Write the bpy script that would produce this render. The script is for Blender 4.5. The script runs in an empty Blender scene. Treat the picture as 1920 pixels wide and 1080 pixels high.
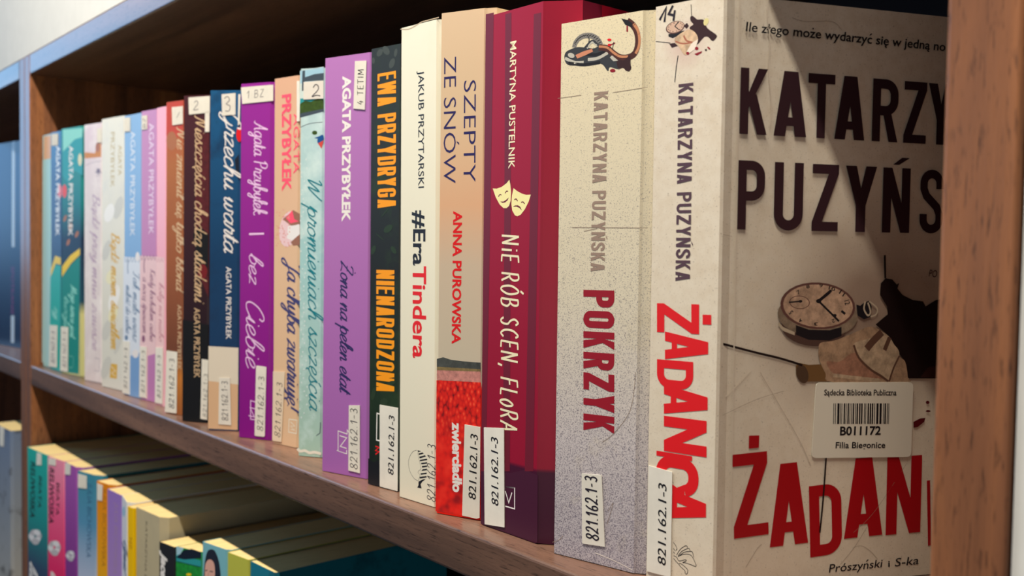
import bpy, bmesh, math, random
from mathutils import Vector, Matrix

scene = bpy.context.scene
COL = scene.collection
MM = 0.001
R = math.radians


def lin(c):
    """8-bit sRGB triple -> linear RGBA"""
    out = []
    for v in c:
        v = v / 255.0
        out.append(v / 12.92 if v <= 0.04045 else ((v + 0.055) / 1.055) ** 2.4)
    return (*out, 1.0)


# ------------------------------------------------------------------ camera
cam = bpy.data.cameras.new('camera')
cam.sensor_width = 36.0
cam.lens = 36.0 * 1771.6 / 1920.0
cam.clip_start = 0.01
cam.dof.use_dof = True
cam.dof.focus_distance = 0.365
cam.dof.aperture_fstop = 15.0
camo = bpy.data.objects.new('camera', cam)
COL.objects.link(camo)
_yaw, _pitch, _roll = R(49.4), R(2.177), R(0.8725)
_d = Vector((-math.sin(_yaw) * math.cos(_pitch), math.cos(_yaw) * math.cos(_pitch), -math.sin(_pitch)))
_r = Vector((math.cos(_yaw), math.sin(_yaw), 0))
_u = _r.cross(_d)
_r2 = math.cos(_roll) * _r + math.sin(_roll) * _u
_u2 = -math.sin(_roll) * _r + math.cos(_roll) * _u
camo.matrix_world = Matrix(((_r2.x, _u2.x, -_d.x, 0.0), (_r2.y, _u2.y, -_d.y, -0.228),
                            (_r2.z, _u2.z, -_d.z, 0.11112), (0, 0, 0, 1)))
scene.camera = camo

# ------------------------------------------------------------------ world, lights, exposure
world = bpy.data.worlds.new('world')
scene.world = world
world.use_nodes = True
world.node_tree.nodes['Background'].inputs[0].default_value = (0.6, 0.7, 1.0, 1)
world.node_tree.nodes['Background'].inputs[1].default_value = 0.05


def area(name, loc, target, sx, sy, power, color):
    l = bpy.data.lights.new(name, 'AREA')
    l.shape = 'RECTANGLE'
    l.size, l.size_y = sx, sy
    l.energy = power
    l.color = color
    o = bpy.data.objects.new(name, l)
    COL.objects.link(o)
    o.location = loc
    o.rotation_euler = (Vector(target) - Vector(loc)).to_track_quat('-Z', 'Y').to_euler()
    return o


# the strip lamp that runs along the bookcase, above and in front of it
area('bookcase_lamp', (-0.36, -0.246, 0.785), (-0.36, 0.05, 0.0), 0.98, 0.012, 12.6, (1.0, 0.92, 0.80))
# daylight from a tall window far to the left, cool
area('window_daylight', (-3.0, -0.85, 0.85), (-0.9, -0.2, 0.3), 1.3, 1.6, 21.0, (0.31, 0.62, 1.0))
# unseen cool fill, added to lighten the spines and the bay interior
area('cool_fill', (-1.7, -2.5, 0.45), (-0.6, 0, 0.1), 1.2, 1.0, 4.5, (0.82, 0.89, 1.0))
area('warm_fill', (0.9, -1.7, 0.02), (-0.3, 0, 0.1), 1.2, 0.8, 4.0, (1.0, 0.93, 0.84))  # unseen warm fill, added to lift the shaded front cover

vs = scene.view_settings
vs.view_transform = 'Standard'
vs.look = 'None'
vs.gamma = 1.0
vs.use_curve_mapping = False
vs.exposure = 0.32

# ------------------------------------------------------------------ materials
PAL = dict(
    ink=(24, 22, 26), pen=(38, 34, 46), pencil=(120, 116, 120), label=(240, 235, 222), label2=(226, 221, 204), labelclear=(232, 212, 186),
    white=(246, 242, 236), cream=(246, 236, 200), red=(214, 30, 36), darkred=(146, 22, 40), blood=(134, 20, 38), blood2=(84, 16, 24),
    plum=(84, 62, 72), coverplum=(50, 30, 36), coverplum2=(70, 44, 44), coverred=(158, 12, 24), taupe=(156, 136, 122), orange=(246, 162, 22),
    indigo=(44, 40, 92), black=(16, 16, 18), stain1=(222, 204, 188), stainc=(166, 142, 122), stainc2=(150, 124, 108), watchrim=(96, 66, 60),
    dial=(214, 182, 160), dial2=(204, 172, 146), leafdark=(52, 28, 30), leafblack=(26, 14, 15), leafbrown=(54, 32, 30), petalyellow=(228, 218, 160),
    petal=(236, 204, 170), petallight=(246, 232, 216), petalshade=(170, 110, 88), case=(150, 132, 112), caselight=(188, 172, 150), caseshadow=(80, 60, 54),
    cloth=(182, 152, 124), clothpink=(172, 128, 106), clothlight=(200, 176, 148), clothshade=(92, 66, 54), twig=(112, 84, 54), twigend=(78, 60, 46),
    scratch=(150, 132, 116), crease=(226, 214, 196), creaselight=(236, 228, 220), creasedark=(196, 178, 148),
    rope=(54, 56, 60), ropelight=(196, 192, 180), ropegrey=(132, 128, 122), hookcopper=(206, 142, 112), hookbrown=(74, 40, 34), hooklight=(198, 140, 104),
    purpledark=(66, 20, 44), stripe=(104, 22, 42), maskcream=(250, 240, 176), treeline=(84, 88, 84), field=(150, 130, 90), pinktulip=(226, 160, 150),
    greyline=(130, 126, 120), leafgreen=(38, 54, 30), leafgrey=(66, 72, 66), mintwhite=(214, 228, 222), sky=(170, 208, 222), slate=(70, 82, 92),
    turq=(52, 152, 156), hedge=(70, 96, 44), bluebird=(30, 84, 140), redbird=(206, 84, 74), teal=(28, 130, 140), dot=(226, 240, 236), paperwhite=(244, 240, 224),
    pinktext=(240, 88, 112), palepink=(236, 204, 206), skinbrown=(150, 104, 84), palewhite=(240, 234, 232), confetti=(222, 150, 140), inkblue=(64, 62, 110),
    palepurple=(240, 206, 240), sand=(222, 186, 150), creambox=(232, 222, 202), navydark=(18, 28, 44), wine=(92, 34, 38), wine2=(110, 30, 34), tan=(214, 184, 148),
    rust=(186, 74, 54), brownlight=(170, 112, 76), palerose=(244, 206, 204), rosegrey=(196, 130, 140), plumgrey=(140, 88, 116), palelilac=(240, 224, 240),
    mauve=(190, 130, 178), paleblue=(226, 232, 240), bluegrey=(104, 128, 156), blueband=(128, 164, 206), creamgrey=(214, 212, 202), creamlight=(248, 246, 240),
    yellowcream=(242, 236, 200), gold=(196, 176, 120), gold2=(220, 180, 84), amber=(204, 138, 52), mauvegrey=(160, 148, 160), mauve2=(178, 150, 176), plumdark=(84, 66, 96),
    mint=(150, 216, 202), palegold=(226, 220, 180), yellow=(240, 206, 40), tealgreen=(28, 134, 124), tealbright=(44, 172, 158), coral=(224, 84, 74), peach=(232, 184, 138), icemint=(186, 226, 226),
    petalwhite=(240, 238, 238), petalgrey=(200, 196, 198), denim=(58, 96, 130), ochre=(176, 122, 30), taupedark=(110, 100, 84), grass=(40, 156, 70), hairdark=(30, 36, 50),
    skin=(222, 176, 160), whiteblue=(196, 214, 230), magenta=(130, 60, 120), tulip=(226, 40, 26))
_mats = {}


def vivid(c):
    y = 0.3 * c[0] + 0.59 * c[1] + 0.11 * c[2]
    return tuple(min(255, max(0, int(0.95 * (y + (v - y) * 1.14)))) for v in c)



def principled(name, rough=0.5, spec=0.4):
    m = bpy.data.materials.new(name)
    m.use_nodes = True
    b = m.node_tree.nodes['Principled BSDF']
    b.inputs['Roughness'].default_value = rough
    b.inputs['Specular IOR Level'].default_value = spec
    return m, m.node_tree, b


def ramp(nt, fac, stops, mode='LINEAR'):
    n = nt.nodes.new('ShaderNodeValToRGB')
    n.color_ramp.interpolation = mode
    el = n.color_ramp.elements
    while len(el) < len(stops):
        el.new(0.5)
    for e, (p, c) in zip(el, stops):
        e.position = p
        e.color = lin(c) if len(c) == 3 else c
    nt.links.new(fac, n.inputs[0])
    return n.outputs[0]


def mix(nt, fac, a, b):
    n = nt.nodes.new('ShaderNodeMix')
    n.data_type = 'RGBA'
    for sock, v in ((n.inputs[0], fac), (n.inputs[6], a), (n.inputs[7], b)):
        if isinstance(v, (tuple, float, int)):
            sock.default_value = v
        else:
            nt.links.new(v, sock)
    return n.outputs[2]


def math_(nt, op, a, b=None):
    n = nt.nodes.new('ShaderNodeMath')
    n.operation = op
    for sock, v in zip(n.inputs, (a, b)):
        if v is None:
            continue
        if isinstance(v, (float, int)):
            sock.default_value = v
        else:
            nt.links.new(v, sock)
    return n.outputs[0]


def objco(nt, scale=(1, 1, 1)):
    t = nt.nodes.new('ShaderNodeTexCoord')
    m = nt.nodes.new('ShaderNodeMapping')
    m.inputs['Scale'].default_value = scale
    nt.links.new(t.outputs['Object'], m.inputs['Vector'])
    return m.outputs[0]


def noise(nt, vec, scale, detail=4, rough=0.6, dist=0.0):
    n = nt.nodes.new('ShaderNodeTexNoise')
    n.inputs['Scale'].default_value = scale
    n.inputs['Detail'].default_value = detail
    n.inputs['Roughness'].default_value = rough
    n.inputs['Distortion'].default_value = dist
    nt.links.new(vec, n.inputs['Vector'])
    return n.outputs['Fac']


BW = ((0, 0, 0, 1), (1, 1, 1, 1))


def pmat(name):
    """material of a printed or written colour"""
    if name in _mats:
        return _mats[name]
    ro, sp = (0.75, 0.2) if name.startswith('label') or name in ('pen', 'pencil') else (0.42, 0.4)
    m, nt, b = principled('print_' + name, ro, sp)
    c = vivid(PAL[name])
    if name == 'tulip':
        v = nt.nodes.new('ShaderNodeTexVoronoi')
        v.inputs['Scale'].default_value = 620
        v.inputs['Randomness'].default_value = 1.0
        nt.links.new(objco(nt, (1, 1, 0.62)), v.inputs['Vector'])
        big = noise(nt, objco(nt), 120, 2)
        c1 = ramp(nt, v.outputs['Distance'], [(0.05, (252, 92, 58)), (0.35, (230, 40, 26)), (0.62, (206, 28, 22)), (0.85, (120, 16, 20))])
        c2 = ramp(nt, big, [(0.30, (150, 20, 24)), (0.48, (228, 34, 24)), (0.7, (246, 60, 42))])
        t = nt.nodes.new('ShaderNodeTexCoord')
        s = nt.nodes.new('ShaderNodeSeparateXYZ')
        nt.links.new(t.outputs['Object'], s.inputs[0])
        f = ramp(nt, math_(nt, 'MULTIPLY', s.outputs['Z'], 1 / 0.06), [(0.45, BW[1]), (0.75, BW[0])])
        nt.links.new(mix(nt, f, c1, c2), b.inputs['Base Color'])
    elif name in ('stainc', 'stainc2', 'stain1'):
        vec = objco(nt)
        f = noise(nt, vec, 90, 6)
        base = {'stainc': (176, 156, 136), 'stainc2': (164, 140, 122), 'stain1': (228, 214, 198)}[name]
        nt.links.new(ramp(nt, f, [(0.3, tuple(int(v * 0.84) for v in base)), (0.7, base)]), b.inputs['Base Color'])
    elif name in ('cloth', 'clothlight', 'clothpink', 'dial2', 'case', 'leafblack', 'petal', 'hedge', 'wine', 'label', 'treeline', 'field', 'pinktulip', 'grass'):
        f = noise(nt, objco(nt), 320 if name != 'label' else 60, 5, 0.7)
        k = 0.72 if name != 'label' else 0.95
        nt.links.new(ramp(nt, f, [(0.32, tuple(int(v * k) for v in c)), (0.66, c)]), b.inputs['Base Color'])
    else:
        b.inputs['Base Color'].default_value = lin(c)
    _mats[name] = m
    return m


def wood(name, axis, dark, mid, light, seed, rough=0.42):
    m, nt, b = principled(name, rough, 0.36)
    sc = {'x': (0.055, 1, 1), 'z': (1, 1, 0.055)}[axis]
    vec = objco(nt, sc)
    n1 = noise(nt, vec, 34, 6, 0.62, 0.6)
    col = ramp(nt, n1, [(0.28, dark), (0.5, mid), (0.74, light)])
    vec2 = objco(nt, {'x': (0.10, 1, 1), 'z': (1, 1, 0.10)}[axis])
    n2 = noise(nt, vec2, 1100, 3, 0.6)
    pores = ramp(nt, n2, [(0.30, (0.75, 0.75, 0.75, 1)), (0.45, BW[0])])
    col = mix(nt, pores, col, lin(tuple(int(v * 0.6) for v in dark)))
    nt.links.new(col, b.inputs['Base Color'])
    bp = nt.nodes.new('ShaderNodeBump')
    bp.inputs['Strength'].default_value = 0.15
    bp.inputs['Distance'].default_value = 0.0004
    nt.links.new(n2, bp.inputs['Height'])
    nt.links.new(bp.outputs[0], b.inputs['Normal'])
    return m


WOOD_X = wood('walnut_along', 'x', (66, 51, 44), (112, 83, 68), (144, 107, 85), 1, 0.30)
WOOD_Z = wood('walnut_upright', 'z', (66, 43, 34), (130, 84, 56), (180, 116, 68), 2, 0.36)
m_, nt_, b_ = principled('dark_backboard', 0.8, 0.1)
b_.inputs['Base Color'].default_value = lin((46, 48, 58))
BACKM = m_
m_, nt_, b_ = principled('haze_blue_backboard', 0.7, 0.2)
b_.inputs['Base Color'].default_value = lin((104, 130, 162))  # blue haze glow of the left bay, put into the board's colour
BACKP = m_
m_, nt_, b_ = principled('white_wall_paint', 0.85, 0.1)
nt_.links.new(ramp(nt_, noise(nt_, objco(nt_), 60, 4), [(0.3, (220, 219, 212)), (0.7, (226, 225, 218))]), b_.inputs['Base Color'])
WALLM = m_
m_, nt_, b_ = principled('grey_floor', 0.6, 0.3)
nt_.links.new(ramp(nt_, noise(nt_, objco(nt_), 8, 5), [(0.3, (120, 112, 104)), (0.7, (140, 132, 122))]), b_.inputs['Base Color'])
FLOORM = m_


def page_mat(name, c):
    m, nt, b = principled(name, 0.9, 0.05)
    vec = objco(nt, (1, 0.02, 0.02))
    f = noise(nt, vec, 2600, 2)
    nt.links.new(ramp(nt, f, [(0.3, tuple(int(v * 0.86) for v in c)), (0.7, c)]), b.inputs['Base Color'])
    return m


PAGE_WHITE = page_mat('cream_pages', (240, 228, 190))
PAGE_YELLOW = page_mat('yellowed_pages', (244, 214, 148))


def cover_mat(key, h, stops, mottle=None, speck=None, ystripes=None, rough=0.36, stains=()):
    """printed card cover: colour by height, optional mottling and speckles"""
    m, nt, b = principled('cover_' + key, rough, 0.28)
    stops = [(p, vivid(c)) for p, c in stops]
    t = nt.nodes.new('ShaderNodeTexCoord')
    s = nt.nodes.new('ShaderNodeSeparateXYZ')
    nt.links.new(t.outputs['Object'], s.inputs[0])
    zf = math_(nt, 'MULTIPLY', s.outputs['Z'], 1.0 / (h * MM))
    col = ramp(nt, zf, stops)
    vec = t.outputs['Object']
    if mottle:
        c2, scale, lo, hi = mottle
        f = ramp(nt, noise(nt, vec, scale, 6, 0.65), [(lo, BW[0]), (hi, BW[1])])
        col = mix(nt, f, col, lin(c2))
    if speck:
        c2, scale, thr, grow = speck
        f = noise(nt, vec, scale, 3, 0.75)
        if grow:
            g = ramp(nt, zf, [(0.05, (0.10, 0.10, 0.10, 1)), (0.75, BW[0])])
            f = math_(nt, 'ADD', f, g)
        f = ramp(nt, f, [(thr, BW[0]), (thr + 0.09, (0.75, 0.75, 0.75, 1))])
        col = mix(nt, f, col, lin(c2))
    for cen, rad, c2 in stains:
        d = nt.nodes.new('ShaderNodeVectorMath')
        d.operation = 'DISTANCE'
        nt.links.new(vec, d.inputs[0])
        d.inputs[1].default_value = Vector(cen) * MM
        f = math_(nt, 'ADD', math_(nt, 'MULTIPLY', d.outputs['Value'], 0.78 / (rad * MM)), math_(nt, 'MULTIPLY', noise(nt, vec, 60, 6), 0.4))
        f = ramp(nt, f, [(0.40, (0.85, 0.85, 0.85, 1)), (1.0, BW[0])])
        col = mix(nt, f, col, lin(c2))
    if ystripes:
        f = ramp(nt, math_(nt, 'MULTIPLY', s.outputs['Y'], 1 / 0.1), ystripes, 'CONSTANT')
        col = mix(nt, f, col, lin((96, 20, 42)))
    nt.links.new(col, b.inputs['Base Color'])
    return m


# ------------------------------------------------------------------ mesh helpers
def link_mesh(name, verts, faces, mats, parent=None, fmat=None, kind=None):
    me = bpy.data.meshes.new(name)
    me.from_pydata(verts, [], faces)
    for m in mats:
        me.materials.append(m)
    if fmat:
        for p, i in zip(me.polygons, fmat):
            p.material_index = i
    me.update()
    o = bpy.data.objects.new(name, me)
    COL.objects.link(o)
    if parent is not None:
        o.parent = parent
    if kind:
        o['kind'] = kind
    return o


def box(name, x0, x1, y0, y1, z0, z1, mat, parent=None, bevel=0.0, kind=None, origin=(0, 0, 0)):
    """box in millimetres, arris optionally rounded"""
    bm = bmesh.new()
    bmesh.ops.create_cube(bm, size=1.0)
    for v in bm.verts:
        v.co = Vector(((x0 + x1) / 2 + v.co.x * (x1 - x0), (y0 + y1) / 2 + v.co.y * (y1 - y0),
                       (z0 + z1) / 2 + v.co.z * (z1 - z0))) * MM - Vector(origin) * MM
    if bevel:
        bmesh.ops.bevel(bm, geom=list(bm.edges), offset=bevel * MM, segments=3, profile=0.5, affect='EDGES')
    me = bpy.data.meshes.new(name)
    bm.to_mesh(me)
    bm.free()
    me.materials.append(mat)
    o = bpy.data.objects.new(name, me)
    COL.objects.link(o)
    if parent is not None:
        o.parent = parent
    if kind:
        o['kind'] = kind
    return o


def thing(name, label, cat, loc, group=None):
    o = bpy.data.objects.new(name, None)
    o.empty_display_size = 0.02
    COL.objects.link(o)
    o.location = Vector(loc) * MM
    o['label'] = label
    o['category'] = cat
    if group:
        o['group'] = group
    return o


def catmull(pts, n=5):
    if len(pts) < 3:
        return list(pts)
    P = [pts[0]] + list(pts) + [pts[-1]]
    if abs(pts[0][0] - pts[-1][0]) + abs(pts[0][1] - pts[-1][1]) < 1e-6:
        P = [pts[-2]] + list(pts) + [pts[1]]
    out = []
    for i in range(1, len(P) - 2):
        a, b, c, d = P[i - 1], P[i], P[i + 1], P[i + 2]
        for j in range(n):
            t = j / n
            out.append(tuple(0.5 * (2 * b[k] + (c[k] - a[k]) * t + (2 * a[k] - 5 * b[k] + 4 * c[k] - d[k]) * t * t
                                    + (3 * b[k] - a[k] - 3 * c[k] + d[k]) * t ** 3) for k in (0, 1)))
    out.append(tuple(P[-2]))
    return out


def ribbon(pts, w, vary=0.0, miter=True):
    """stroke of width w along a 2-D path -> list of quads"""
    pts = [p for i, p in enumerate(pts) if i == 0 or abs(p[0] - pts[i - 1][0]) + abs(p[1] - pts[i - 1][1]) > 1e-5]
    n = len(pts)
    if n < 2:
        return []
    closed = n > 3 and abs(pts[0][0] - pts[-1][0]) + abs(pts[0][1] - pts[-1][1]) < 1e-5
    L, Rr = [], []
    for i in range(n):
        def dirv(a, b):
            l = math.hypot(b[0] - a[0], b[1] - a[1])
            return ((b[0] - a[0]) / l, (b[1] - a[1]) / l)
        if closed and i in (0, n - 1):
            d0, d1 = dirv(pts[-2], pts[-1]), dirv(pts[0], pts[1])
        else:
            d0 = dirv(pts[i - 1], pts[i]) if i > 0 else dirv(pts[0], pts[1])
            d1 = dirv(pts[i], pts[i + 1]) if i < n - 1 else d0
        nx, ny = -(d0[1] + d1[1]), d0[0] + d1[0]
        l = math.hypot(nx, ny)
        if l < 1e-6:
            nx, ny, l = -d1[1], d1[0], 1.0
        nx, ny = nx / l, ny / l
        c = max(0.5, abs(nx * -d1[1] + ny * d1[0]))
        hw = w / 2
        if vary:
            hw *= (1 - vary) + 1.25 * vary * abs(d1[1] + d0[1]) / 2
        hw /= c
        L.append((pts[i][0] + nx * hw, pts[i][1] + ny * hw))
        Rr.append((pts[i][0] - nx * hw, pts[i][1] - ny * hw))
    return [[L[i], Rr[i], Rr[i + 1], L[i + 1]] for i in range(n - 1)]


# ------------------------------------------------------------------ lettering
def arc(cx, cy, rx, ry, a0, a1, n=8):
    return [(cx + rx * math.cos(R(a0 + (a1 - a0) * i / n)), cy + ry * math.sin(R(a0 + (a1 - a0) * i / n))) for i in range(n + 1)]


REL = dict(I=0.42, M=1.35, W=1.45, E=0.86, F=0.84, L=0.84, T=0.92, J=0.8)


def block_glyph(ch, W, H, T):
    """condensed grotesque capital in a W x H box with stem T -> polygons"""
    base = {'Ń': 'N', 'Ż': 'Z', 'Ą': 'A', 'Ó': 'O'}.get(ch, ch)
    a = T / 2
    r = min(W / 2 - a, H / 4)
    P = []
    rect = lambda x0, y0, x1, y1: P.append([(x0, y0), (x1, y0), (x1, y1), (x0, y1)])
    st = lambda pts: P.extend(ribbon(pts, T))
    D = T * 1.12
    if base in 'IEFLTH':
        if base == 'I':
            rect(W / 2 - a, 0, W / 2 + a, H)
        elif base == 'T':
            rect(W / 2 - a, 0, W / 2 + a, H)
            rect(0, H - T, W, H)
        elif base == 'H':
            rect(0, 0, T, H); rect(W - T, 0, W, H); rect(T, H / 2 - a, W - T, H / 2 + a)
        else:
            rect(0, 0, T, H)
            if base in 'EF':
                rect(T, H - T, W, H); rect(T, H * 0.54 - a, W * 0.92, H * 0.54 + a)
            if base in 'EL':
                rect(T, 0, W, T)
    elif base == 'K':
        rect(0, 0, T, H)
        P.append([(T * 0.9, H * 0.36), (T * 0.9, H * 0.60), (W - D, H), (W, H)])
        P.append([(W - D * 1.02, 0), (W, 0), (W * 0.42 + T * 0.55, H * 0.62), (T * 0.98, H * 0.50)])
    elif base == 'A':
        m = W / 2
        P.append([(0, 0), (D, 0), (m + D * 0.38, H), (m - D * 0.62, H)])
        P.append([(W, 0), (W - D, 0), (m - D * 0.38, H), (m + D * 0.62, H)])
        rect(W * 0.2, H * 0.16, W * 0.8, H * 0.16 + T * 0.75)
    elif base == 'Z':
        rect(0, H - T, W, H); rect(0, 0, W, T)
        P.append([(0, T * 0.95), (D * 1.1, T * 0.95), (W, H - T * 0.95), (W - D * 1.1, H - T * 0.95)])
    elif base == 'N':
        rect(0, 0, T, H); rect(W - T, 0, W, H)
        P.append([(0, H), (T * 1.05, H), (W, 0), (W - T * 1.05, 0)])
    elif base == 'Y':
        m = W / 2
        rect(m - a, 0, m + a, H * 0.45)
        P.append([(m - a, H * 0.40), (m + a * 0.6, H * 0.46), (D, H), (0, H)])
        P.append([(m + a, H * 0.40), (m - a * 0.6, H * 0.46), (W - D, H), (W, H)])
    elif base == 'W':
        q = W / 4
        for x0, x1 in ((0, q), (2 * q, q), (2 * q, 3 * q), (4 * q, 3 * q)):
            s = min(D * 0.9, W * 0.26)
            xt = min(max(x0, s / 2), W - s / 2)
            P.append([(x1 - s / 2, 0), (x1 + s / 2, 0), (xt + s / 2, H), (xt - s / 2, H)])
    elif base in 'PRDB':
        rect(0, 0, T, H)
        if base == 'D':
            st([(T * 0.5, H - a)] + arc(W - a - r, H - a - r, r, r, 90, 0) + arc(W - a - r, a + r, r, r, 0, -90) + [(T * 0.5, a)])
        else:
            lo = H * 0.42
            rr = min(r, (H - lo - T) / 2)
            st([(T * 0.5, H - a)] + arc(W - a - rr, H - a - rr, rr, rr, 90, 0) + arc(W - a - rr, lo + a + rr, rr, rr, 0, -90) + [(T * 0.5, lo + a)])
            if base == 'R':
                P.append([(W - D, 0), (W, 0), (W * 0.52 + T * 0.6, lo + T * 0.5), (W * 0.52 - T * 0.4, lo + T * 0.5)])
    elif base in 'OGCUJS':
        if base == 'O':
            pts = arc(W - a - r, H - a - r, r, r, 0, 90) + arc(a + r, H - a - r, r, r, 90, 180) + arc(a + r, a + r, r, r, 180, 270) + arc(W - a - r, a + r, r, r, 270, 360)
            st(pts + [pts[0]])
        elif base in 'CG':
            pts = [(W - a, H * 0.68)] + arc(W - a - r, H - a - r, r, r, 0, 90) + arc(a + r, H - a - r, r, r, 90, 180) + arc(a + r, a + r, r, r, 180, 270) + arc(W - a - r, a + r, r, r, 270, 360)
            st(pts + [(W - a, H * (0.34 if base == 'C' else 0.5))])
            if base == 'G':
                rect(W * 0.5, H * 0.5 - a, W, H * 0.5 + a)
        elif base == 'U':
            st([(a, H)] + arc(a + r, a + r, r, r, 180, 270) + arc(W - a - r, a + r, r, r, 270, 360) + [(W - a, H)])
        elif base == 'J':
            st([(W - a, H)] + arc(W - a - r, a + r, r, r, 0, -90) + arc(a + r, a + r, r, r, 270, 180))
        else:
            st([(W - a, H * 0.70)] + arc(W - a - r, H - a - r, r, r, 0, 90) + arc(a + r, H - a - r, r, r, 90, 180)
               + [(a, H * 0.70), (a + r * 0.35, H * 0.585), (W - a - r * 0.35, H * 0.415), (W - a, H * 0.30)]
               + arc(W - a - r, a + r, r, r, 0, -90) + arc(a + r, a + r, r, r, 270, 180) + [(a, H * 0.30)])
    if ch == 'Ń':
        P.append([(W * 0.35, H * 1.05), (W * 0.35 + T * 0.7, H * 1.05), (W * 0.95, H * 1.16), (W * 0.95 - T * 0.9, H * 1.16)])
    if ch == 'Ż':
        P.append([(W / 2 - a * 1.1, H * 1.08), (W / 2 + a * 1.1, H * 1.08), (W / 2 + a * 1.1, H * 1.08 + T * 1.1), (W / 2 - a * 1.1, H * 1.08 + T * 1.1)])
    return P


def block_text(txt, L, H, th):
    if len(txt) == 1:
        return block_glyph(txt, L, H, th * min(L * 1.0, H))
    gap = 0.22
    ws = [0.5 if c == ' ' else REL.get(c, 1.0) for c in txt]
    u = L / (sum(ws) + gap * (len(txt) - 1))
    x = 0.0
    out = []
    for c, w in zip(txt, ws):
        if c != ' ':
            T = th * H
            Wd = w * u if c != 'I' else max(w * u, T)
            out += [[(p[0] + x, p[1]) for p in poly] for poly in block_glyph(c, Wd, H, min(T, Wd * 0.40 if c != 'I' else T))]
        x += (w + gap) * u
    return out


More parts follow.
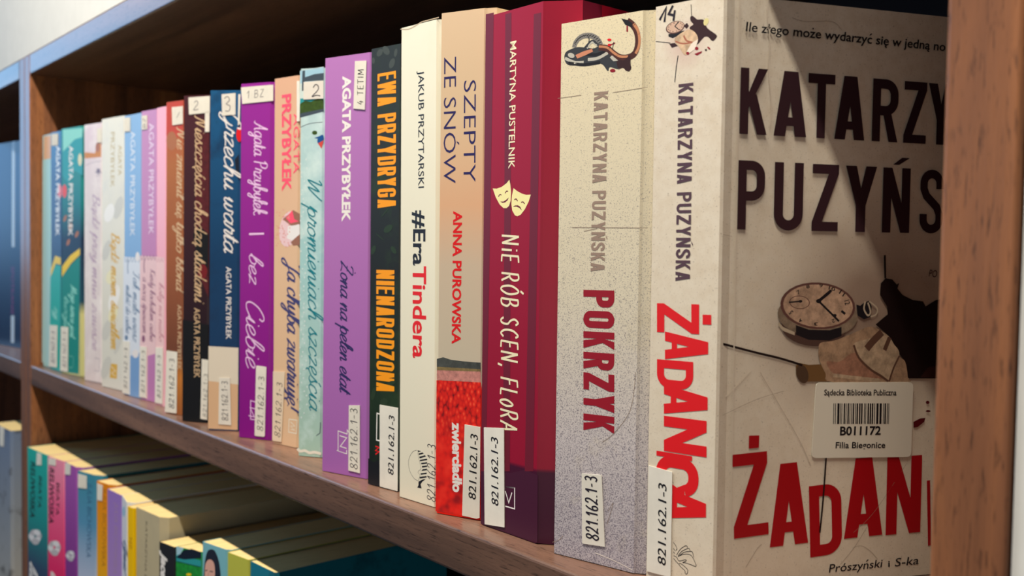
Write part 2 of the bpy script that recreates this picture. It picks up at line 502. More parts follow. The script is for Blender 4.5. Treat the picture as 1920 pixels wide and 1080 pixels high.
SCRIPT = {
    'a': (1.0, [[(.72, .85), (.42, 1), (.08, .6), (.1, .12), (.4, .02), (.68, .45), (.78, .98), (.7, .3), (.8, .02), (1.02, .2)]]),
    'ą': (1.0, [[(.72, .85), (.42, 1), (.08, .6), (.1, .12), (.4, .02), (.68, .45), (.78, .98), (.7, .3), (.8, .02), (1.02, .2)], [(.8, 0), (.68, -.25), (.85, -.4)]]),
    'b': (.95, [[(0, .2), (.35, 1.1), (.52, 1.9), (.32, 1.95), (.18, 1.3), (.15, .2), (.45, 0), (.75, .35), (.68, .85), (.4, .95), (.2, .6)], [(.7, .8), (.98, .7)]]),
    'c': (.8, [[(.66, .75), (.5, 1), (.15, .75), (.08, .2), (.35, 0), (.82, .25)]]),
    'ć': (.8, [[(.66, .75), (.5, 1), (.15, .75), (.08, .2), (.35, 0), (.82, .25)], [(.45, 1.25), (.7, 1.55)]]),
    'd': (1.05, [[(.72, .85), (.42, 1), (.08, .6), (.1, .12), (.4, .02), (.7, .5), (.88, 1.9), (.74, .4), (.82, .02), (1.06, .2)]]),
    'e': (.8, [[(.02, .25), (.45, .5), (.6, .85), (.38, 1), (.1, .65), (.12, .12), (.42, 0), (.82, .28)]]),
    'ę': (.8, [[(.02, .25), (.45, .5), (.6, .85), (.38, 1), (.1, .65), (.12, .12), (.42, 0), (.82, .28)], [(.45, 0), (.35, -.22), (.52, -.4)]]),
    'g': (.95, [[(.72, .85), (.42, 1), (.08, .6), (.1, .12), (.4, .05), (.7, .5), (.76, .98), (.68, -.3), (.45, -.85), (.18, -.7), (.4, -.3), (.98, .2)]]),
    'h': (1.0, [[(0, .2), (.35, 1.1), (.5, 1.9), (.32, 1.95), (.18, 1.2), (.12, 0), (.2, .5), (.5, .98), (.68, .85), (.66, .15), (.78, .02), (1.0, .2)]]),
    'i': (.5, [[(0, .2), (.22, .95), (.16, .15), (.3, .02), (.52, .2)], [(.28, 1.35), (.33, 1.42)]]),
    'j': (.5, [[(0, .2), (.25, .98), (.18, -.4), (-.05, -.85), (-.25, -.65), (.05, -.25), (.5, .2)], [(.3, 1.35), (.35, 1.42)]]),
    'k': (.95, [[(0, .2), (.35, 1.1), (.5, 1.9), (.32, 1.95), (.18, 1.2), (.12, 0)], [(.14, .4), (.5, .98), (.66, .8), (.25, .52), (.62, .05), (.98, .2)]]),
    'l': (.5, [[(0, .2), (.35, 1.1), (.48, 1.9), (.3, 1.95), (.16, 1.2), (.16, .15), (.3, .02), (.52, .22)]]),
    'ł': (.5, [[(0, .2), (.35, 1.1), (.48, 1.9), (.3, 1.95), (.16, 1.2), (.16, .15), (.3, .02), (.52, .22)], [(-.05, .8), (.6, 1.25)]]),
    'm': (1.45, [[(0, .3), (.16, .98), (.12, 0), (.2, .5), (.45, .98), (.58, .85), (.54, 0), (.64, .5), (.88, .98), (1.02, .85), (1.0, .15), (1.14, .02), (1.46, .2)]]),
    'n': (1.0, [[(0, .3), (.16, .98), (.12, 0), (.2, .5), (.5, .98), (.66, .85), (.64, .15), (.76, .02), (1.0, .2)]]),
    'ń': (1.0, [[(0, .3), (.16, .98), (.12, 0), (.2, .5), (.5, .98), (.66, .85), (.64, .15), (.76, .02), (1.0, .2)], [(.45, 1.25), (.7, 1.55)]]),
    'o': (.9, [[(.45, 1), (.12, .75), (.1, .2), (.4, 0), (.7, .3), (.68, .8), (.45, 1), (.6, .82), (.92, .8)]]),
    'ó': (.9, [[(.45, 1), (.12, .75), (.1, .2), (.4, 0), (.7, .3), (.68, .8), (.45, 1), (.6, .82), (.92, .8)], [(.4, 1.25), (.65, 1.55)]]),
    'p': (.95, [[(0, .3), (.2, 1.25), (.08, -.85)], [(.14, .6), (.45, 1), (.75, .75), (.68, .15), (.38, .02), (.18, .25)], [(.6, .08), (.96, .25)]]),
    'r': (.75, [[(0, .2), (.2, 1.12), (.32, .9), (.58, .92), (.46, .2), (.58, .02), (.78, .2)]]),
    's': (.75, [[(0, .2), (.35, 1.08), (.4, .7), (.58, .3), (.42, .02), (.1, .1)], [(.45, .02), (.78, .25)]]),
    'ś': (.75, [[(0, .2), (.35, 1.08), (.4, .7), (.58, .3), (.42, .02), (.1, .1)], [(.45, .02), (.78, .25)], [(.35, 1.3), (.6, 1.6)]]),
    't': (.6, [[(0, .2), (.3, 1.65), (.2, .2), (.34, .02), (.62, .22)], [(.02, 1.08), (.55, 1.14)]]),
    'u': (1.0, [[(0, .3), (.18, .98), (.12, .25), (.3, .02), (.58, .3), (.72, .98), (.66, .2), (.78, .02), (1.02, .2)]]),
    'w': (1.35, [[(0, .5), (.18, .98), (.12, .2), (.32, .02), (.56, .4), (.64, .9), (.6, .2), (.8, .02), (1.05, .4), (1.06, 1.0), (1.36, .85)]]),
    'y': (.95, [[(0, .3), (.18, .98), (.12, .3), (.3, .05), (.58, .35), (.74, .98), (.66, -.3), (.42, -.85), (.16, -.7), (.4, -.3), (.96, .2)]]),
    'z': (.85, [[(.08, .85), (.35, 1), (.65, .9), (.1, .05), (.4, .14), (.85, .1)]]),
    'ż': (.85, [[(.08, .85), (.35, 1), (.65, .9), (.1, .05), (.4, .14), (.85, .1)], [(.42, 1.3), (.47, 1.37)]]),
    'ź': (.85, [[(.08, .85), (.35, 1), (.65, .9), (.1, .05), (.4, .14), (.85, .1)], [(.38, 1.28), (.6, 1.5)]]),
    'A': (1.35, [[(-.1, .1), (.2, .1), (.7, 1.2), (.95, 1.9), (.9, .8), (1.0, .05), (1.2, .1)], [(.35, .75), (1.05, .72)]]),
    'B': (1.25, [[(.35, 1.85), (.2, .0)], [(.05, 1.55), (.5, 1.95), (.95, 1.75), (.9, 1.2), (.4, 1.0), (.95, .85), (1.0, .25), (.55, 0), (.1, .15)]]),
    'C': (1.15, [[(.95, 1.45), (1.0, 1.8), (.7, 1.95), (.25, 1.4), (.1, .6), (.3, .05), (.7, .05), (1.15, .45)]]),
    'G': (1.3, [[(1.0, 1.5), (.95, 1.9), (.5, 1.85), (.12, 1.1), (.15, .3), (.5, 0), (.9, .35), (1.0, .9), (.9, .1), (.65, -.6), (.3, -.5), (.6, -.1), (1.3, .3)]]),
    'J': (1.1, [[(.1, 1.5), (.5, 1.95), (.95, 1.9), (.75, 1.0), (.5, -.5), (.15, -.8), (.0, -.45), (.5, 0), (1.1, .25)]]),
    'K': (1.25, [[(.3, 1.9), (.15, 0)], [(1.0, 1.9), (.35, 1.0), (.9, .1), (1.2, .15)]]),
    'M': (1.7, [[(-.1, .1), (.15, .1), (.45, 1.9), (.6, .2), (1.15, 1.9), (1.25, .2), (1.6, .15)]]),
    'N': (1.45, [[(-.1, .0), (.15, .1), (.4, 1.85), (.8, .1), (1.05, 1.8), (1.35, 1.95)]]),
    'O': (1.3, [[(.6, 1.9), (.15, 1.3), (.15, .4), (.55, 0), (1.0, .5), (1.0, 1.4), (.6, 1.9)]]),
    'P': (1.15, [[(.35, 1.85), (.2, .0)], [(.05, 1.5), (.5, 1.95), (1.0, 1.7), (.85, 1.1), (.35, .95)]]),
    'T': (1.2, [[(.05, 1.6), (.3, 1.9), (1.2, 1.85)], [(.7, 1.85), (.55, .3), (.3, 0), (.1, .2)]]),
    'W': (1.9, [[(.0, 1.6), (.3, 1.9), (.35, .1), (.9, 1.6), (.95, .1), (1.5, 1.5), (1.6, 1.95)]]),
    'Ż': (1.25, [[(.15, 1.6), (.4, 1.9), (1.05, 1.8), (.5, .8), (.05, .05), (.5, .2), (1.15, .0)], [(.25, 1.0), (.9, 1.0)], [(.65, 2.2), (.7, 2.28)]]),
    '!': (.5, [[(.3, 1.8), (.2, .5)], [(.17, .05), (.2, .12)]]),
    '#': (1, []),
}
HAND = {
    '8': (.85, [[(.45, .52), (.2, .68), (.25, .95), (.55, 1), (.72, .85), (.6, .62), (.3, .42), (.1, .2), (.3, 0), (.6, .02), (.75, .25), (.55, .45), (.45, .52)]]),
    '2': (.85, [[(.1, .75), (.25, .98), (.55, .98), (.65, .72), (.42, .38), (.05, .02), (.35, .08), (.75, .02)]]),
    '1': (.6, [[(.08, .68), (.4, 1)], [(.4, 1), (.36, 0)]]),
    '6': (.8, [[(.6, 1), (.3, .75), (.12, .35), (.2, .05), (.5, 0), (.68, .22), (.5, .45), (.2, .36)]]),
    '3': (.8, [[(.1, .9), (.4, 1), (.62, .82), (.5, .58), (.3, .53), (.58, .45), (.68, .22), (.45, 0), (.1, .1)]]),
    '4': (.85, [[(.45, 1), (.1, .35)], [(.1, .35), (.75, .38)], [(.55, .65), (.5, 0)]]),
    '.': (.3, [[(.1, .0), (.14, .07)]]),
    '-': (.6, [[(.08, .42), (.5, .45)]]),
    ',': (.35, [[(.16, .08), (.08, -.18)]]),
    'N': (.95, [[(.1, 0), (.12, 1)], [(.12, 1), (.72, .02)], [(.72, .02), (.75, 1)]]),
    'i': (.35, [[(.15, 0), (.15, .6)], [(.15, .85), (.16, .92)]]),
    'I': (.35, [[(.15, 0), (.15, 1)]]),
    'E': (.75, [[(.1, 0), (.12, 1)], [(.12, .98), (.65, 1)], [(.12, .52), (.55, .54)], [(.1, .02), (.65, 0)]]),
    'R': (.85, [[(.1, 0), (.12, 1)], [(.1, .98), (.5, 1), (.65, .75), (.45, .52), (.12, .48)], [(.3, .5), (.72, 0)]]),
    'Ó': (.95, [[(.45, 1), (.1, .6), (.2, .1), (.5, 0), (.8, .4), (.7, .85), (.45, 1)], [(.45, 1.12), (.65, 1.3)]]),
    'O': (.95, [[(.45, 1), (.1, .6), (.2, .1), (.5, 0), (.8, .4), (.7, .85), (.45, 1)]]),
    'o': (.75, [[(.35, .72), (.1, .4), (.2, .06), (.4, 0), (.6, .3), (.52, .62), (.35, .72)]]),
    'B': (.85, [[(.1, 0), (.12, 1)], [(.1, .98), (.5, .98), (.6, .75), (.4, .54), (.12, .52)], [(.4, .54), (.7, .35), (.55, .04), (.1, .0)]]),
    'S': (.8, [[(.62, .85), (.4, 1), (.14, .8), (.3, .56), (.6, .38), (.55, .06), (.3, 0), (.08, .15)]]),
    'C': (.85, [[(.7, .85), (.5, 1), (.15, .7), (.15, .25), (.45, 0), (.75, .15)]]),
    'F': (.75, [[(.1, 0), (.12, 1)], [(.12, .98), (.65, 1)], [(.12, .52), (.55, .54)]]),
    'L': (.7, [[(.12, 1), (.1, 0)], [(.1, .02), (.62, 0)]]),
    'A': (.9, [[(.05, 0), (.42, 1)], [(.42, 1), (.78, 0)], [(.2, .36), (.66, .38)]]),
    'T': (.8, [[(.4, .98), (.38, 0)], [(.02, .96), (.76, 1)]]),
    'M': (1.05, [[(.06, 0), (.15, 1)], [(.15, 1), (.45, .25)], [(.45, .25), (.8, 1)], [(.8, 1), (.86, 0)]]),
    'Z': (.8, [[(.08, .98), (.66, 1)], [(.66, 1), (.06, .02)], [(.06, .02), (.7, 0)]]),
}


def stroke_text(txt, table, L, H, th, slant, vary):
    x = 0.0
    strokes = []
    for c in txt:
        if c == ' ':
            x += 0.6
            continue
        adv, ss = table.get(c, (0.8, []))
        for s in ss:
            pts = [(px + x + slant * py, py) for px, py in s]
            strokes.append(catmull(pts, 5) if len(pts) > 2 else pts)
        x += adv + (0.0 if table is SCRIPT else 0.18)
    k = L / max(x, 0.1)
    out = []
    for s in strokes:
        out += ribbon([(px * k, py * H) for px, py in s], th * H * (1.0 if table is HAND else 1.25), vary)
    return out


BARE = {'ż': 'z', 'ę': 'e', 'ą': 'a', 'Ę': 'E', 'Ą': 'A', 'Ż': 'Z', 'ź': 'z', 'ś': 's', 'ć': 'c', 'ń': 'n'}


def font_text(txt, L, H, bold, shear):
    """outline lettering -> (verts, faces); dots, tails and acutes of Polish letters are set separately"""
    bare = ''.join(BARE.get(c, c) for c in txt)
    V, F, (x0, x1) = _font_raw(bare, bold, shear)
    if not V:
        return [], []
    for i, c in enumerate(txt):
        if c in BARE:
            a = _font_raw(bare[:i + 1], bold, 0)[2][1] - bold
            w = 0.5
            m = _font_raw(bare[i], bold, 0)[2]
            w = m[1] - m[0]
            cx = a - w / 2
            t = 0.085 + 2 * bold
            if c == 'ż':
                P = [[(cx - t / 2, 0.64), (cx + t / 2, 0.64), (cx + t / 2, 0.64 + t), (cx - t / 2, 0.64 + t)]]
            elif c in 'ęą':
                bx = a - w * (0.12 if c == 'ą' else 0.35)
                P = ribbon([(bx, 0.02), (bx - 0.09, -0.08), (bx - 0.05, -0.16), (bx + 0.05, -0.16)], t * 0.8)
            elif c in 'śćńź':
                P = [[(cx - t * .6, 0.62), (cx + t * .3, 0.62), (cx + t * 1.6, 0.78), (cx + t * .3, 0.78)]]
            else:
                P = []
            for poly in P:
                b0 = len(V)
                V += [(x + shear * y, y) for x, y in poly]
                F.append(tuple(range(b0, b0 + len(poly))))
    return [((v[0] - x0) * L / max(1e-6, x1 - x0), v[1] * H / 0.727) for v in V], F


def _font_raw(txt, bold, shear):
    cu = bpy.data.curves.new('lettering', 'FONT')
    cu.body = txt
    cu.size = 1.0
    cu.offset = bold
    cu.shear = shear
    cu.resolution_u = 3
    o = bpy.data.objects.new('lettering', cu)
    COL.objects.link(o)
    dg = bpy.context.evaluated_depsgraph_get()
    me = o.evaluated_get(dg).to_mesh()
    vs_ = [(v.co.x, v.co.y) for v in me.vertices]
    fs = [tuple(p.vertices) for p in me.polygons]
    o.evaluated_get(dg).to_mesh_clear()
    bpy.data.objects.remove(o)
    bpy.data.curves.remove(cu)
    if not vs_:
        return [], [], (0, 0)
    return vs_, fs, (min(v[0] for v in vs_), max(v[0] for v in vs_))


# ------------------------------------------------------------------ the books (millimetres)
BOOKS = {
 'white': dict(L=(-938.52, 9.0), R=(-916.7, 10.14), hx=-909.15, h=210.3, lean=1.0, z0=0, items=[
  ('P','spine_picture',[(4.09,209.09),(22.71,209.08),(21.87,186.33),(3.05,186.47)],{'col':'peach'}),
  ('P','spine_picture',[(0.12,188.58),(21.88,188.23),(17.89,2.54),(-2.7,2.51)],{'col':'icemint'}),
 ]),
 'tealA': dict(L=(-908.45, 8.0), R=(-883.55, 10.18), hx=-876.16, h=210.3, lean=1.0, z0=0, items=[
  ('P','lower_picture',[(0.12,89.48),(10.37,101.51),(23.33,99.82),(23.3,93.76),(11.53,94.46),(-0.55,82.31)],{'col':'yellow'}),
  ('P','lower_picture',[(-1.07,81.82),(11.52,93.52),(23.3,92.82),(19.83,2.0),(-3.56,1.15)],{'col':'tealbright'}),
  ('T', 'author_lettering', [(13.26, 197.96), (11.64, 118.94), (21.89, 197.38)], {'txt': 'AGATA PRZYBYŁEK', 'style': 'inter', 'col': 'white', 'bold': 0.02}),
  ('P','flower_picture',[(26.61,157.84),(25.55,154.34),(22.79,152.23),(19.38,152.33),(16.61,154.61),(15.56,158.21),(16.64,161.74),(19.43,163.83),(22.84,163.7),(25.58,161.41)],{'col':'coral'}),
  ('T', 'title_lettering', [(8.2, 56.51), (8.15, 45.59), (14.48, 56.84)], {'txt': 'żyj', 'style': 'script', 'col': 'mint', 'th': 0.14}),
  ('P','call_number_sticker',[(-2.07,39.23),(15.65,39.91),(14.23,2.4),(-4.2,1.81)],{'col':'label'}),
  ('T', 'call_number_sticker/handwritten_number', [(9.22, 5.72), (10.61, 34.36), (1.6, 5.49)], {'txt': '821.162.1-3', 'style': 'hand', 'col': 'pencil', 'th': 0.08}),
  ('P','volume_sticker',[(3.29,208.96),(17.64,208.33),(17.59,198.13),(3.24,198.63)],{'col':'label'}),
 ]),
 'tealB': dict(L=(-875.46, 8.0), R=(-840.64, 14.14), hx=-828.64, h=210.7, lean=1.0, z0=0, items=[
  ('P','spine_picture',[(2.44,209.91),(37.93,208.99),(37.88,169.28),(23.9,174.32),(12.46,163.47),(2.31,170.67)],{'col':'turq'}),
  ('P','spine_picture',[(2.92,209.88),(37.93,208.77),(37.0,201.3),(23.95,200.35),(12.54,195.19),(2.87,191.2)],{'col':'mint'}),
  ('P','spine_picture',[(36.97,182.65),(36.26,179.55),(34.41,177.7),(32.11,177.8),(30.25,179.84),(29.55,183.02),(30.26,186.14),(32.13,187.99),(34.42,187.86),(36.27,185.82)],{'col':'palegold'}),
  ('P','lower_picture',[(1.09,92.59),(15.47,102.02),(33.16,108.57),(33.15,103.17),(17.08,95.21),(0.57,83.34)],{'col':'yellow'}),
  ('P','lower_picture',[(0.17,82.87),(17.08,94.3),(33.15,102.27),(30.66,1.73),(-1.67,1.01)],{'col':'tealgreen'}),
  ('T', 'author_lettering', [(13.98, 195.56), (12.82, 118.87), (21.58, 195.11)], {'txt': 'AGATA PRZYBYŁEK', 'style': 'inter', 'col': 'white', 'bold': 0.02}),
  ('P','flower_picture',[(10.03,157.18),(9.2,153.72),(7.01,151.62),(4.31,151.69),(2.12,153.9),(1.3,157.43),(2.15,160.9),(4.35,162.99),(7.04,162.9),(9.21,160.68)],{'col':'coral'}),
  ('P','flower_picture',[(18.89,126.58),(16.48,124.61),(13.9,124.07),(12.66,125.28),(13.5,127.54),(15.92,129.5),(18.49,130.03),(19.72,128.81)],{'col':'brownlight'}),
  ('P','flower_picture',[(9.31,133.47),(6.87,131.51),(4.24,130.98),(2.99,132.21),(3.84,134.47),(6.3,136.43),(8.91,136.95),(10.16,135.72)],{'col':'brownlight'}),
  ('P','flower_picture',[(15.04,112.94),(12.61,110.94),(10.01,110.37),(8.76,111.58),(9.61,113.85),(12.04,115.84),(14.64,116.4),(15.87,115.2)],{'col':'brownlight'}),
  ('P','flower_picture',[(30.21,119.78),(27.84,117.81),(25.3,117.27),(24.09,118.46),(24.91,120.7),(27.29,122.66),(29.81,123.2),(31.02,122.0)],{'col':'brownlight'}),
  ('T', 'title_lettering', [(17.04, 76.97), (15.49, 32.49), (22.76, 77.17)], {'txt': 'Moje serce jest', 'style': 'script', 'col': 'mint', 'th': 0.14}),
  ('T', 'title_lettering', [(5.41, 67.36), (4.35, 39.59), (10.27, 67.56)], {'txt': 'twoje', 'style': 'script', 'col': 'mint', 'th': 0.14}),
  ('P','call_number_sticker',[(-0.56,40.21),(12.62,40.57),(11.55,1.77),(-2.16,1.67)],{'col':'label'}),
  ('S','publisher_emblem',[(13.01,15.05),(13.11,15.36),(13.39,15.58),(13.85,15.72),(14.48,15.78),(19.78,15.92),(20.4,15.89),(20.84,15.77),(21.1,15.57),(21.17,15.27),(20.74,6.98),(20.64,6.68),(20.36,6.45),(19.91,6.31),(19.28,6.24),(13.97,6.07),(13.35,6.09),(12.9,6.2),(12.64,6.41),(12.57,6.71)],{'w':0.4,'col':'mint','sharp':1}),
  ('T', 'call_number_sticker/handwritten_number', [(8.65, 5.21), (9.22, 36.67), (2.29, 5.1)], {'txt': '821.162.1-3', 'style': 'hand', 'col': 'pencil', 'th': 0.08}),
 ]),
 'badz': dict(L=(-820.07, 10.5), R=(-791.79, 15.49), hx=-779.79, h=209.3, lean=0.5, z0=0, items=[
  ('P','spine_picture',[(1.11,187.21),(18.22,185.41),(22.58,193.71),(28.19,192.52),(28.18,181.9),(1.1,181.99)],{'col':'amber'}),
  ('P','spine_picture',[(26.04,189.67),(25.38,187.46),(23.64,186.16),(21.5,186.28),(19.76,187.77),(19.1,190.07),(19.77,192.3),(21.51,193.59),(23.65,193.46),(25.38,191.96)],{'col':'brownlight'}),
  ('S','spine_picture',[(2.25,176.29),(15.58,178.25),(28.61,178.48)],{'w':0.35,'col':'mauvegrey'}),
  ('P','spine_picture',[(26.88,170.47),(26.3,169.24),(24.79,168.53),(22.91,168.61),(21.39,169.45),(20.81,170.73),(21.4,171.96),(22.92,172.67),(24.79,172.59),(26.3,171.75)],{'col':'plumdark'}),
  ('S','spine_picture',[(23.85,169.75),(29.03,169.53)],{'w':0.7,'col':'mauvegrey'}),
  ('S','spine_picture',[(23.85,169.75),(26.44,165.95)],{'w':0.7,'col':'mauvegrey'}),
  ('S','spine_picture',[(23.85,169.75),(21.24,166.15)],{'w':0.7,'col':'mauvegrey'}),
  ('S','spine_picture',[(23.85,169.75),(18.63,169.96)],{'w':0.7,'col':'mauvegrey'}),
  ('S','spine_picture',[(23.85,169.75),(21.25,173.56)],{'w':0.7,'col':'mauvegrey'}),
  ('S','spine_picture',[(23.85,169.75),(26.45,173.33)],{'w':0.7,'col':'mauvegrey'}),
  ('T', 'title_lettering', [(14.65, 153.33), (13.53, 26.52), (20.79, 153.16)], {'txt': 'Bądź przy mnie zawsze', 'style': 'script', 'col': 'mauve2', 'th': 0.12}),
  ('S','publisher_emblem',[(17.92,18.79),(18.01,19.08),(18.27,19.29),(18.68,19.43),(19.26,19.48),(23.66,19.57),(24.23,19.55),(24.64,19.43),(24.88,19.23),(24.96,18.95),(24.95,9.84),(24.87,9.56),(24.62,9.34),(24.22,9.21),(23.65,9.15),(18.8,8.98),(18.23,9.01),(17.83,9.11),(17.59,9.31),(17.52,9.6)],{'w':0.4,'col':'mauvegrey','sharp':1}),
  ('P','volume_sticker',[(22.6,204.79),(29.49,204.73),(29.48,193.29),(22.58,193.71)],{'col':'label'}),
 ]),
 'cream': dict(L=(-775.58, 10.5), R=(-739.06, 15.63), hx=-727.06, h=209.6, lean=1.0, z0=0, items=[
  ('P','spine_picture',[(34.5,139.29),(32.15,136.1),(29.14,133.52),(25.91,131.96),(22.98,131.65),(20.78,132.67),(19.66,134.85),(19.81,137.86),(21.19,141.24),(23.59,144.45),(26.63,147.01),(29.85,148.52),(32.75,148.78),(34.9,147.75),(35.98,145.58),(35.84,142.62)],{'col':'creamgrey'}),
  ('P','spine_picture',[(20.69,135.34),(18.56,132.71),(15.58,130.63),(12.2,129.42),(8.92,129.27),(6.27,130.21),(4.64,132.12),(4.3,134.68),(5.31,137.51),(7.49,140.16),(10.52,142.23),(13.91,143.4),(17.15,143.5),(19.75,142.54),(21.34,140.65),(21.67,138.13)],{'col':'creamlight'}),
  ('P','spine_picture',[(14.65,106.72),(12.44,103.69),(9.65,101.2),(6.68,99.65),(4.0,99.28),(2.02,100.15),(1.05,102.14),(1.24,104.93),(2.57,108.1),(4.81,111.15),(7.63,113.62),(10.59,115.13),(13.24,115.46),(15.18,114.57),(16.12,112.6),(15.94,109.85)],{'col':'creamgrey'}),
  ('P','spine_picture',[(28.63,69.81),(25.84,65.8),(22.3,62.47),(18.55,60.33),(15.16,59.73),(12.67,60.76),(11.45,63.29),(11.71,66.91),(13.41,71.06),(16.27,75.1),(19.84,78.4),(23.58,80.47),(26.91,81.0),(29.34,79.94),(30.52,77.44),(30.27,73.89)],{'col':'creamlight'}),
  ('P','spine_picture',[(15.59,44.37),(13.31,41.2),(10.33,38.56),(7.07,36.84),(4.05,36.34),(1.73,37.12),(0.47,39.08),(0.47,41.92),(1.73,45.19),(4.06,48.38),(7.08,51.01),(10.33,52.68),(13.31,53.14),(15.59,52.34),(16.82,50.39),(16.82,47.6)],{'col':'creamgrey'}),
  ('P','spine_picture',[(33.09,37.56),(30.51,33.47),(27.54,30.01),(24.64,27.73),(22.26,26.99),(20.76,27.9),(20.39,30.34),(21.19,33.93),(23.06,38.1),(25.68,42.21),(28.65,45.64),(31.53,47.86),(33.87,48.55),(35.33,47.62),(35.7,45.21),(34.91,41.68)],{'col':'creamgrey'}),
  ('P','spine_picture',[(14.74,15.09),(12.28,11.52),(9.13,8.51),(5.77,6.51),(2.7,5.86),(0.4,6.65),(-0.76,8.77),(-0.61,11.9),(0.84,15.55),(3.35,19.14),(6.54,22.14),(9.89,24.08),(12.92,24.69),(15.17,23.87),(16.3,21.77),(16.15,18.69)],{'col':'creamgrey'}),
  ('P','spine_picture',[(26.09,57.45),(24.2,54.97),(21.57,52.92),(18.58,51.63),(15.7,51.3),(13.35,51.98),(11.92,53.57),(11.62,55.83),(12.5,58.41),(14.43,60.91),(17.1,62.95),(20.09,64.21),(22.95,64.51),(25.26,63.81),(26.66,62.23),(26.95,60.0)],{'col':'yellowcream'}),
  ('P','spine_picture',[(23.4,86.05),(21.61,83.93),(18.93,82.24),(15.76,81.24),(12.57,81.07),(9.85,81.78),(8.03,83.26),(7.39,85.28),(8.04,87.53),(9.87,89.67),(12.59,91.35),(15.78,92.33),(18.95,92.46),(21.62,91.74),(23.4,90.26),(24.02,88.27)],{'col':'yellowcream'}),
  ('T', 'author_lettering', [(15.61, 198.39), (15.23, 156.15), (22.16, 197.92)], {'txt': 'PRZYBYŁEK', 'style': 'inter', 'col': 'gold', 'bold': 0.0}),
  ('T', 'author_lettering', [(27.79, 187.8), (27.4, 164.69), (33.77, 187.42)], {'txt': 'AGATA', 'style': 'inter', 'col': 'gold', 'bold': 0}),
  ('T', 'title_lettering', [(16.6, 121.52), (15.85, 30.67), (23.6, 121.51)], {'txt': 'Bądź moim światłem', 'style': 'script', 'col': 'gold2', 'th': 0.16}),
  ('P','publisher_emblem',[(14.98,19.33),(26.4,19.53),(25.55,8.27),(14.11,7.95)],{'col':'gold2'}),
  ('S','publisher_emblem',[(16.75,16.98),(23.79,14.31),(16.76,11.97),(22.93,10.08)],{'w':0.5,'col':'creamlight','sharp':1}),
 ]),
 'blue': dict(L=(-723.5, 10.5), R=(-695.79, 13.41), hx=-693.85, h=207.0, lean=1.0, z0=0, items=[
  ('P','spine_picture',[(-0.83,103.0),(26.48,102.62),(25.8,0.91),(-1.45,0.54)],{'col':'paleblue'}),
  ('S','spine_picture',[(1.4,102.63),(3.2,99.09),(6.73,102.71)],{'w':0.5,'col':'bluegrey'}),
  ('S','spine_picture',[(6.73,102.71),(8.51,99.19),(12.0,102.79)],{'w':0.5,'col':'bluegrey'}),
  ('S','spine_picture',[(12.0,102.79),(13.76,99.29),(17.22,102.87)],{'w':0.5,'col':'bluegrey'}),
  ('S','spine_picture',[(17.22,102.87),(18.96,99.39),(22.38,102.95)],{'w':0.5,'col':'bluegrey'}),
  ('S','spine_picture',[(22.38,102.95),(24.11,99.48),(27.49,103.02)],{'w':0.5,'col':'bluegrey'}),
  ('S','spine_picture',[(6.74,100.74),(6.31,95.2),(6.77,90.47)],{'w':1.3,'col':'bluegrey'}),
  ('P','spine_picture',[(25.79,103.39),(25.35,101.64),(24.1,100.34),(22.4,99.84),(20.68,100.28),(19.41,101.54),(18.94,103.29),(19.4,105.05),(20.65,106.34),(22.37,106.83),(24.08,106.38),(25.33,105.12)],{'col':'palewhite'}),
  ('P','spine_picture',[(6.92,42.92),(6.42,41.72),(5.09,40.9),(3.44,40.77),(2.09,41.39),(1.58,42.53),(2.09,43.74),(3.42,44.56),(5.08,44.68),(6.41,44.05)],{'col':'bluegrey'}),
  ('T', 'author_lettering', [(10.81, 195.02), (10.2, 118.09), (18.59, 194.43)], {'txt': 'AGATA PRZYBYŁEK', 'style': 'inter', 'col': 'paleblue', 'bold': 0.01}),
  ('T', 'title_lettering', [(3.69, 82.06), (3.35, 46.25), (8.12, 82.22)], {'txt': 'miłość do ciebie', 'style': 'script', 'col': 'bluegrey', 'th': 0.12}),
  ('T', 'title_lettering', [(15.52, 93.06), (14.84, 41.14), (20.71, 93.19)], {'txt': 'Tak mało wiesz', 'style': 'script', 'col': 'bluegrey', 'th': 0.12}),
  ('P','spine_picture',[(10.94,29.75),(25.92,33.4),(25.38,1.06),(10.6,0.72)],{'col':'blueband'}),
  ('P','spine_picture',[(24.39,32.49),(23.7,30.86),(21.82,29.55),(19.23,28.9),(16.63,29.09),(14.71,30.08),(14.0,31.6),(14.7,33.24),(16.61,34.55),(19.21,35.19),(21.8,34.98),(23.69,33.99)],{'col':'palewhite'}),
  ('P','volume_sticker',[(1.11,205.56),(10.34,205.16),(10.37,195.06),(1.13,195.36)],{'col':'label'}),
  ('P','call_number_sticker',[(-0.66,39.96),(9.58,40.35),(9.09,0.95),(-1.72,0.91)],{'col':'label'}),
  ('T', 'call_number_sticker/handwritten_number', [(6.16, 4.6), (6.94, 35.77), (1.24, 4.46)], {'txt': '821.162.1-3', 'style': 'hand', 'col': 'pen', 'th': 0.08}),
  ('S','publisher_emblem',[(11.83,15.56),(11.95,15.91),(12.29,16.17),(12.84,16.34),(13.6,16.42),(16.26,16.51),(17.01,16.49),(17.54,16.36),(17.85,16.13),(17.94,15.78),(17.62,9.04),(17.49,8.69),(17.16,8.43),(16.61,8.25),(15.85,8.17),(13.19,8.05),(12.44,8.07),(11.9,8.19),(11.58,8.43),(11.49,8.77)],{'w':0.4,'col':'paleblue','sharp':1}),
 ]),
 'mauve': dict(L=(-693.15, 12.5), R=(-671.07, 15.6), hx=-664.6, h=207.5, lean=0.8, z0=0, items=[
  ('P','spine_picture',[(-1.23,104.2),(21.27,103.76),(20.68,1.63),(-1.76,0.98)],{'col':'palepink'}),
  ('S','spine_picture',[(-0.29,104.6),(1.29,101.16),(4.41,104.66)],{'w':0.5,'col':'plumgrey'}),
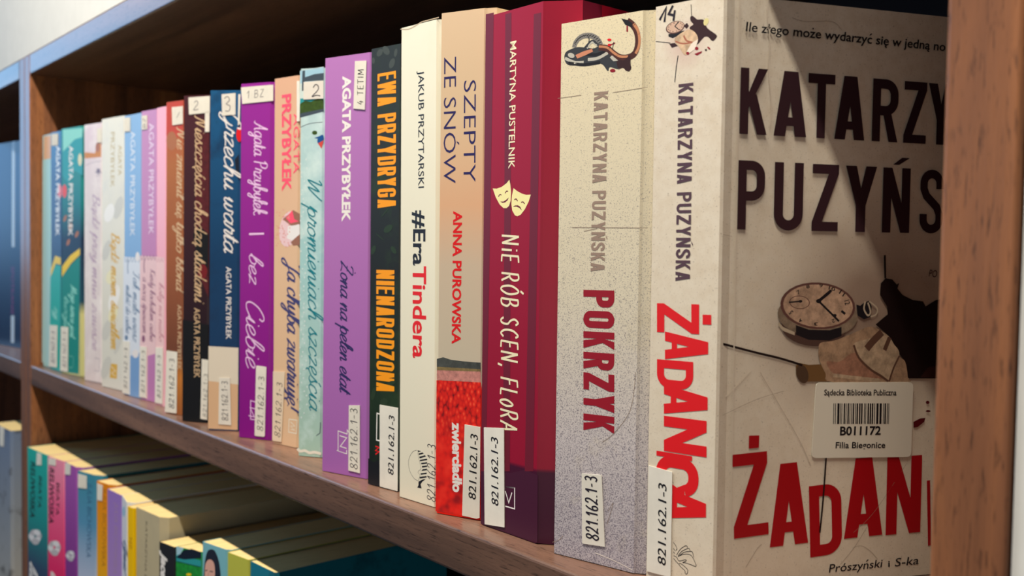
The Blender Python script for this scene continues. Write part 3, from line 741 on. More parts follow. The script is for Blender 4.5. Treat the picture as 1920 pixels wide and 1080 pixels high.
  ('S','spine_picture',[(4.41,104.66),(5.98,101.24),(9.06,104.72)],{'w':0.5,'col':'plumgrey'}),
  ('S','spine_picture',[(9.06,104.72),(10.62,101.32),(13.67,104.79)],{'w':0.5,'col':'plumgrey'}),
  ('S','spine_picture',[(13.67,104.79),(15.22,101.4),(18.24,104.85)],{'w':0.5,'col':'plumgrey'}),
  ('S','spine_picture',[(18.24,104.85),(19.77,101.47),(22.77,104.91)],{'w':0.5,'col':'plumgrey'}),
  ('S','spine_picture',[(5.2,101.99),(4.44,96.61),(5.23,92.02)],{'w':1.3,'col':'plumgrey'}),
  ('P','spine_picture',[(6.19,44.39),(5.75,42.77),(4.58,41.71),(3.13,41.6),(1.95,42.49),(1.49,44.05),(1.94,45.68),(3.11,46.74),(4.56,46.84),(5.74,45.95)],{'col':'plumgrey'}),
  ('T', 'author_lettering', [(11.38, 198.25), (11.31, 119.59), (18.59, 197.69)], {'txt': 'AGATA PRZYBYŁEK', 'style': 'inter', 'col': 'palelilac', 'bold': 0.0}),
  ('T', 'title_lettering', [(2.9, 88.89), (2.65, 48.39), (6.8, 89.0)], {'txt': 'a nocą śpiewam', 'style': 'script', 'col': 'plumgrey', 'th': 0.12}),
  ('T', 'title_lettering', [(13.71, 94.91), (13.16, 43.37), (17.53, 95.0)], {'txt': 'Kiedy kochałam ciebie', 'style': 'script', 'col': 'plumgrey', 'th': 0.12}),
  ('P','spine_picture',[(10.12,32.38),(20.83,34.81),(20.6,1.62),(9.85,1.34)],{'col':'mauve'}),
  ('P','volume_sticker',[(1.33,204.36),(9.06,204.09),(9.1,194.28),(1.36,194.47)],{'col':'label'}),
  ('T', 'volume_sticker/handwritten_number', [(7.17, 195.18), (7.37, 203.1), (3.3, 195.47)], {'txt': 'BZ', 'style': 'hand', 'col': 'pencil', 'th': 0.1}),
  ('P','call_number_sticker',[(-0.86,38.45),(9.01,38.83),(8.3,1.74),(-1.68,1.58)],{'col':'label'}),
  ('T', 'call_number_sticker/handwritten_number', [(6.33, 5.0), (6.84, 36.35), (1.63, 4.87)], {'txt': '821.162.1-3', 'style': 'hand', 'col': 'pen', 'th': 0.08}),
  ('S','publisher_emblem',[(10.53,17.8),(10.64,18.14),(10.93,18.39),(11.42,18.55),(12.09,18.61),(14.43,18.68),(15.09,18.65),(15.55,18.52),(15.82,18.28),(15.88,17.95),(15.29,10.98),(15.16,10.64),(14.86,10.39),(14.37,10.23),(13.7,10.17),(11.74,10.11),(11.07,10.14),(10.6,10.27),(10.32,10.5),(10.24,10.84)],{'w':0.4,'col':'palelilac','sharp':1}),
 ]),
 'pink': dict(L=(-663.9, 13.0), R=(-649.3, 14.28), hx=-646.3, h=207.0, lean=0.3, z0=0, items=[
  ('P','spine_picture',[(-0.77,103.84),(12.54,103.3),(11.32,1.01),(-1.44,0.54)],{'col':'palerose'}),
  ('S','spine_picture',[(-0.1,103.1),(1.56,100.15),(4.01,103.17)],{'w':0.4,'col':'rosegrey'}),
  ('S','spine_picture',[(4.01,103.17),(5.66,100.23),(8.1,103.23)],{'w':0.4,'col':'rosegrey'}),
  ('S','spine_picture',[(8.1,103.23),(9.73,100.3),(12.14,103.29)],{'w':0.4,'col':'rosegrey'}),
  ('T', 'title_lettering', [(4.48, 86.09), (4.21, 45.08), (8.16, 86.22)], {'txt': 'kolej na niebo', 'style': 'script', 'col': 'rosegrey', 'th': 0.12}),
  ('P','call_number_sticker',[(-0.23,40.23),(10.76,40.76),(9.94,1.58),(-1.19,1.14)],{'col':'label'}),
  ('T', 'call_number_sticker/handwritten_number', [(7.64, 5.04), (7.93, 35.68), (2.7, 4.82)], {'txt': '821.162.1-3', 'style': 'hand', 'col': 'pen', 'th': 0.08}),
 ]),
 'inne': dict(L=(-627.59, 6.0), R=(-609.35, 10.55), hx=-597.35, h=206.2, lean=0.5, z0=0, items=[
  ('P','spine_picture',[(0.66,205.71),(18.18,205.72),(18.28,185.04),(10.88,182.01),(0.44,184.36)],{'col':'rust'}),
  ('P','spine_picture',[(12.04,180.21),(11.61,177.84),(10.37,175.87),(8.51,174.61),(6.3,174.24),(4.08,174.83),(2.19,176.29),(0.91,178.4),(0.46,180.85),(0.89,183.24),(2.15,185.21),(4.04,186.46),(6.25,186.81),(8.46,186.2),(10.34,184.73),(11.59,182.63)],{'col':'brownlight'}),
  ('P','volume_sticker',[(6.77,202.45),(18.48,202.26),(18.53,190.89),(7.39,190.57)],{'col':'label'}),
  ('S','volume_sticker/handwritten_number',[(11.97,195.13),(15.38,198.69)],{'w':0.4,'col':'pencil','sharp':1}),
  ('T', 'title_lettering', [(12.0, 188.89), (11.6, 82.35), (17.13, 188.56)], {'txt': 'Nie zmienił się tylko blond', 'style': 'script', 'col': 'tan', 'th': 0.13}),
  ('T', 'author_lettering', [(13.08, 72.91), (13.27, 29.9), (17.38, 72.76)], {'txt': 'AGATA PRZYBYŁEK', 'style': 'inter', 'col': 'tan', 'bold': 0.01}),
  ('P','call_number_sticker',[(1.56,41.76),(13.22,41.56),(12.53,0.77),(-0.06,0.43)],{'col':'label'}),
  ('T', 'call_number_sticker/handwritten_number', [(9.91, 3.32), (10.35, 37.45), (4.65, 3.46)], {'txt': '821.162.1-3', 'style': 'hand', 'col': 'pen', 'th': 0.08}),
 ]),
 'niesz': dict(L=(-591.01, 3.15), R=(-574.72, 12.94), hx=-562.72, h=205.9, lean=0.4, z0=0, items=[
  ('P','spine_picture',[(10.69,182.5),(19.37,182.29),(19.44,78.97),(13.04,92.23),(9.29,132.46)],{'col':'wine'}),
  ('P','spine_picture',[(7.75,119.03),(12.91,124.1),(19.26,119.13),(18.99,92.37),(11.82,98.93)],{'col':'black'}),
  ('P','spine_picture',[(18.57,95.71),(18.23,93.67),(17.25,92.01),(15.82,91.07),(14.23,91.04),(12.8,91.91),(11.79,93.53),(11.43,95.56),(11.78,97.61),(12.77,99.27),(14.2,100.2),(15.78,100.23),(17.22,99.35),(18.21,97.74)],{'col':'wine2'}),
  ('P','spine_picture',[(0.07,64.81),(19.52,62.17),(19.2,0.01),(0.07,0.01)],{'col':'black'}),
  ('P','volume_sticker',[(4.25,204.66),(20.05,205.07),(20.1,194.83),(4.68,193.99)],{'col':'label'}),
  ('S','volume_sticker/handwritten_number',[(8.63,201.17),(10.21,202.45),(11.41,200.75),(8.25,196.87),(11.82,197.08)],{'w':0.4,'col':'pencil'}),
  ('P','name_sticker',[(16.56,195.61),(19.9,195.83),(19.76,182.94),(16.61,182.85)],{'col':'label'}),
  ('T', 'title_lettering', [(9.06, 193.19), (9.11, 76.63), (13.81, 193.04)], {'txt': 'Nieszczęścia chodzą stadami', 'style': 'script', 'col': 'tan', 'th': 0.13}),
  ('T', 'author_lettering', [(8.73, 72.57), (8.89, 28.2), (13.32, 72.05)], {'txt': 'AGATA PRZYBYŁEK', 'style': 'inter', 'col': 'tan', 'bold': 0.01}),
  ('S','publisher_emblem',[(14.13,19.69),(7.72,19.97),(7.76,9.76),(13.78,9.14)],{'w':0.5,'col':'orange','sharp':1}),
  ('S','publisher_emblem',[(8.93,17.67),(13.35,15.23),(8.95,13.58),(13.37,11.15)],{'w':0.5,'col':'orange','sharp':1}),
  ('P','call_number_sticker',[(14.84,40.38),(19.62,39.95),(18.99,2.03),(14.0,2.36)],{'col':'label'}),
  ('T', 'call_number_sticker/handwritten_number', [(18.59, 3.36), (19.26, 31.83), (15.8, 3.85)], {'txt': '821.162.1-3', 'style': 'hand', 'col': 'pen', 'th': 0.08}),
 ]),
 'grzechu': dict(L=(-553.08, 4.21), R=(-539.15, 16.71), hx=-527.15, h=204.9, lean=0.7, z0=0, items=[
  ('P','lower_picture',[(0.11,51.03),(19.1,50.6),(18.89,0.66),(0.07,0.72)],{'col':'sand'}),
  ('P','lower_picture',[(0.11,51.03),(19.1,50.6),(19.09,28.27),(0.1,29.91)],{'col':'creambox'}),
  ('P','spine_picture',[(21.01,178.65),(20.82,176.72),(20.27,175.18),(19.47,174.32),(18.58,174.32),(17.77,175.18),(17.2,176.72),(16.99,178.65),(17.18,180.58),(17.73,182.12),(18.53,182.98),(19.42,182.98),(20.23,182.12),(20.8,180.57)],{'col':'red'}),
  ('P','spine_picture',[(16.08,163.72),(18.74,166.9),(19.17,151.0),(17.14,154.17)],{'col':'navydark'}),
  ('P','volume_sticker',[(7.81,202.47),(16.52,203.21),(16.59,190.38),(8.21,189.78)],{'col':'label'}),
  ('S','volume_sticker/handwritten_number',[(9.5,199.93),(11.51,201.18),(12.86,198.96),(10.86,196.75),(13.21,195.47),(12.56,192.62),(10.21,192.63)],{'w':0.45,'col':'pencil'}),
  ('P','name_sticker',[(18.29,202.4),(19.69,202.55),(19.13,184.36),(18.13,184.04)],{'col':'label'}),
  ('T', 'title_lettering', [(9.54, 192.95), (9.65, 108.37), (14.9, 192.93)], {'txt': 'Grzechu warta', 'style': 'script', 'col': 'white', 'th': 0.14}),
  ('T', 'author_lettering', [(11.05, 99.39), (11.29, 55.55), (14.43, 99.45)], {'txt': 'AGATA PRZYBYŁEK', 'style': 'inter', 'col': 'white', 'bold': 0.01}),
  ('P','call_number_sticker',[(7.17,32.09),(13.96,32.15),(14.97,3.43),(6.81,3.76)],{'col':'label'}),
  ('T', 'call_number_sticker/handwritten_number', [(12.92, 5.96), (12.44, 30.64), (9.18, 6.14)], {'txt': '821.162.1-3', 'style': 'hand', 'col': 'pen', 'th': 0.08}),
 ]),
 'bez': dict(L=(-522.01, 9.51), R=(-502.31, 19.2), hx=-495.52, h=205.5, lean=0.9, z0=0, items=[
  ('P','volume_sticker',[(0.68,203.49),(23.44,203.76),(23.52,194.73),(1.71,193.95)],{'col':'label'}),
  ('T', 'volume_sticker/handwritten_number', [(4.74, 196.86), (17.92, 197.42), (5.09, 201.11)], {'txt': '1 BZ', 'style': 'hand', 'col': 'pencil', 'th': 0.07}),
  ('T', 'author_lettering', [(10.16, 183.5), (9.85, 129.97), (15.05, 183.31)], {'txt': 'Agata Przybyłek', 'style': 'script', 'col': 'palepurple', 'th': 0.11, 'upr': 1}),
  ('S','title_lettering',[(6.89,118.88),(17.49,119.25)],{'w':1.1,'col':'palepurple','sharp':1}),
  ('T', 'title_lettering', [(7.36, 108.08), (6.93, 90.75), (12.31, 108.15)], {'txt': 'bez', 'style': 'script', 'col': 'palepurple', 'th': 0.12}),
  ('T', 'title_lettering', [(5.28, 81.71), (5.21, 41.84), (11.77, 81.93)], {'txt': 'Ciebie', 'style': 'script', 'col': 'palepurple', 'th': 0.1}),
  ('P','call_number_sticker',[(12.84,42.01),(12.92,42.41),(13.14,42.69),(13.49,42.84),(13.99,42.86),(18.94,42.53),(19.43,42.44),(19.78,42.24),(19.98,41.94),(20.04,41.53),(19.31,2.71),(19.23,2.3),(19.01,2.01),(18.66,1.83),(18.16,1.77),(13.2,1.74),(12.71,1.8),(12.35,1.97),(12.14,2.26),(12.08,2.67)],{'col':'label'}),
  ('T', 'call_number_sticker/handwritten_number', [(17.94, 4.76), (18.79, 37.42), (13.94, 5.03)], {'txt': '821.162.1-3', 'style': 'hand', 'col': 'pen', 'th': 0.08}),
  ('S','publisher_emblem',[(12.66,21.45),(8.83,22.1),(8.92,11.16),(12.75,11.17)],{'w':0.5,'col':'palepurple','sharp':1}),
  ('S','publisher_emblem',[(7.37,13.22),(11.59,12.63),(8.48,18.0),(12.7,17.4)],{'w':0.5,'col':'palepurple','sharp':1}),
 ]),
 'jachyba': dict(L=(-494.82, 17.82), R=(-473.59, 21.99), hx=-461.59, h=206.1, lean=-0.5, z0=0, items=[
  ('T', 'author_lettering', [(7.38, 196.59), (7.8, 142.8), (15.3, 195.87)], {'txt': 'PRZYBYŁEK', 'style': 'inter', 'col': 'pinktext', 'bold': 0.035}),
  ('T', 'author_lettering', [(17.46, 185.43), (17.5, 152.26), (22.26, 185.06)], {'txt': 'AGATA', 'style': 'inter', 'col': 'pinktext', 'bold': 0.005}),
  ('P','spine_picture',[(22.0,120.95),(20.61,117.64),(18.41,114.82),(15.63,112.83),(12.62,111.93),(9.73,112.23),(7.32,113.71),(5.69,116.19),(5.05,119.37),(5.47,122.86),(6.91,126.22),(9.18,129.04),(11.99,130.98),(15.01,131.82),(17.86,131.46),(20.21,129.95),(21.78,127.49),(22.4,124.37)],{'col':'palepink'}),
  ('P','spine_picture',[(8.15,127.29),(15.14,130.77),(17.44,132.22),(22.96,130.08),(23.0,124.8),(16.59,123.07)],{'col':'skinbrown'}),
  ('P','spine_picture',[(10.97,127.86),(16.52,132.23),(18.4,127.19),(22.08,125.98),(15.19,124.85)],{'col':'pinktext'}),
  ('P','spine_picture',[(15.27,114.48),(23.05,118.93),(23.1,113.06),(17.6,112.42)],{'col':'skinbrown'}),
  ('P','spine_picture',[(12.87,123.38),(23.01,124.22),(23.05,118.93),(16.65,115.38),(11.99,116.55)],{'col':'palewhite'}),
  ('P','spine_picture',[(4.82,122.4),(4.56,122.07),(4.04,122.07),(3.77,122.41),(4.03,122.74),(4.56,122.74)],{'col':'confetti'}),
  ('P','spine_picture',[(10.12,128.59),(9.87,128.25),(9.35,128.26),(9.09,128.6),(9.34,128.93),(9.86,128.92)],{'col':'confetti'}),
  ('P','spine_picture',[(4.88,118.54),(4.62,118.2),(4.1,118.2),(3.83,118.54),(4.09,118.88),(4.62,118.88)],{'col':'confetti'}),
  ('P','spine_picture',[(15.0,122.33),(14.75,122.0),(14.24,122.0),(13.98,122.34),(14.23,122.67),(14.74,122.67)],{'col':'confetti'}),
  ('P','spine_picture',[(14.85,112.48),(14.6,112.14),(14.08,112.13),(13.83,112.47),(14.08,112.8),(14.59,112.81)],{'col':'confetti'}),
  ('P','spine_picture',[(13.76,124.88),(13.51,124.55),(12.99,124.55),(12.73,124.89),(12.99,125.22),(13.5,125.22)],{'col':'confetti'}),
  ('P','spine_picture',[(11.83,111.75),(11.58,111.42),(11.06,111.41),(10.8,111.74),(11.06,112.08),(11.57,112.09)],{'col':'confetti'}),
  ('P','spine_picture',[(6.09,119.37),(5.83,119.03),(5.31,119.03),(5.04,119.37),(5.3,119.71),(5.82,119.71)],{'col':'confetti'}),
  ('P','spine_picture',[(4.7,113.74),(4.44,113.4),(3.91,113.4),(3.65,113.74),(3.91,114.08),(4.43,114.08)],{'col':'confetti'}),
  ('P','spine_picture',[(6.47,122.29),(6.21,121.96),(5.69,121.96),(5.43,122.3),(5.69,122.63),(6.21,122.63)],{'col':'confetti'}),
  ('P','spine_picture',[(14.45,123.96),(14.19,123.62),(13.68,123.63),(13.42,123.96),(13.68,124.29),(14.19,124.29)],{'col':'confetti'}),
  ('P','spine_picture',[(13.12,128.13),(12.86,127.79),(12.35,127.8),(12.09,128.14),(12.34,128.47),(12.86,128.46)],{'col':'confetti'}),
  ('P','spine_picture',[(8.99,117.35),(8.73,117.01),(8.21,117.01),(7.95,117.34),(8.21,117.68),(8.73,117.68)],{'col':'confetti'}),
  ('P','spine_picture',[(3.47,112.48),(3.21,112.14),(2.68,112.14),(2.42,112.48),(2.68,112.82),(3.2,112.82)],{'col':'confetti'}),
  ('P','spine_picture',[(5.93,130.95),(5.67,130.62),(5.15,130.62),(4.89,130.96),(5.15,131.3),(5.67,131.29)],{'col':'confetti'}),
  ('P','spine_picture',[(13.95,128.49),(13.69,128.16),(13.18,128.17),(12.92,128.5),(13.18,128.83),(13.69,128.83)],{'col':'confetti'}),
  ('P','spine_picture',[(13.12,118.93),(12.87,118.6),(12.35,118.6),(12.09,118.93),(12.35,119.27),(12.86,119.27)],{'col':'confetti'}),
  ('P','spine_picture',[(5.93,129.36),(5.67,129.02),(5.15,129.03),(4.89,129.37),(5.15,129.7),(5.67,129.7)],{'col':'confetti'}),
  ('P','spine_picture',[(11.7,128.86),(11.45,128.53),(10.93,128.53),(10.67,128.87),(10.93,129.2),(11.44,129.2)],{'col':'confetti'}),
  ('P','spine_picture',[(14.31,128.89),(14.06,128.56),(13.55,128.57),(13.29,128.91),(13.54,129.24),(14.05,129.23)],{'col':'confetti'}),
  ('P','spine_picture',[(9.31,128.74),(9.06,128.41),(8.54,128.41),(8.28,128.75),(8.53,129.08),(9.05,129.08)],{'col':'confetti'}),
  ('P','spine_picture',[(4.12,119.31),(3.86,118.97),(3.34,118.97),(3.07,119.31),(3.33,119.65),(3.86,119.65)],{'col':'confetti'}),
  ('P','spine_picture',[(9.33,119.0),(9.07,118.66),(8.55,118.66),(8.29,119.0),(8.55,119.33),(9.06,119.33)],{'col':'confetti'}),
  ('P','spine_picture',[(3.6,131.24),(3.34,130.9),(2.81,130.91),(2.55,131.25),(2.81,131.59),(3.33,131.58)],{'col':'confetti'}),
  ('P','spine_picture',[(14.8,120.15),(14.54,119.82),(14.03,119.82),(13.77,120.16),(14.03,120.49),(14.54,120.49)],{'col':'confetti'}),
  ('P','spine_picture',[(14.0,127.88),(13.75,127.55),(13.24,127.56),(12.98,127.89),(13.23,128.23),(13.74,128.22)],{'col':'confetti'}),
  ('P','spine_picture',[(10.09,119.45),(9.83,119.11),(9.31,119.11),(9.05,119.45),(9.31,119.78),(9.83,119.78)],{'col':'confetti'}),
  ('P','spine_picture',[(3.6,118.35),(3.34,118.01),(2.81,118.01),(2.55,118.35),(2.81,118.68),(3.33,118.68)],{'col':'confetti'}),
  ('P','spine_picture',[(14.49,127.55),(14.23,127.21),(13.72,127.22),(13.46,127.56),(13.72,127.89),(14.23,127.88)],{'col':'confetti'}),
  ('P','spine_picture',[(10.29,114.58),(10.03,114.24),(9.52,114.24),(9.26,114.58),(9.51,114.91),(10.03,114.92)],{'col':'confetti'}),
  ('P','spine_picture',[(9.39,126.72),(9.13,126.39),(8.61,126.39),(8.35,126.73),(8.61,127.06),(9.12,127.06)],{'col':'confetti'}),
  ('P','spine_picture',[(6.97,114.85),(6.71,114.52),(6.19,114.51),(5.93,114.85),(6.19,115.19),(6.71,115.19)],{'col':'confetti'}),
  ('P','spine_picture',[(8.1,123.52),(7.84,123.18),(7.32,123.19),(7.06,123.52),(7.31,123.86),(7.83,123.86)],{'col':'confetti'}),
  ('P','spine_picture',[(9.11,121.73),(8.85,121.4),(8.33,121.4),(8.07,121.74),(8.33,122.07),(8.85,122.07)],{'col':'confetti'}),
  ('P','spine_picture',[(8.94,128.5),(8.68,128.17),(8.16,128.17),(7.9,128.51),(8.16,128.85),(8.67,128.84)],{'col':'confetti'}),
  ('P','spine_picture',[(11.28,118.32),(11.02,117.98),(10.51,117.98),(10.25,118.32),(10.5,118.65),(11.02,118.65)],{'col':'confetti'}),
  ('P','spine_picture',[(10.12,120.64),(9.86,120.3),(9.34,120.3),(9.08,120.64),(9.34,120.98),(9.86,120.98)],{'col':'confetti'}),
  ('P','spine_picture',[(3.9,123.48),(3.64,123.15),(3.12,123.15),(2.85,123.49),(3.11,123.82),(3.64,123.82)],{'col':'confetti'}),
  ('P','spine_picture',[(5.41,122.52),(5.15,122.18),(4.63,122.18),(4.36,122.52),(4.62,122.86),(5.14,122.86)],{'col':'confetti'}),
  ('P','spine_picture',[(3.08,116.64),(2.82,116.3),(2.29,116.29),(2.02,116.63),(2.28,116.97),(2.81,116.97)],{'col':'confetti'}),
  ('P','spine_picture',[(12.42,130.93),(12.17,130.6),(11.65,130.61),(11.39,130.94),(11.65,131.27),(12.16,131.27)],{'col':'confetti'}),
  ('P','spine_picture',[(9.31,132.52),(9.05,132.19),(8.54,132.19),(8.28,132.53),(8.53,132.86),(9.05,132.86)],{'col':'confetti'}),
  ('P','spine_picture',[(10.23,117.01),(9.97,116.68),(9.46,116.67),(9.19,117.01),(9.45,117.35),(9.97,117.35)],{'col':'confetti'}),
  ('P','spine_picture',[(14.2,112.96),(13.94,112.62),(13.43,112.62),(13.17,112.95),(13.43,113.28),(13.94,113.29)],{'col':'confetti'}),
  ('P','spine_picture',[(8.54,122.4),(8.29,122.07),(7.77,122.07),(7.51,122.41),(7.76,122.74),(8.28,122.74)],{'col':'confetti'}),
  ('P','spine_picture',[(13.75,114.03),(13.5,113.69),(12.99,113.69),(12.73,114.02),(12.98,114.36),(13.5,114.36)],{'col':'confetti'}),
  ('T', 'title_lettering', [(12.56, 104.34), (12.98, 21.4), (19.05, 104.46)], {'txt': 'Ja chyba zwariuję!', 'style': 'script', 'col': 'inkblue', 'th': 0.14}),
  ('P','volume_sticker',[(20.29,203.0),(22.56,202.92),(22.75,180.94),(20.47,180.82)],{'col':'label'}),
  ('P','call_number_sticker',[(0.68,41.03),(11.17,41.68),(8.4,1.62),(0.24,1.26)],{'col':'labelclear'}),
  ('T', 'call_number_sticker/handwritten_number', [(7.19, 3.73), (9.09, 35.76), (2.4, 3.69)], {'txt': '821.162.1-3', 'style': 'hand', 'col': 'pen', 'th': 0.07}),
  ('S','publisher_emblem',[(14.67,15.28),(21.64,15.53),(21.24,8.02),(14.26,8.0),(14.67,15.28)],{'w':0.45,'col':'paperwhite','sharp':1}),
  ('S','publisher_emblem',[(16.08,13.95),(19.82,12.02),(16.1,11.55),(19.84,9.63),(16.58,9.81)],{'w':0.45,'col':'paperwhite','sharp':1}),
 ]),
 'wprom': dict(L=(-456.15, 13.22), R=(-444.11, 20.64), hx=-432.11, h=205.9, lean=-0.3, z0=0, items=[
  ('P','spine_picture',[(0.07,204.84),(14.13,206.44),(14.31,183.93),(-0.1,182.13)],{'col':'mintwhite'}),
  ('P','spine_picture',[(0.23,204.83),(14.14,206.17),(14.19,199.78),(0.27,198.11)],{'col':'sky'}),
  ('P','spine_picture',[(1.5,204.77),(3.09,204.98),(3.17,194.64),(1.26,194.15)],{'col':'slate'}),
  ('P','spine_picture',[(3.12,201.35),(8.81,202.79),(14.16,203.11),(14.19,199.23),(3.13,199.11)],{'col':'slate'}),
  ('P','spine_picture',[(0.33,190.26),(14.26,190.89),(14.28,188.11),(0.19,186.9)],{'col':'turq'}),
  ('P','spine_picture',[(0.19,187.46),(3.2,189.04),(6.7,188.36),(10.49,189.91),(14.27,189.22),(14.31,183.93),(0.06,182.41)],{'col':'hedge'}),
  ('P','spine_picture',[(0.06,182.41),(14.31,184.49),(14.32,183.1),(0.08,180.16)],{'col':'slate'}),
  ('P','volume_sticker',[(2.5,198.86),(14.19,199.09),(14.26,189.78),(2.4,189.63)],{'col':'label'}),
  ('S','volume_sticker/handwritten_number',[(8.23,195.56),(9.49,197.19),(11.07,196.57),(11.08,194.34),(7.63,191.12),(10.16,191.59),(12.37,191.23)],{'w':0.45,'col':'pen'}),
  ('S','spine_picture',[(0.43,175.1),(5.83,176.92),(13.73,177.55)],{'w':0.25,'col':'slate'}),
  ('P','spine_picture',[(10.62,172.04),(10.32,171.39),(9.54,171.01),(8.56,171.03),(7.76,171.45),(7.46,172.12),(7.75,172.77),(8.54,173.16),(9.52,173.13),(10.31,172.71)],{'col':'hedge'}),
  ('P','spine_picture',[(13.91,167.92),(13.02,166.95),(12.01,166.43),(11.14,166.5),(10.64,167.15),(10.65,168.21),(11.17,169.38),(12.05,170.35),(13.07,170.87),(13.94,170.79),(14.44,170.14),(14.42,169.09)],{'col':'bluebird'}),
  ('P','spine_picture',[(8.74,169.29),(12.21,170.33),(12.54,168.65)],{'col':'bluebird'}),
  ('P','spine_picture',[(10.98,166.45),(14.43,168.05),(13.21,163.61)],{'col':'redbird'}),
  ('T', 'title_lettering', [(4.76, 149.71), (6.92, 25.21), (9.21, 149.67)], {'txt': 'W promieniach szczęścia', 'style': 'script', 'col': 'teal', 'th': 0.12}),
  ('P','spine_picture',[(4.42,158.15),(4.26,157.76),(3.91,157.67),(3.63,157.95),(3.63,158.38),(3.91,158.65),(4.26,158.55)],{'col':'dot'}),
  ('P','spine_picture',[(1.26,155.89),(1.1,155.5),(0.75,155.4),(0.47,155.68),(0.47,156.12),(0.75,156.39),(1.1,156.29)],{'col':'dot'}),
  ('P','spine_picture',[(4.95,153.54),(4.79,153.14),(4.44,153.05),(4.16,153.33),(4.16,153.77),(4.44,154.04),(4.79,153.93)],{'col':'dot'}),
  ('P','spine_picture',[(1.75,151.27),(1.6,150.87),(1.25,150.78),(0.96,151.05),(0.96,151.49),(1.24,151.77),(1.59,151.66)],{'col':'dot'}),
  ('P','spine_picture',[(1.76,148.95),(1.61,148.56),(1.26,148.46),(0.97,148.74),(0.97,149.18),(1.25,149.45),(1.6,149.35)],{'col':'dot'}),
  ('P','spine_picture',[(3.51,146.63),(3.35,146.23),(3.0,146.14),(2.72,146.41),(2.72,146.85),(3.0,147.13),(3.35,147.03)],{'col':'dot'}),
  ('P','spine_picture',[(4.29,144.31),(4.13,143.92),(3.78,143.82),(3.5,144.1),(3.5,144.54),(3.78,144.81),(4.13,144.71)],{'col':'dot'}),
  ('P','spine_picture',[(2.2,142.01),(2.05,141.62),(1.7,141.52),(1.41,141.8),(1.41,142.24),(1.69,142.51),(2.04,142.41)],{'col':'dot'}),
  ('P','spine_picture',[(1.78,139.7),(1.63,139.31),(1.28,139.21),(0.99,139.48),(0.99,139.93),(1.27,140.2),(1.62,140.1)],{'col':'dot'}),
  ('P','spine_picture',[(2.86,137.38),(2.7,136.99),(2.35,136.89),(2.07,137.17),(2.07,137.61),(2.35,137.88),(2.7,137.78)],{'col':'dot'}),
  ('P','spine_picture',[(3.36,135.07),(3.2,134.67),(2.85,134.57),(2.57,134.85),(2.57,135.29),(2.85,135.57),(3.2,135.47)],{'col':'dot'}),
  ('P','spine_picture',[(2.84,132.75),(2.69,132.36),(2.34,132.26),(2.05,132.53),(2.05,132.98),(2.33,133.25),(2.68,133.15)],{'col':'dot'}),
  ('P','spine_picture',[(2.96,130.44),(2.8,130.04),(2.45,129.94),(2.17,130.22),(2.17,130.66),(2.45,130.93),(2.8,130.84)],{'col':'dot'}),
  ('P','spine_picture',[(2.01,128.12),(1.85,127.72),(1.5,127.62),(1.22,127.9),(1.21,128.34),(1.5,128.61),(1.85,128.52)],{'col':'dot'}),
  ('P','spine_picture',[(1.34,125.8),(1.19,125.4),(0.83,125.3),(0.55,125.57),(0.55,126.02),(0.83,126.29),(1.18,126.2)],{'col':'dot'}),
  ('P','spine_picture',[(5.2,123.5),(5.05,123.1),(4.7,123.0),(4.41,123.28),(4.41,123.72),(4.69,123.99),(5.04,123.9)],{'col':'dot'}),
  ('P','spine_picture',[(2.52,121.17),(2.36,120.77),(2.01,120.67),(1.72,120.94),(1.72,121.38),(2.0,121.66),(2.36,121.56)],{'col':'dot'}),
  ('P','spine_picture',[(3.25,118.85),(3.1,118.45),(2.75,118.35),(2.46,118.62),(2.46,119.07),(2.74,119.34),(3.09,119.25)],{'col':'dot'}),
  ('P','spine_picture',[(1.74,116.52),(1.58,116.12),(1.23,116.01),(0.95,116.29),(0.94,116.73),(1.23,117.01),(1.58,116.91)],{'col':'dot'}),
  ('P','spine_picture',[(3.98,114.22),(3.82,113.82),(3.47,113.72),(3.19,113.99),(3.19,114.43),(3.47,114.71),(3.82,114.62)],{'col':'dot'}),
  ('P','spine_picture',[(5.02,111.91),(4.86,111.51),(4.51,111.41),(4.23,111.68),(4.23,112.12),(4.51,112.4),(4.86,112.31)],{'col':'dot'}),
  ('P','spine_picture',[(1.71,109.54),(1.56,109.14),(1.21,109.04),(0.92,109.31),(0.92,109.75),(1.2,110.04),(1.55,109.94)],{'col':'dot'}),
  ('P','spine_picture',[(5.28,107.28),(5.13,106.88),(4.78,106.77),(4.5,107.04),(4.49,107.48),(4.77,107.76),(5.13,107.67)],{'col':'dot'}),
  ('P','spine_picture',[(5.15,104.95),(5.0,104.55),(4.65,104.45),(4.36,104.72),(4.36,105.16),(4.64,105.44),(4.99,105.35)],{'col':'dot'}),
  ('P','spine_picture',[(4.22,102.61),(4.06,102.21),(3.71,102.11),(3.43,102.38),(3.42,102.82),(3.7,103.1),(4.06,103.01)],{'col':'dot'}),
  ('P','spine_picture',[(2.73,100.26),(2.57,99.86),(2.22,99.75),(1.94,100.02),(1.93,100.46),(2.22,100.75),(2.57,100.66)],{'col':'dot'}),
  ('P','spine_picture',[(4.41,97.97),(4.25,97.57),(3.9,97.46),(3.62,97.73),(3.61,98.17),(3.89,98.45),(4.25,98.36)],{'col':'dot'}),
  ('P','spine_picture',[(3.98,95.63),(3.83,95.23),(3.47,95.12),(3.19,95.39),(3.19,95.84),(3.47,96.12),(3.82,96.03)],{'col':'dot'}),
  ('P','spine_picture',[(1.59,93.25),(1.44,92.84),(1.08,92.74),(0.8,93.01),(0.8,93.45),(1.08,93.73),(1.43,93.64)],{'col':'dot'}),
  ('P','spine_picture',[(3.56,90.97),(3.41,90.56),(3.06,90.46),(2.77,90.73),(2.77,91.17),(3.05,91.45),(3.4,91.36)],{'col':'dot'}),
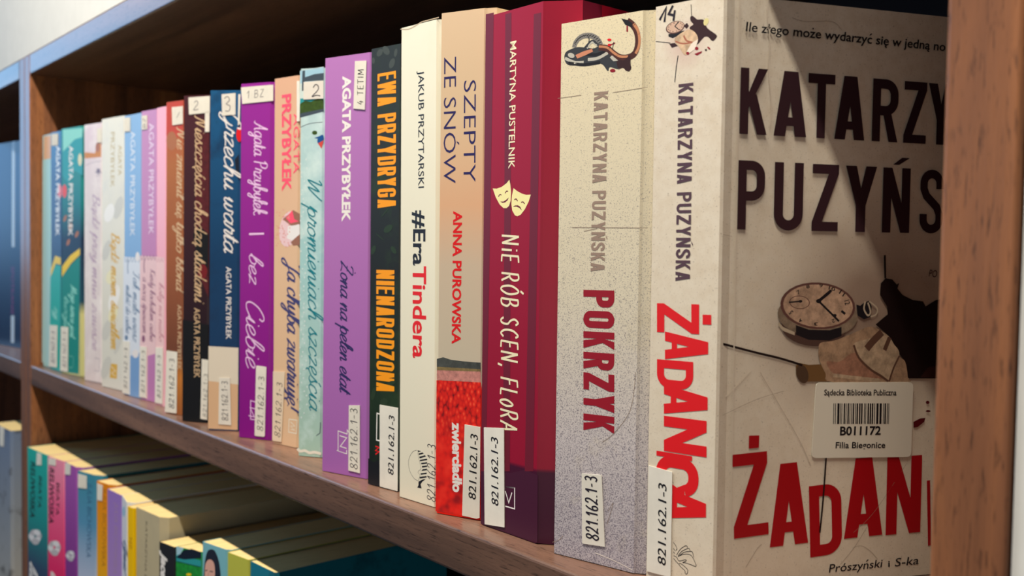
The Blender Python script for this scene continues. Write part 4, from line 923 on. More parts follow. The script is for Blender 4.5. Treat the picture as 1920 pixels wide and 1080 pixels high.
  ('P','spine_picture',[(3.54,88.64),(3.38,88.23),(3.03,88.13),(2.75,88.39),(2.74,88.84),(3.02,89.12),(3.38,89.03)],{'col':'dot'}),
  ('P','spine_picture',[(1.19,86.24),(1.03,85.84),(0.68,85.73),(0.39,86.0),(0.39,86.44),(0.67,86.73),(1.03,86.64)],{'col':'dot'}),
  ('P','spine_picture',[(1.49,83.92),(1.34,83.51),(0.99,83.4),(0.7,83.67),(0.7,84.11),(0.98,84.4),(1.33,84.31)],{'col':'dot'}),
  ('P','spine_picture',[(3.73,81.65),(3.57,81.25),(3.22,81.14),(2.94,81.4),(2.93,81.85),(3.21,82.13),(3.57,82.05)],{'col':'dot'}),
  ('P','spine_picture',[(3.56,79.31),(3.4,78.91),(3.05,78.8),(2.77,79.07),(2.76,79.51),(3.04,79.8),(3.4,79.71)],{'col':'dot'}),
  ('P','spine_picture',[(3.66,76.98),(3.51,76.58),(3.16,76.47),(2.87,76.73),(2.87,77.18),(3.15,77.47),(3.5,77.38)],{'col':'dot'}),
  ('P','spine_picture',[(2.69,74.62),(2.53,74.21),(2.18,74.1),(1.9,74.37),(1.89,74.81),(2.18,75.1),(2.53,75.01)],{'col':'dot'}),
  ('P','spine_picture',[(4.29,72.34),(4.14,71.93),(3.79,71.82),(3.5,72.09),(3.5,72.53),(3.78,72.82),(4.13,72.73)],{'col':'dot'}),
  ('P','spine_picture',[(4.12,70.0),(3.96,69.59),(3.61,69.48),(3.33,69.75),(3.32,70.19),(3.61,70.48),(3.96,70.39)],{'col':'dot'}),
  ('P','spine_picture',[(2.2,67.59),(2.05,67.18),(1.69,67.07),(1.41,67.33),(1.41,67.78),(1.69,68.07),(2.04,67.98)],{'col':'dot'}),
  ('P','spine_picture',[(3.34,65.29),(3.18,64.89),(2.83,64.77),(2.55,65.04),(2.54,65.48),(2.82,65.77),(3.18,65.69)],{'col':'dot'}),
  ('P','spine_picture',[(3.01,62.94),(2.85,62.53),(2.5,62.42),(2.21,62.69),(2.21,63.13),(2.49,63.42),(2.85,63.34)],{'col':'dot'}),
  ('P','spine_picture',[(4.18,60.65),(4.03,60.25),(3.68,60.13),(3.39,60.4),(3.39,60.84),(3.67,61.13),(4.02,61.05)],{'col':'dot'}),
  ('P','spine_picture',[(1.49,58.19),(1.34,57.78),(0.99,57.67),(0.7,57.93),(0.7,58.38),(0.98,58.67),(1.33,58.59)],{'col':'dot'}),
  ('P','spine_picture',[(3.18,55.93),(3.02,55.52),(2.67,55.4),(2.38,55.67),(2.38,56.11),(2.66,56.41),(3.02,56.32)],{'col':'dot'}),
  ('P','spine_picture',[(2.58,53.56),(2.42,53.15),(2.07,53.03),(1.78,53.3),(1.78,53.74),(2.06,54.04),(2.42,53.95)],{'col':'dot'}),
  ('P','spine_picture',[(5.37,51.35),(5.21,50.95),(4.86,50.83),(4.58,51.09),(4.57,51.54),(4.85,51.83),(5.21,51.75)],{'col':'dot'}),
  ('P','spine_picture',[(2.97,48.89),(2.82,48.48),(2.46,48.36),(2.18,48.63),(2.17,49.07),(2.46,49.37),(2.81,49.29)],{'col':'dot'}),
  ('P','spine_picture',[(3.87,46.59),(3.72,46.18),(3.36,46.07),(3.08,46.33),(3.07,46.78),(3.36,47.07),(3.71,46.99)],{'col':'dot'}),
  ('P','spine_picture',[(1.72,44.13),(1.56,43.72),(1.21,43.6),(0.92,43.87),(0.92,44.31),(1.2,44.61),(1.56,44.53)],{'col':'dot'}),
  ('P','spine_picture',[(3.68,41.9),(3.52,41.48),(3.17,41.37),(2.88,41.63),(2.88,42.07),(3.16,42.37),(3.52,42.29)],{'col':'dot'}),
  ('P','spine_picture',[(2.55,39.49),(2.39,39.07),(2.04,38.95),(1.75,39.22),(1.75,39.66),(2.03,39.96),(2.39,39.88)],{'col':'dot'}),
  ('P','spine_picture',[(5.87,37.33),(5.72,36.92),(5.37,36.8),(5.08,37.06),(5.08,37.51),(5.36,37.8),(5.71,37.72)],{'col':'dot'}),
  ('P','spine_picture',[(4.26,34.89),(4.11,34.48),(3.76,34.36),(3.47,34.62),(3.47,35.07),(3.75,35.36),(4.1,35.28)],{'col':'dot'}),
  ('P','spine_picture',[(5.61,32.63),(5.46,32.21),(5.11,32.09),(4.82,32.35),(4.82,32.8),(5.1,33.1),(5.45,33.02)],{'col':'dot'}),
  ('P','spine_picture',[(1.92,30.05),(1.77,29.64),(1.41,29.51),(1.12,29.77),(1.12,30.22),(1.4,30.52),(1.76,30.44)],{'col':'dot'}),
  ('P','spine_picture',[(5.88,27.95),(5.73,27.54),(5.38,27.42),(5.09,27.68),(5.09,28.12),(5.37,28.42),(5.72,28.34)],{'col':'dot'}),
  ('P','spine_picture',[(1.74,25.33),(1.58,24.92),(1.23,24.79),(0.94,25.05),(0.94,25.5),(1.22,25.8),(1.58,25.72)],{'col':'dot'}),
  ('P','spine_picture',[(4.18,23.14),(4.03,22.73),(3.67,22.6),(3.39,22.86),(3.38,23.31),(3.67,23.61),(4.02,23.53)],{'col':'dot'}),
  ('P','spine_picture',[(2.59,20.68),(2.43,20.27),(2.08,20.14),(1.79,20.4),(1.79,20.85),(2.07,21.15),(2.43,21.07)],{'col':'dot'}),
  ('S','publisher_emblem',[(13.68,18.82),(13.41,13.09),(11.19,11.49)],{'w':0.4,'col':'slate','sharp':1}),
  ('S','worn_paper_edge',[(-0.09,3.74),(1.6,2.43),(4.51,2.95),(7.09,2.01),(10.29,2.55),(14.13,2.0)],{'w':1.5,'col':'paperwhite'}),
 ]),
 'zona': dict(L=(-418.15, 6.31), R=(-388.89, 14.75), hx=-381.68, h=204.8, lean=0.0, z0=0, items=[
  ('T', 'author_lettering', [(12.47, 195.06), (12.75, 124.36), (17.9, 194.58)], {'txt': 'AGATA PRZYBYŁEK', 'style': 'inter', 'col': 'white', 'bold': 0.04}),
  ('T', 'title_lettering', [(12.08, 105.31), (12.09, 40.93), (16.32, 105.39)], {'txt': 'Żona na pełen etat', 'style': 'script', 'col': 'indigo', 'th': 0.15}),
  ('P','volume_sticker',[(20.59,201.48),(27.94,201.01),(27.21,177.8),(19.82,178.82)],{'col':'label'}),
  ('T', 'volume_sticker/handwritten_number', [(26.16, 180.15), (26.28, 197.89), (22.38, 180.94)], {'txt': '4 TETIM', 'style': 'hand', 'col': 'pen', 'th': 0.07}),
  ('P','call_number_sticker',[(18.55,34.72),(25.7,35.45),(26.11,2.37),(18.58,2.62)],{'col':'label'}),
  ('T', 'call_number_sticker/handwritten_number', [(24.53, 3.72), (24.16, 34.25), (19.97, 3.61)], {'txt': '821.162.1-3', 'style': 'hand', 'col': 'pen', 'th': 0.07}),
  ('S','publisher_emblem',[(18.36,21.3),(17.28,22.48),(17.31,20.38),(11.24,21.25),(11.35,11.7),(10.63,11.34),(17.07,10.59),(17.05,12.44)],{'w':0.45,'col':'white','sharp':1}),
  ('S','publisher_emblem',[(12.34,18.99),(16.98,18.5),(12.76,13.74),(17.04,13.23)],{'w':0.5,'col':'white','sharp':1}),
 ]),
 'nien': dict(L=(-380.98, 10.43), R=(-360.36, 13.74), hx=-353.81, h=204.5, lean=-1.3, z0=0, items=[
  ('T', 'author_lettering', [(4.96, 192.48), (5.55, 130.32), (17.48, 191.12)], {'txt': 'EWA PRZYDRYGA', 'style': 'block', 'col': 'orange', 'th': 0.165}),
  ('T', 'title_lettering', [(5.01, 101.6), (5.54, 44.82), (17.32, 101.9)], {'txt': 'NIENARODZONA', 'style': 'block', 'col': 'orange', 'th': 0.165}),
  ('S','publisher_emblem',[(8.7,34.14),(6.09,34.32),(5.84,21.7),(8.45,21.57)],{'w':0.6,'col':'white','sharp':1}),
  ('S','publisher_emblem',[(5.12,18.57),(7.73,18.45),(5.14,16.55),(7.75,16.44),(5.15,14.79)],{'w':0.7,'col':'red','sharp':1}),
  ('P','call_number_sticker',[(8.28,38.6),(20.77,38.58),(20.81,0.11),(8.65,0.23)],{'col':'label'}),
  ('T', 'call_number_sticker/call_number_lettering', [(18.11, 7.08), (18.55, 34.62), (14.11, 6.92)], {'txt': '821.162.1-3', 'style': 'inter', 'col': 'ink', 'bold': 0.003, 'shear': 0.12}),
  ('P','leaf_picture',[(7.94,201.34),(7.0,200.68),(5.88,200.42),(4.88,200.62),(4.28,201.23),(4.22,202.09),(4.74,202.96),(5.69,203.61),(6.8,203.86),(7.8,203.66),(8.4,203.05),(8.45,202.2)],{'col':'leafgrey'}),
  ('P','leaf_picture',[(12.6,203.07),(13.17,201.96),(13.08,201.01),(12.37,200.48),(11.21,200.51),(9.92,201.09),(8.84,202.08),(8.26,203.2),(8.34,204.16),(9.06,204.69),(10.23,204.65),(11.52,204.06)],{'col':'leafgrey'}),
  ('P','leaf_picture',[(16.44,195.65),(15.61,194.67),(14.55,194.11),(13.54,194.12),(12.86,194.71),(12.68,195.72),(13.06,196.88),(13.89,197.86),(14.95,198.42),(15.95,198.4),(16.64,197.8),(16.81,196.8)],{'col':'leafgrey'}),
  ('P','leaf_picture',[(18.26,200.55),(17.88,199.66),(17.32,199.08),(16.73,198.96),(16.27,199.33),(16.05,200.1),(16.15,201.06),(16.53,201.95),(17.09,202.53),(17.68,202.64),(18.14,202.27),(18.35,201.5)],{'col':'leafgrey'}),
  ('P','leaf_picture',[(3.05,198.85),(2.91,198.13),(2.5,197.64),(1.95,197.5),(1.39,197.77),(0.97,198.36),(0.81,199.12),(0.96,199.84),(1.36,200.34),(1.92,200.47),(2.48,200.2),(2.89,199.61)],{'col':'leafgrey'}),
  ('P','leaf_pattern',[(10.33,68.12),(9.21,67.04),(7.95,66.39),(6.9,66.33),(6.34,66.89),(6.42,67.92),(7.13,69.13),(8.26,70.21),(9.51,70.86),(10.55,70.91),(11.11,70.35),(11.03,69.33)],{'col':'leafgreen'}),
  ('P','leaf_pattern',[(14.39,119.6),(12.82,118.97),(11.29,118.81),(10.21,119.16),(9.87,119.94),(10.37,120.94),(11.57,121.87),(13.14,122.5),(14.67,122.66),(15.74,122.3),(16.07,121.52),(15.58,120.54)],{'col':'leafgreen'}),
  ('P','leaf_pattern',[(4.16,110.47),(3.41,109.45),(2.48,108.79),(1.62,108.66),(1.06,109.11),(0.96,110.01),(1.34,111.12),(2.1,112.14),(3.03,112.8),(3.89,112.91),(4.44,112.47),(4.54,111.57)],{'col':'leafgreen'}),
  ('P','leaf_pattern',[(17.93,111.44),(18.49,110.54),(18.57,109.74),(18.14,109.26),(17.33,109.24),(16.35,109.66),(15.45,110.44),(14.89,111.35),(14.81,112.15),(15.24,112.62),(16.05,112.65),(17.04,112.22)],{'col':'leafgreen'}),
  ('P','leaf_pattern',[(12.83,39.26),(11.63,38.5),(10.22,38.19),(8.97,38.4),(8.23,39.08),(8.19,40.05),(8.87,41.05),(10.07,41.8),(11.49,42.1),(12.72,41.89),(13.46,41.21),(13.5,40.25)],{'col':'leafgreen'}),
  ('P','leaf_pattern',[(4.86,43.06),(4.29,41.53),(3.47,40.41),(2.63,40.01),(1.99,40.42),(1.72,41.55),(1.9,43.08),(2.48,44.62),(3.3,45.73),(4.14,46.13),(4.78,45.71),(5.04,44.59)],{'col':'leafgreen'}),
  ('P','leaf_pattern',[(16.02,48.47),(14.42,48.05),(13.11,47.98),(12.44,48.27),(12.6,48.86),(13.54,49.58),(15.01,50.23),(16.6,50.65),(17.9,50.72),(18.55,50.42),(18.4,49.84),(17.47,49.13)],{'col':'leafgreen'}),
  ('P','leaf_pattern',[(11.01,127.98),(9.57,126.88),(8.44,126.13),(7.92,125.91),(8.15,126.29),(9.08,127.17),(10.44,128.3),(11.88,129.39),(13.0,130.14),(13.51,130.35),(13.28,129.97),(12.36,129.11)],{'col':'leafgreen'}),
  ('P','leaf_pattern',[(7.39,117.23),(8.78,116.41),(9.73,115.77),(9.99,115.46),(9.5,115.57),(8.38,116.08),(6.92,116.85),(5.53,117.67),(4.57,118.33),(4.3,118.64),(4.8,118.52),(5.94,118.0)],{'col':'leafgreen'}),
  ('P','spine_picture',[(0.07,12.24),(3.69,10.77),(6.67,12.25),(8.92,11.09),(9.02,0.04),(-0.0,-0.0)],{'col':'black'}),
 ]),
 'era': dict(L=(-353.11, 9.19), R=(-328.1, 11.22), hx=-321.93, h=209.5, lean=-2.4, z0=0, items=[
  ('T', 'author_lettering', [(12.48, 189.08), (12.87, 138.15), (16.46, 188.6)], {'txt': 'JAKUB PRZYTARSKI', 'style': 'inter', 'col': 'ink', 'bold': 0.005}),
  ('T', 'title_lettering', [(9.64, 128.44), (9.56, 104.27), (18.18, 128.27)], {'txt': '#Era', 'style': 'inter', 'col': 'ink', 'bold': 0.02}),
  ('T', 'title_lettering', [(9.45, 104.03), (9.75, 63.5), (18.73, 104.23)], {'txt': 'Tindera', 'style': 'inter', 'col': 'red', 'bold': 0.02}),
  ('S','publisher_emblem',[(12.64,22.88),(9.77,21.65),(7.37,18.48),(6.91,15.61),(8.14,12.42),(10.82,10.11),(13.7,9.41)],{'w':0.2,'col':'greyline'}),
  ('S','publisher_emblem',[(13.36,22.84),(13.86,19.86),(15.07,17.0),(15.56,14.95),(14.14,14.09),(13.67,13.08),(14.87,12.07),(13.7,9.41)],{'w':0.15,'col':'greyline'}),
  ('P','publisher_emblem',[(13.12,22.96),(15.5,22.88),(13.6,22.21)],{'col':'ink'}),
  ('P','publisher_emblem',[(13.84,21.6),(16.68,22.52),(17.39,22.12),(14.09,20.97)],{'col':'ink'}),
  ('P','publisher_emblem',[(14.33,20.24),(18.33,21.57),(18.9,21.06),(14.67,19.6)],{'col':'ink'}),
  ('P','publisher_emblem',[(14.67,18.92),(19.65,20.27),(19.75,19.68),(14.96,18.36)],{'col':'ink'}),
  ('P','publisher_emblem',[(15.54,17.69),(19.76,18.77),(19.76,18.17),(15.78,17.12)],{'col':'ink'}),
  ('P','publisher_emblem',[(16.11,16.42),(19.77,17.35),(19.77,16.74),(16.4,15.79)],{'col':'ink'}),
  ('P','publisher_emblem',[(15.8,14.22),(16.97,15.19),(19.69,15.91),(19.69,15.24)],{'col':'ink'}),
  ('P','publisher_emblem',[(15.33,13.07),(19.56,14.18),(19.42,13.49),(15.48,12.49)],{'col':'ink'}),
  ('P','publisher_emblem',[(14.73,11.43),(19.43,12.64),(19.34,11.96),(14.88,10.69)],{'col':'ink'}),
  ('P','publisher_emblem',[(13.94,9.14),(16.54,10.54),(18.88,11.21),(16.54,9.62),(15.37,8.18),(16.09,6.54),(13.15,6.39),(13.95,7.61)],{'col':'ink'}),
  ('T', 'handwritten_number', [(25.33, 2.02), (25.4, 27.53), (19.91, 1.41)], {'txt': '821.162.1-3', 'style': 'hand', 'col': 'pen', 'th': 0.06}),
  ('S','cover_creases',[(-0.09,209.13),(5.17,208.33),(8.86,208.69),(14.31,209.91),(17.89,210.03),(25.97,210.09)],{'w':0.45,'col':'creasedark'}),
 ]),
 'szepty': dict(L=(-321.23, 6.47), R=(-300.72, 14.29), hx=-297.41, h=209.5, lean=-0.8, z0=0, items=[
  ('P','spine_picture',[(-0.02,65.38),(3.17,66.29),(6.7,65.53),(12.51,65.24),(21.41,65.27),(21.45,62.34),(0.02,62.07)],{'col':'treeline'}),
  ('P','spine_picture',[(0.02,62.07),(21.45,62.54),(21.46,61.37),(0.04,60.57)],{'col':'field'}),
  ('P','spine_picture',[(0.04,60.57),(21.46,61.56),(21.52,57.07),(0.09,56.56)],{'col':'pinktulip'}),
  ('P','spine_picture',[(-0.05,56.4),(21.64,57.11),(22.01,0.79),(0.13,0.7)],{'col':'tulip'}),
  ('T', 'title_lettering', [(11.89, 180.84), (12.17, 139.31), (18.02, 180.4)], {'txt': 'SZEPTY', 'style': 'inter', 'col': 'indigo', 'bold': -0.008}),
  ('T', 'title_lettering', [(2.08, 191.24), (2.39, 138.97), (8.42, 190.7)], {'txt': 'ZE SNÓW', 'style': 'inter', 'col': 'indigo', 'bold': -0.008}),
  ('T', 'author_lettering', [(7.52, 127.49), (7.45, 72.19), (11.81, 127.46)], {'txt': 'ANNA PUROWSKA', 'style': 'inter', 'col': 'red', 'bold': 0.03}),
  ('T', 'publisher_lettering', [(8.09, 39.34), (8.72, 10.05), (12.53, 39.79)], {'txt': 'zwierciadło', 'style': 'inter', 'col': 'white', 'bold': 0.045}),
  ('P','call_number_sticker',[(14.23,39.07),(21.83,38.73),(21.93,1.11),(20.4,0.55),(13.5,0.86)],{'col':'label'}),
  ('T', 'call_number_sticker/call_number_lettering', [(20.04, 8.39), (20.71, 35.52), (16.31, 8.32)], {'txt': '821.162.1-3', 'style': 'inter', 'col': 'ink', 'bold': 0.003, 'shear': 0.12}),
 ]),
 'nierob': dict(L=(-296.71, 11.36), R=(-262.98, 11.93), hx=-252.34, h=204.7, lean=-0.8, z0=0, items=[
  ('P','spine_picture',[(-0.21,24.81),(9.26,23.07),(18.24,24.32),(26.57,27.12),(33.66,26.18),(33.87,0.44),(0.17,0.15)],{'col':'purpledark'}),
  ('P','spine_picture',[(-0.37,205.77),(4.57,205.53),(2.98,22.12),(-0.05,21.56)],{'col':'stripe'}),
  ('P','spine_picture',[(11.51,203.68),(15.13,203.66),(17.6,24.83),(13.46,24.07)],{'col':'stripe'}),
  ('P','spine_picture',[(27.96,200.79),(32.08,200.66),(31.1,27.34),(26.28,26.44)],{'col':'stripe'}),
  ('P','spine_picture',[(5.17,136.04),(7.59,135.84),(10.57,136.4),(13.5,137.73),(15.14,139.0),(15.85,136.86),(16.25,133.97),(16.11,130.9),(15.13,128.81),(13.68,127.98),(11.91,128.02),(9.5,129.54),(7.05,132.54)],{'col':'maskcream'}),
  ('P','spine_picture',[(17.67,135.68),(19.65,134.51),(22.52,133.36),(25.07,132.8),(27.63,132.8),(26.51,130.21),(24.33,127.25),(22.11,125.31),(20.12,124.68),(18.68,125.09),(17.05,127.04),(16.51,129.54),(16.8,132.8)],{'col':'maskcream'}),
  ('P','spine_picture',[(9.78,130.7),(11.86,130.64),(13.62,131.36),(15.01,132.18),(14.21,130.96),(12.76,130.23),(11.28,130.08)],{'col':'stripe'}),
  ('P','spine_picture',[(17.46,128.37),(18.61,128.91),(20.33,128.96),(21.77,128.26),(22.7,126.82),(21.21,127.9),(19.48,128.41)],{'col':'stripe'}),
  ('S','spine_picture',[(8.7,132.58),(9.58,133.43),(10.48,133.21)],{'w':0.45,'col':'stripe'}),
  ('S','spine_picture',[(12.69,133.81),(13.56,134.6),(14.44,134.46)],{'w':0.45,'col':'stripe'}),
  ('S','spine_picture',[(18.28,131.12),(19.28,131.38),(20.16,130.49)],{'w':0.45,'col':'stripe'}),
  ('S','spine_picture',[(22.16,129.96),(23.29,130.12),(24.15,129.34)],{'w':0.45,'col':'stripe'}),
  ('T', 'author_lettering', [(14.72, 192.44), (14.56, 143.29), (18.46, 191.86)], {'txt': 'MARTYNA PUSTELNIK', 'style': 'inter', 'col': 'cream', 'bold': 0.01}),
  ('T', 'title_lettering', [(11.06, 117.71), (11.56, 39.28), (21.13, 117.68)], {'txt': 'NiE RÓB SCEN, FLoRA', 'style': 'hand', 'col': 'cream', 'th': 0.085}),
  ('P','call_number_sticker',[(1.82,39.8),(14.1,41.43),(15.16,2.07),(3.04,0.58)],{'col':'label'}),
  ('T', 'call_number_sticker/call_number_lettering', [(11.47, 9.79), (10.63, 37.0), (7.06, 8.85)], {'txt': '821.162.1-3', 'style': 'inter', 'col': 'ink', 'bold': 0.003, 'shear': 0.12}),
  ('S','publisher_emblem',[(15.18,18.23),(20.55,18.77),(20.71,10.61),(15.17,10.48)],{'w':0.5,'col':'white','sharp':1}),
  ('S','publisher_emblem',[(15.05,16.51),(17.2,12.29),(19.02,16.68)],{'w':0.5,'col':'white','sharp':1}),
 ]),
 'pokrzyk': dict(L=(-251.64, 9.4), R=(-217.15, 16.42), hx=-214.4, h=193.7, lean=-0.8, z0=0, items=[
  ('P','spine_picture',[(2.12,181.45),(2.84,183.35),(5.69,184.25),(7.78,184.5),(11.34,183.95),(14.57,183.2),(16.87,183.65),(20.33,182.51),(21.5,180.46),(24.93,177.68),(25.52,176.19),(24.99,174.82),(21.59,175.9),(20.76,174.55),(18.43,177.2),(14.66,177.97),(9.97,177.87),(4.9,178.3),(2.91,179.38)],{'col':'rope'}),
  ('S','spine_picture',[(2.43,181.17),(6.53,179.23),(10.55,178.79)],{'w':1.1,'col':'ropelight'}),
  ('S','spine_picture',[(3.97,179.26),(10.86,177.9),(17.55,178.02)],{'w':1.1,'col':'ink'}),
  ('S','spine_picture',[(11.38,181.63),(15.62,180.89),(19.77,181.62)],{'w':1.1,'col':'ink'}),
  ('S','spine_picture',[(12.3,179.57),(16.51,179.58),(20.64,181.04)],{'w':1.1,'col':'ropelight'}),
  ('S','spine_picture',[(6.4,184.57),(6.58,185.4),(6.96,186.16),(7.51,186.84),(8.23,187.39),(9.09,187.8),(10.04,188.07),(11.07,188.17),(12.13,188.11),(13.19,187.9),(14.21,187.53),(15.15,187.02),(15.99,186.4),(16.7,185.67),(17.25,184.88),(17.62,184.03)],{'w':1.9,'col':'ropegrey'}),
  ('S','spine_picture',[(6.05,185.22),(7.11,185.68)],{'w':0.35,'col':'ink'}),
  ('S','spine_picture',[(6.42,185.98),(7.49,186.44)],{'w':0.35,'col':'ink'}),
  ('S','spine_picture',[(6.98,186.66),(8.05,187.11)],{'w':0.35,'col':'ink'}),
  ('S','spine_picture',[(7.7,187.21),(8.76,187.66)],{'w':0.35,'col':'ink'}),
  ('S','spine_picture',[(8.56,187.63),(9.61,188.08)],{'w':0.35,'col':'ink'}),
  ('S','spine_picture',[(9.51,187.89),(10.57,188.34)],{'w':0.35,'col':'ink'}),
  ('S','spine_picture',[(10.54,187.99),(11.59,188.45)],{'w':0.35,'col':'ink'}),
  ('S','spine_picture',[(11.61,187.94),(12.65,188.39)],{'w':0.35,'col':'ink'}),
  ('S','spine_picture',[(12.67,187.72),(13.71,188.17)],{'w':0.35,'col':'ink'}),
  ('S','spine_picture',[(13.69,187.35),(14.72,187.8)],{'w':0.35,'col':'ink'}),
  ('S','spine_picture',[(14.63,186.85),(15.67,187.3)],{'w':0.35,'col':'ink'}),
  ('S','spine_picture',[(15.48,186.22),(16.51,186.67)],{'w':0.35,'col':'ink'}),
  ('S','spine_picture',[(16.18,185.49),(17.21,185.95)],{'w':0.35,'col':'ink'}),
  ('S','spine_picture',[(16.73,184.7),(17.76,185.15)],{'w':0.35,'col':'ink'}),
  ('S','spine_picture',[(10.76,183.65),(12.78,185.36),(14.52,185.87),(16.87,183.89)],{'w':0.8,'col':'rope'}),
  ('S','spine_picture',[(11.93,183.51),(13.94,185.46),(16.0,184.0)],{'w':0.6,'col':'ropelight'}),
  ('S','spine_picture',[(12.15,187.87),(12.76,186.33),(11.92,184.0)],{'w':0.4,'col':'rope'}),
  ('P','spine_picture',[(6.93,181.77),(10.48,182.71),(13.99,183.15),(14.44,182.12),(11.09,181.17),(7.85,180.44)],{'col':'hookcopper'}),
  ('S','spine_picture',[(16.88,183.29),(20.33,182.51),(23.2,180.26),(25.75,178.78),(28.81,178.44),(31.26,179.34),(32.44,181.55),(32.66,184.33),(31.92,187.24),(30.24,189.58),(28.29,191.02)],{'w':2.2,'col':'hookbrown'}),
  ('S','spine_picture',[(31.86,179.41),(33.04,181.62),(33.25,184.4),(32.52,187.3),(30.84,189.64)],{'w':1.0,'col':'hooklight'}),
  ('S','spine_picture',[(16.87,183.63),(20.32,182.85),(23.19,180.6),(25.74,179.12),(28.8,178.77)],{'w':0.8,'col':'hooklight'}),
  ('P','spine_picture',[(25.91,192.17),(28.56,191.22),(30.23,190.05),(30.4,188.14),(29.15,189.01),(27.48,189.83)],{'col':'ink'}),
  ('P','spine_picture',[(28.04,189.4),(28.59,189.32),(28.69,187.42),(28.36,187.11),(28.02,187.51)],{'col':'blood'}),
  ('P','spine_picture',[(24.36,178.22),(27.16,177.67),(29.62,179.05),(29.95,175.95),(30.25,174.74),(29.45,173.64),(28.06,174.02),(26.93,175.09),(24.98,175.06)],{'col':'leafdark'}),
  ('P','spine_picture',[(23.87,174.46),(23.85,174.34),(23.77,174.22),(23.63,174.13),(23.46,174.06),(23.24,174.01),(23.01,173.99),(22.75,174.0),(22.5,174.04),(22.26,174.11),(22.05,174.2),(21.87,174.31),(21.73,174.43),(21.64,174.57),(21.61,174.7),(21.64,174.82),(21.72,174.93),(21.85,175.03),(22.03,175.1),(22.24,175.15),(22.48,175.17),(22.73,175.15),(22.98,175.11),(23.22,175.04),(23.44,174.95),(23.62,174.84),(23.76,174.72),(23.84,174.59)],{'col':'blood'}),
  ('P','spine_picture',[(22.03,185.3),(22.01,185.2),(21.95,185.11),(21.85,185.04),(21.72,184.98),(21.56,184.95),(21.38,184.94),(21.19,184.95),(21.0,184.99),(20.82,185.04),(20.66,185.12),(20.52,185.21),(20.42,185.3),(20.35,185.41),(20.33,185.51),(20.35,185.61),(20.41,185.7),(20.51,185.77),(20.64,185.83),(20.8,185.86),(20.98,185.88),(21.17,185.86),(21.36,185.83),(21.54,185.77),(21.71,185.7),(21.84,185.61),(21.94,185.51),(22.01,185.41)],{'col':'red'}),
  ('P','spine_picture',[(22.09,183.55),(22.08,183.46),(22.02,183.37),(21.93,183.3),(21.8,183.25),(21.65,183.21),(21.48,183.2),(21.31,183.21),(21.13,183.24),(20.96,183.3),(20.81,183.37),(20.68,183.45),(20.59,183.54),(20.52,183.64),(20.5,183.74),(20.52,183.83),(20.58,183.92),(20.67,183.99),(20.8,184.04),(20.95,184.08),(21.11,184.09),(21.29,184.08),(21.47,184.04),(21.64,183.99),(21.79,183.92),(21.92,183.84),(22.01,183.75),(22.07,183.65)],{'col':'red'}),
  ('S','spine_picture',[(21.44,183.58),(23.55,184.04)],{'w':0.4,'col':'blood'}),
  ('S','spine_picture',[(22.98,184.35),(22.54,182.25)],{'w':0.3,'col':'ink'}),
  ('P','spine_picture',[(21.52,179.26),(22.36,179.88),(24.93,177.8),(22.96,177.78)],{'col':'ropelight'}),
  ('P','spine_picture',[(6.55,181.27),(6.44,181.11),(6.26,180.99),(6.03,180.91),(5.75,180.88),(5.44,180.9),(5.11,180.97),(4.79,181.08),(4.48,181.23),(4.2,181.41),(3.97,181.61),(3.8,181.83),(3.7,182.04),(3.66,182.25),(3.71,182.44),(3.82,182.59),(4.0,182.71),(4.23,182.79),(4.52,182.82),(4.83,182.8),(5.15,182.73),(5.48,182.62),(5.79,182.47),(6.06,182.29),(6.29,182.09),(6.46,181.88),(6.56,181.66),(6.59,181.45)],{'col':'ropelight'}),
  ('T', 'author_lettering', [(15.17, 167.69), (14.87, 104.45), (20.95, 167.17)], {'txt': 'KATARZYNA PUZYŃSKA', 'style': 'block', 'col': 'taupe', 'th': 0.165}),
  ('T', 'title_lettering', [(11.92, 97.69), (12.84, 47.21), (24.89, 98.17)], {'txt': 'POKRZYK', 'style': 'block', 'col': 'darkred', 'th': 0.2}),
  ('P','call_number_sticker',[(12.57,31.5),(21.05,32.26),(22.86,6.9),(13.26,6.19)],{'col':'label'}),
  ('T', 'call_number_sticker/handwritten_number', [(20.15, 8.36), (19.04, 31.75), (15.17, 7.74)], {'txt': '821.162.1-3', 'style': 'hand', 'col': 'pen', 'th': 0.11}),
  ('S','crease_pattern',[(-0.49,166.99),(9.75,167.24)],{'w':0.16,'col':'scratch'}),
  ('S','crease_pattern',[(23.14,166.97),(36.91,167.53)],{'w':0.16,'col':'scratch'}),
  ('S','crease_pattern',[(6.44,120.05),(37.87,119.76)],{'w':0.16,'col':'scratch'}),
  ('S','crease_pattern',[(11.77,118.69),(17.41,119.63)],{'w':0.16,'col':'scratch'}),
  ('S','crease_pattern',[(34.04,69.94),(32.17,56.77),(25.41,47.51),(21.05,44.08)],{'w':0.16,'col':'scratch'}),
  ('S','crease_pattern',[(23.38,14.93),(25.88,22.99),(23.73,19.76)],{'w':0.16,'col':'scratch'}),
  ('S','crease_pattern',[(-0.07,3.87),(2.8,5.25),(4.67,7.2)],{'w':0.16,'col':'scratch'}),
  ('S','crease_pattern',[(18.66,3.82),(26.27,2.76),(33.9,1.02)],{'w':0.3,'col':'creaselight'}),
 ]),
 'zadanica': dict(L=(-213.2, 16.8), R=(-186.4, 20.2), hx=-185.2, h=194.0, lean=-0.9, z0=0, items=[
  ('P','spine_picture',[(5.81,184.22),(8.55,184.2),(11.96,184.56),(10.85,183.26),(7.44,182.65),(5.83,183.36)],{'col':'ink'}),
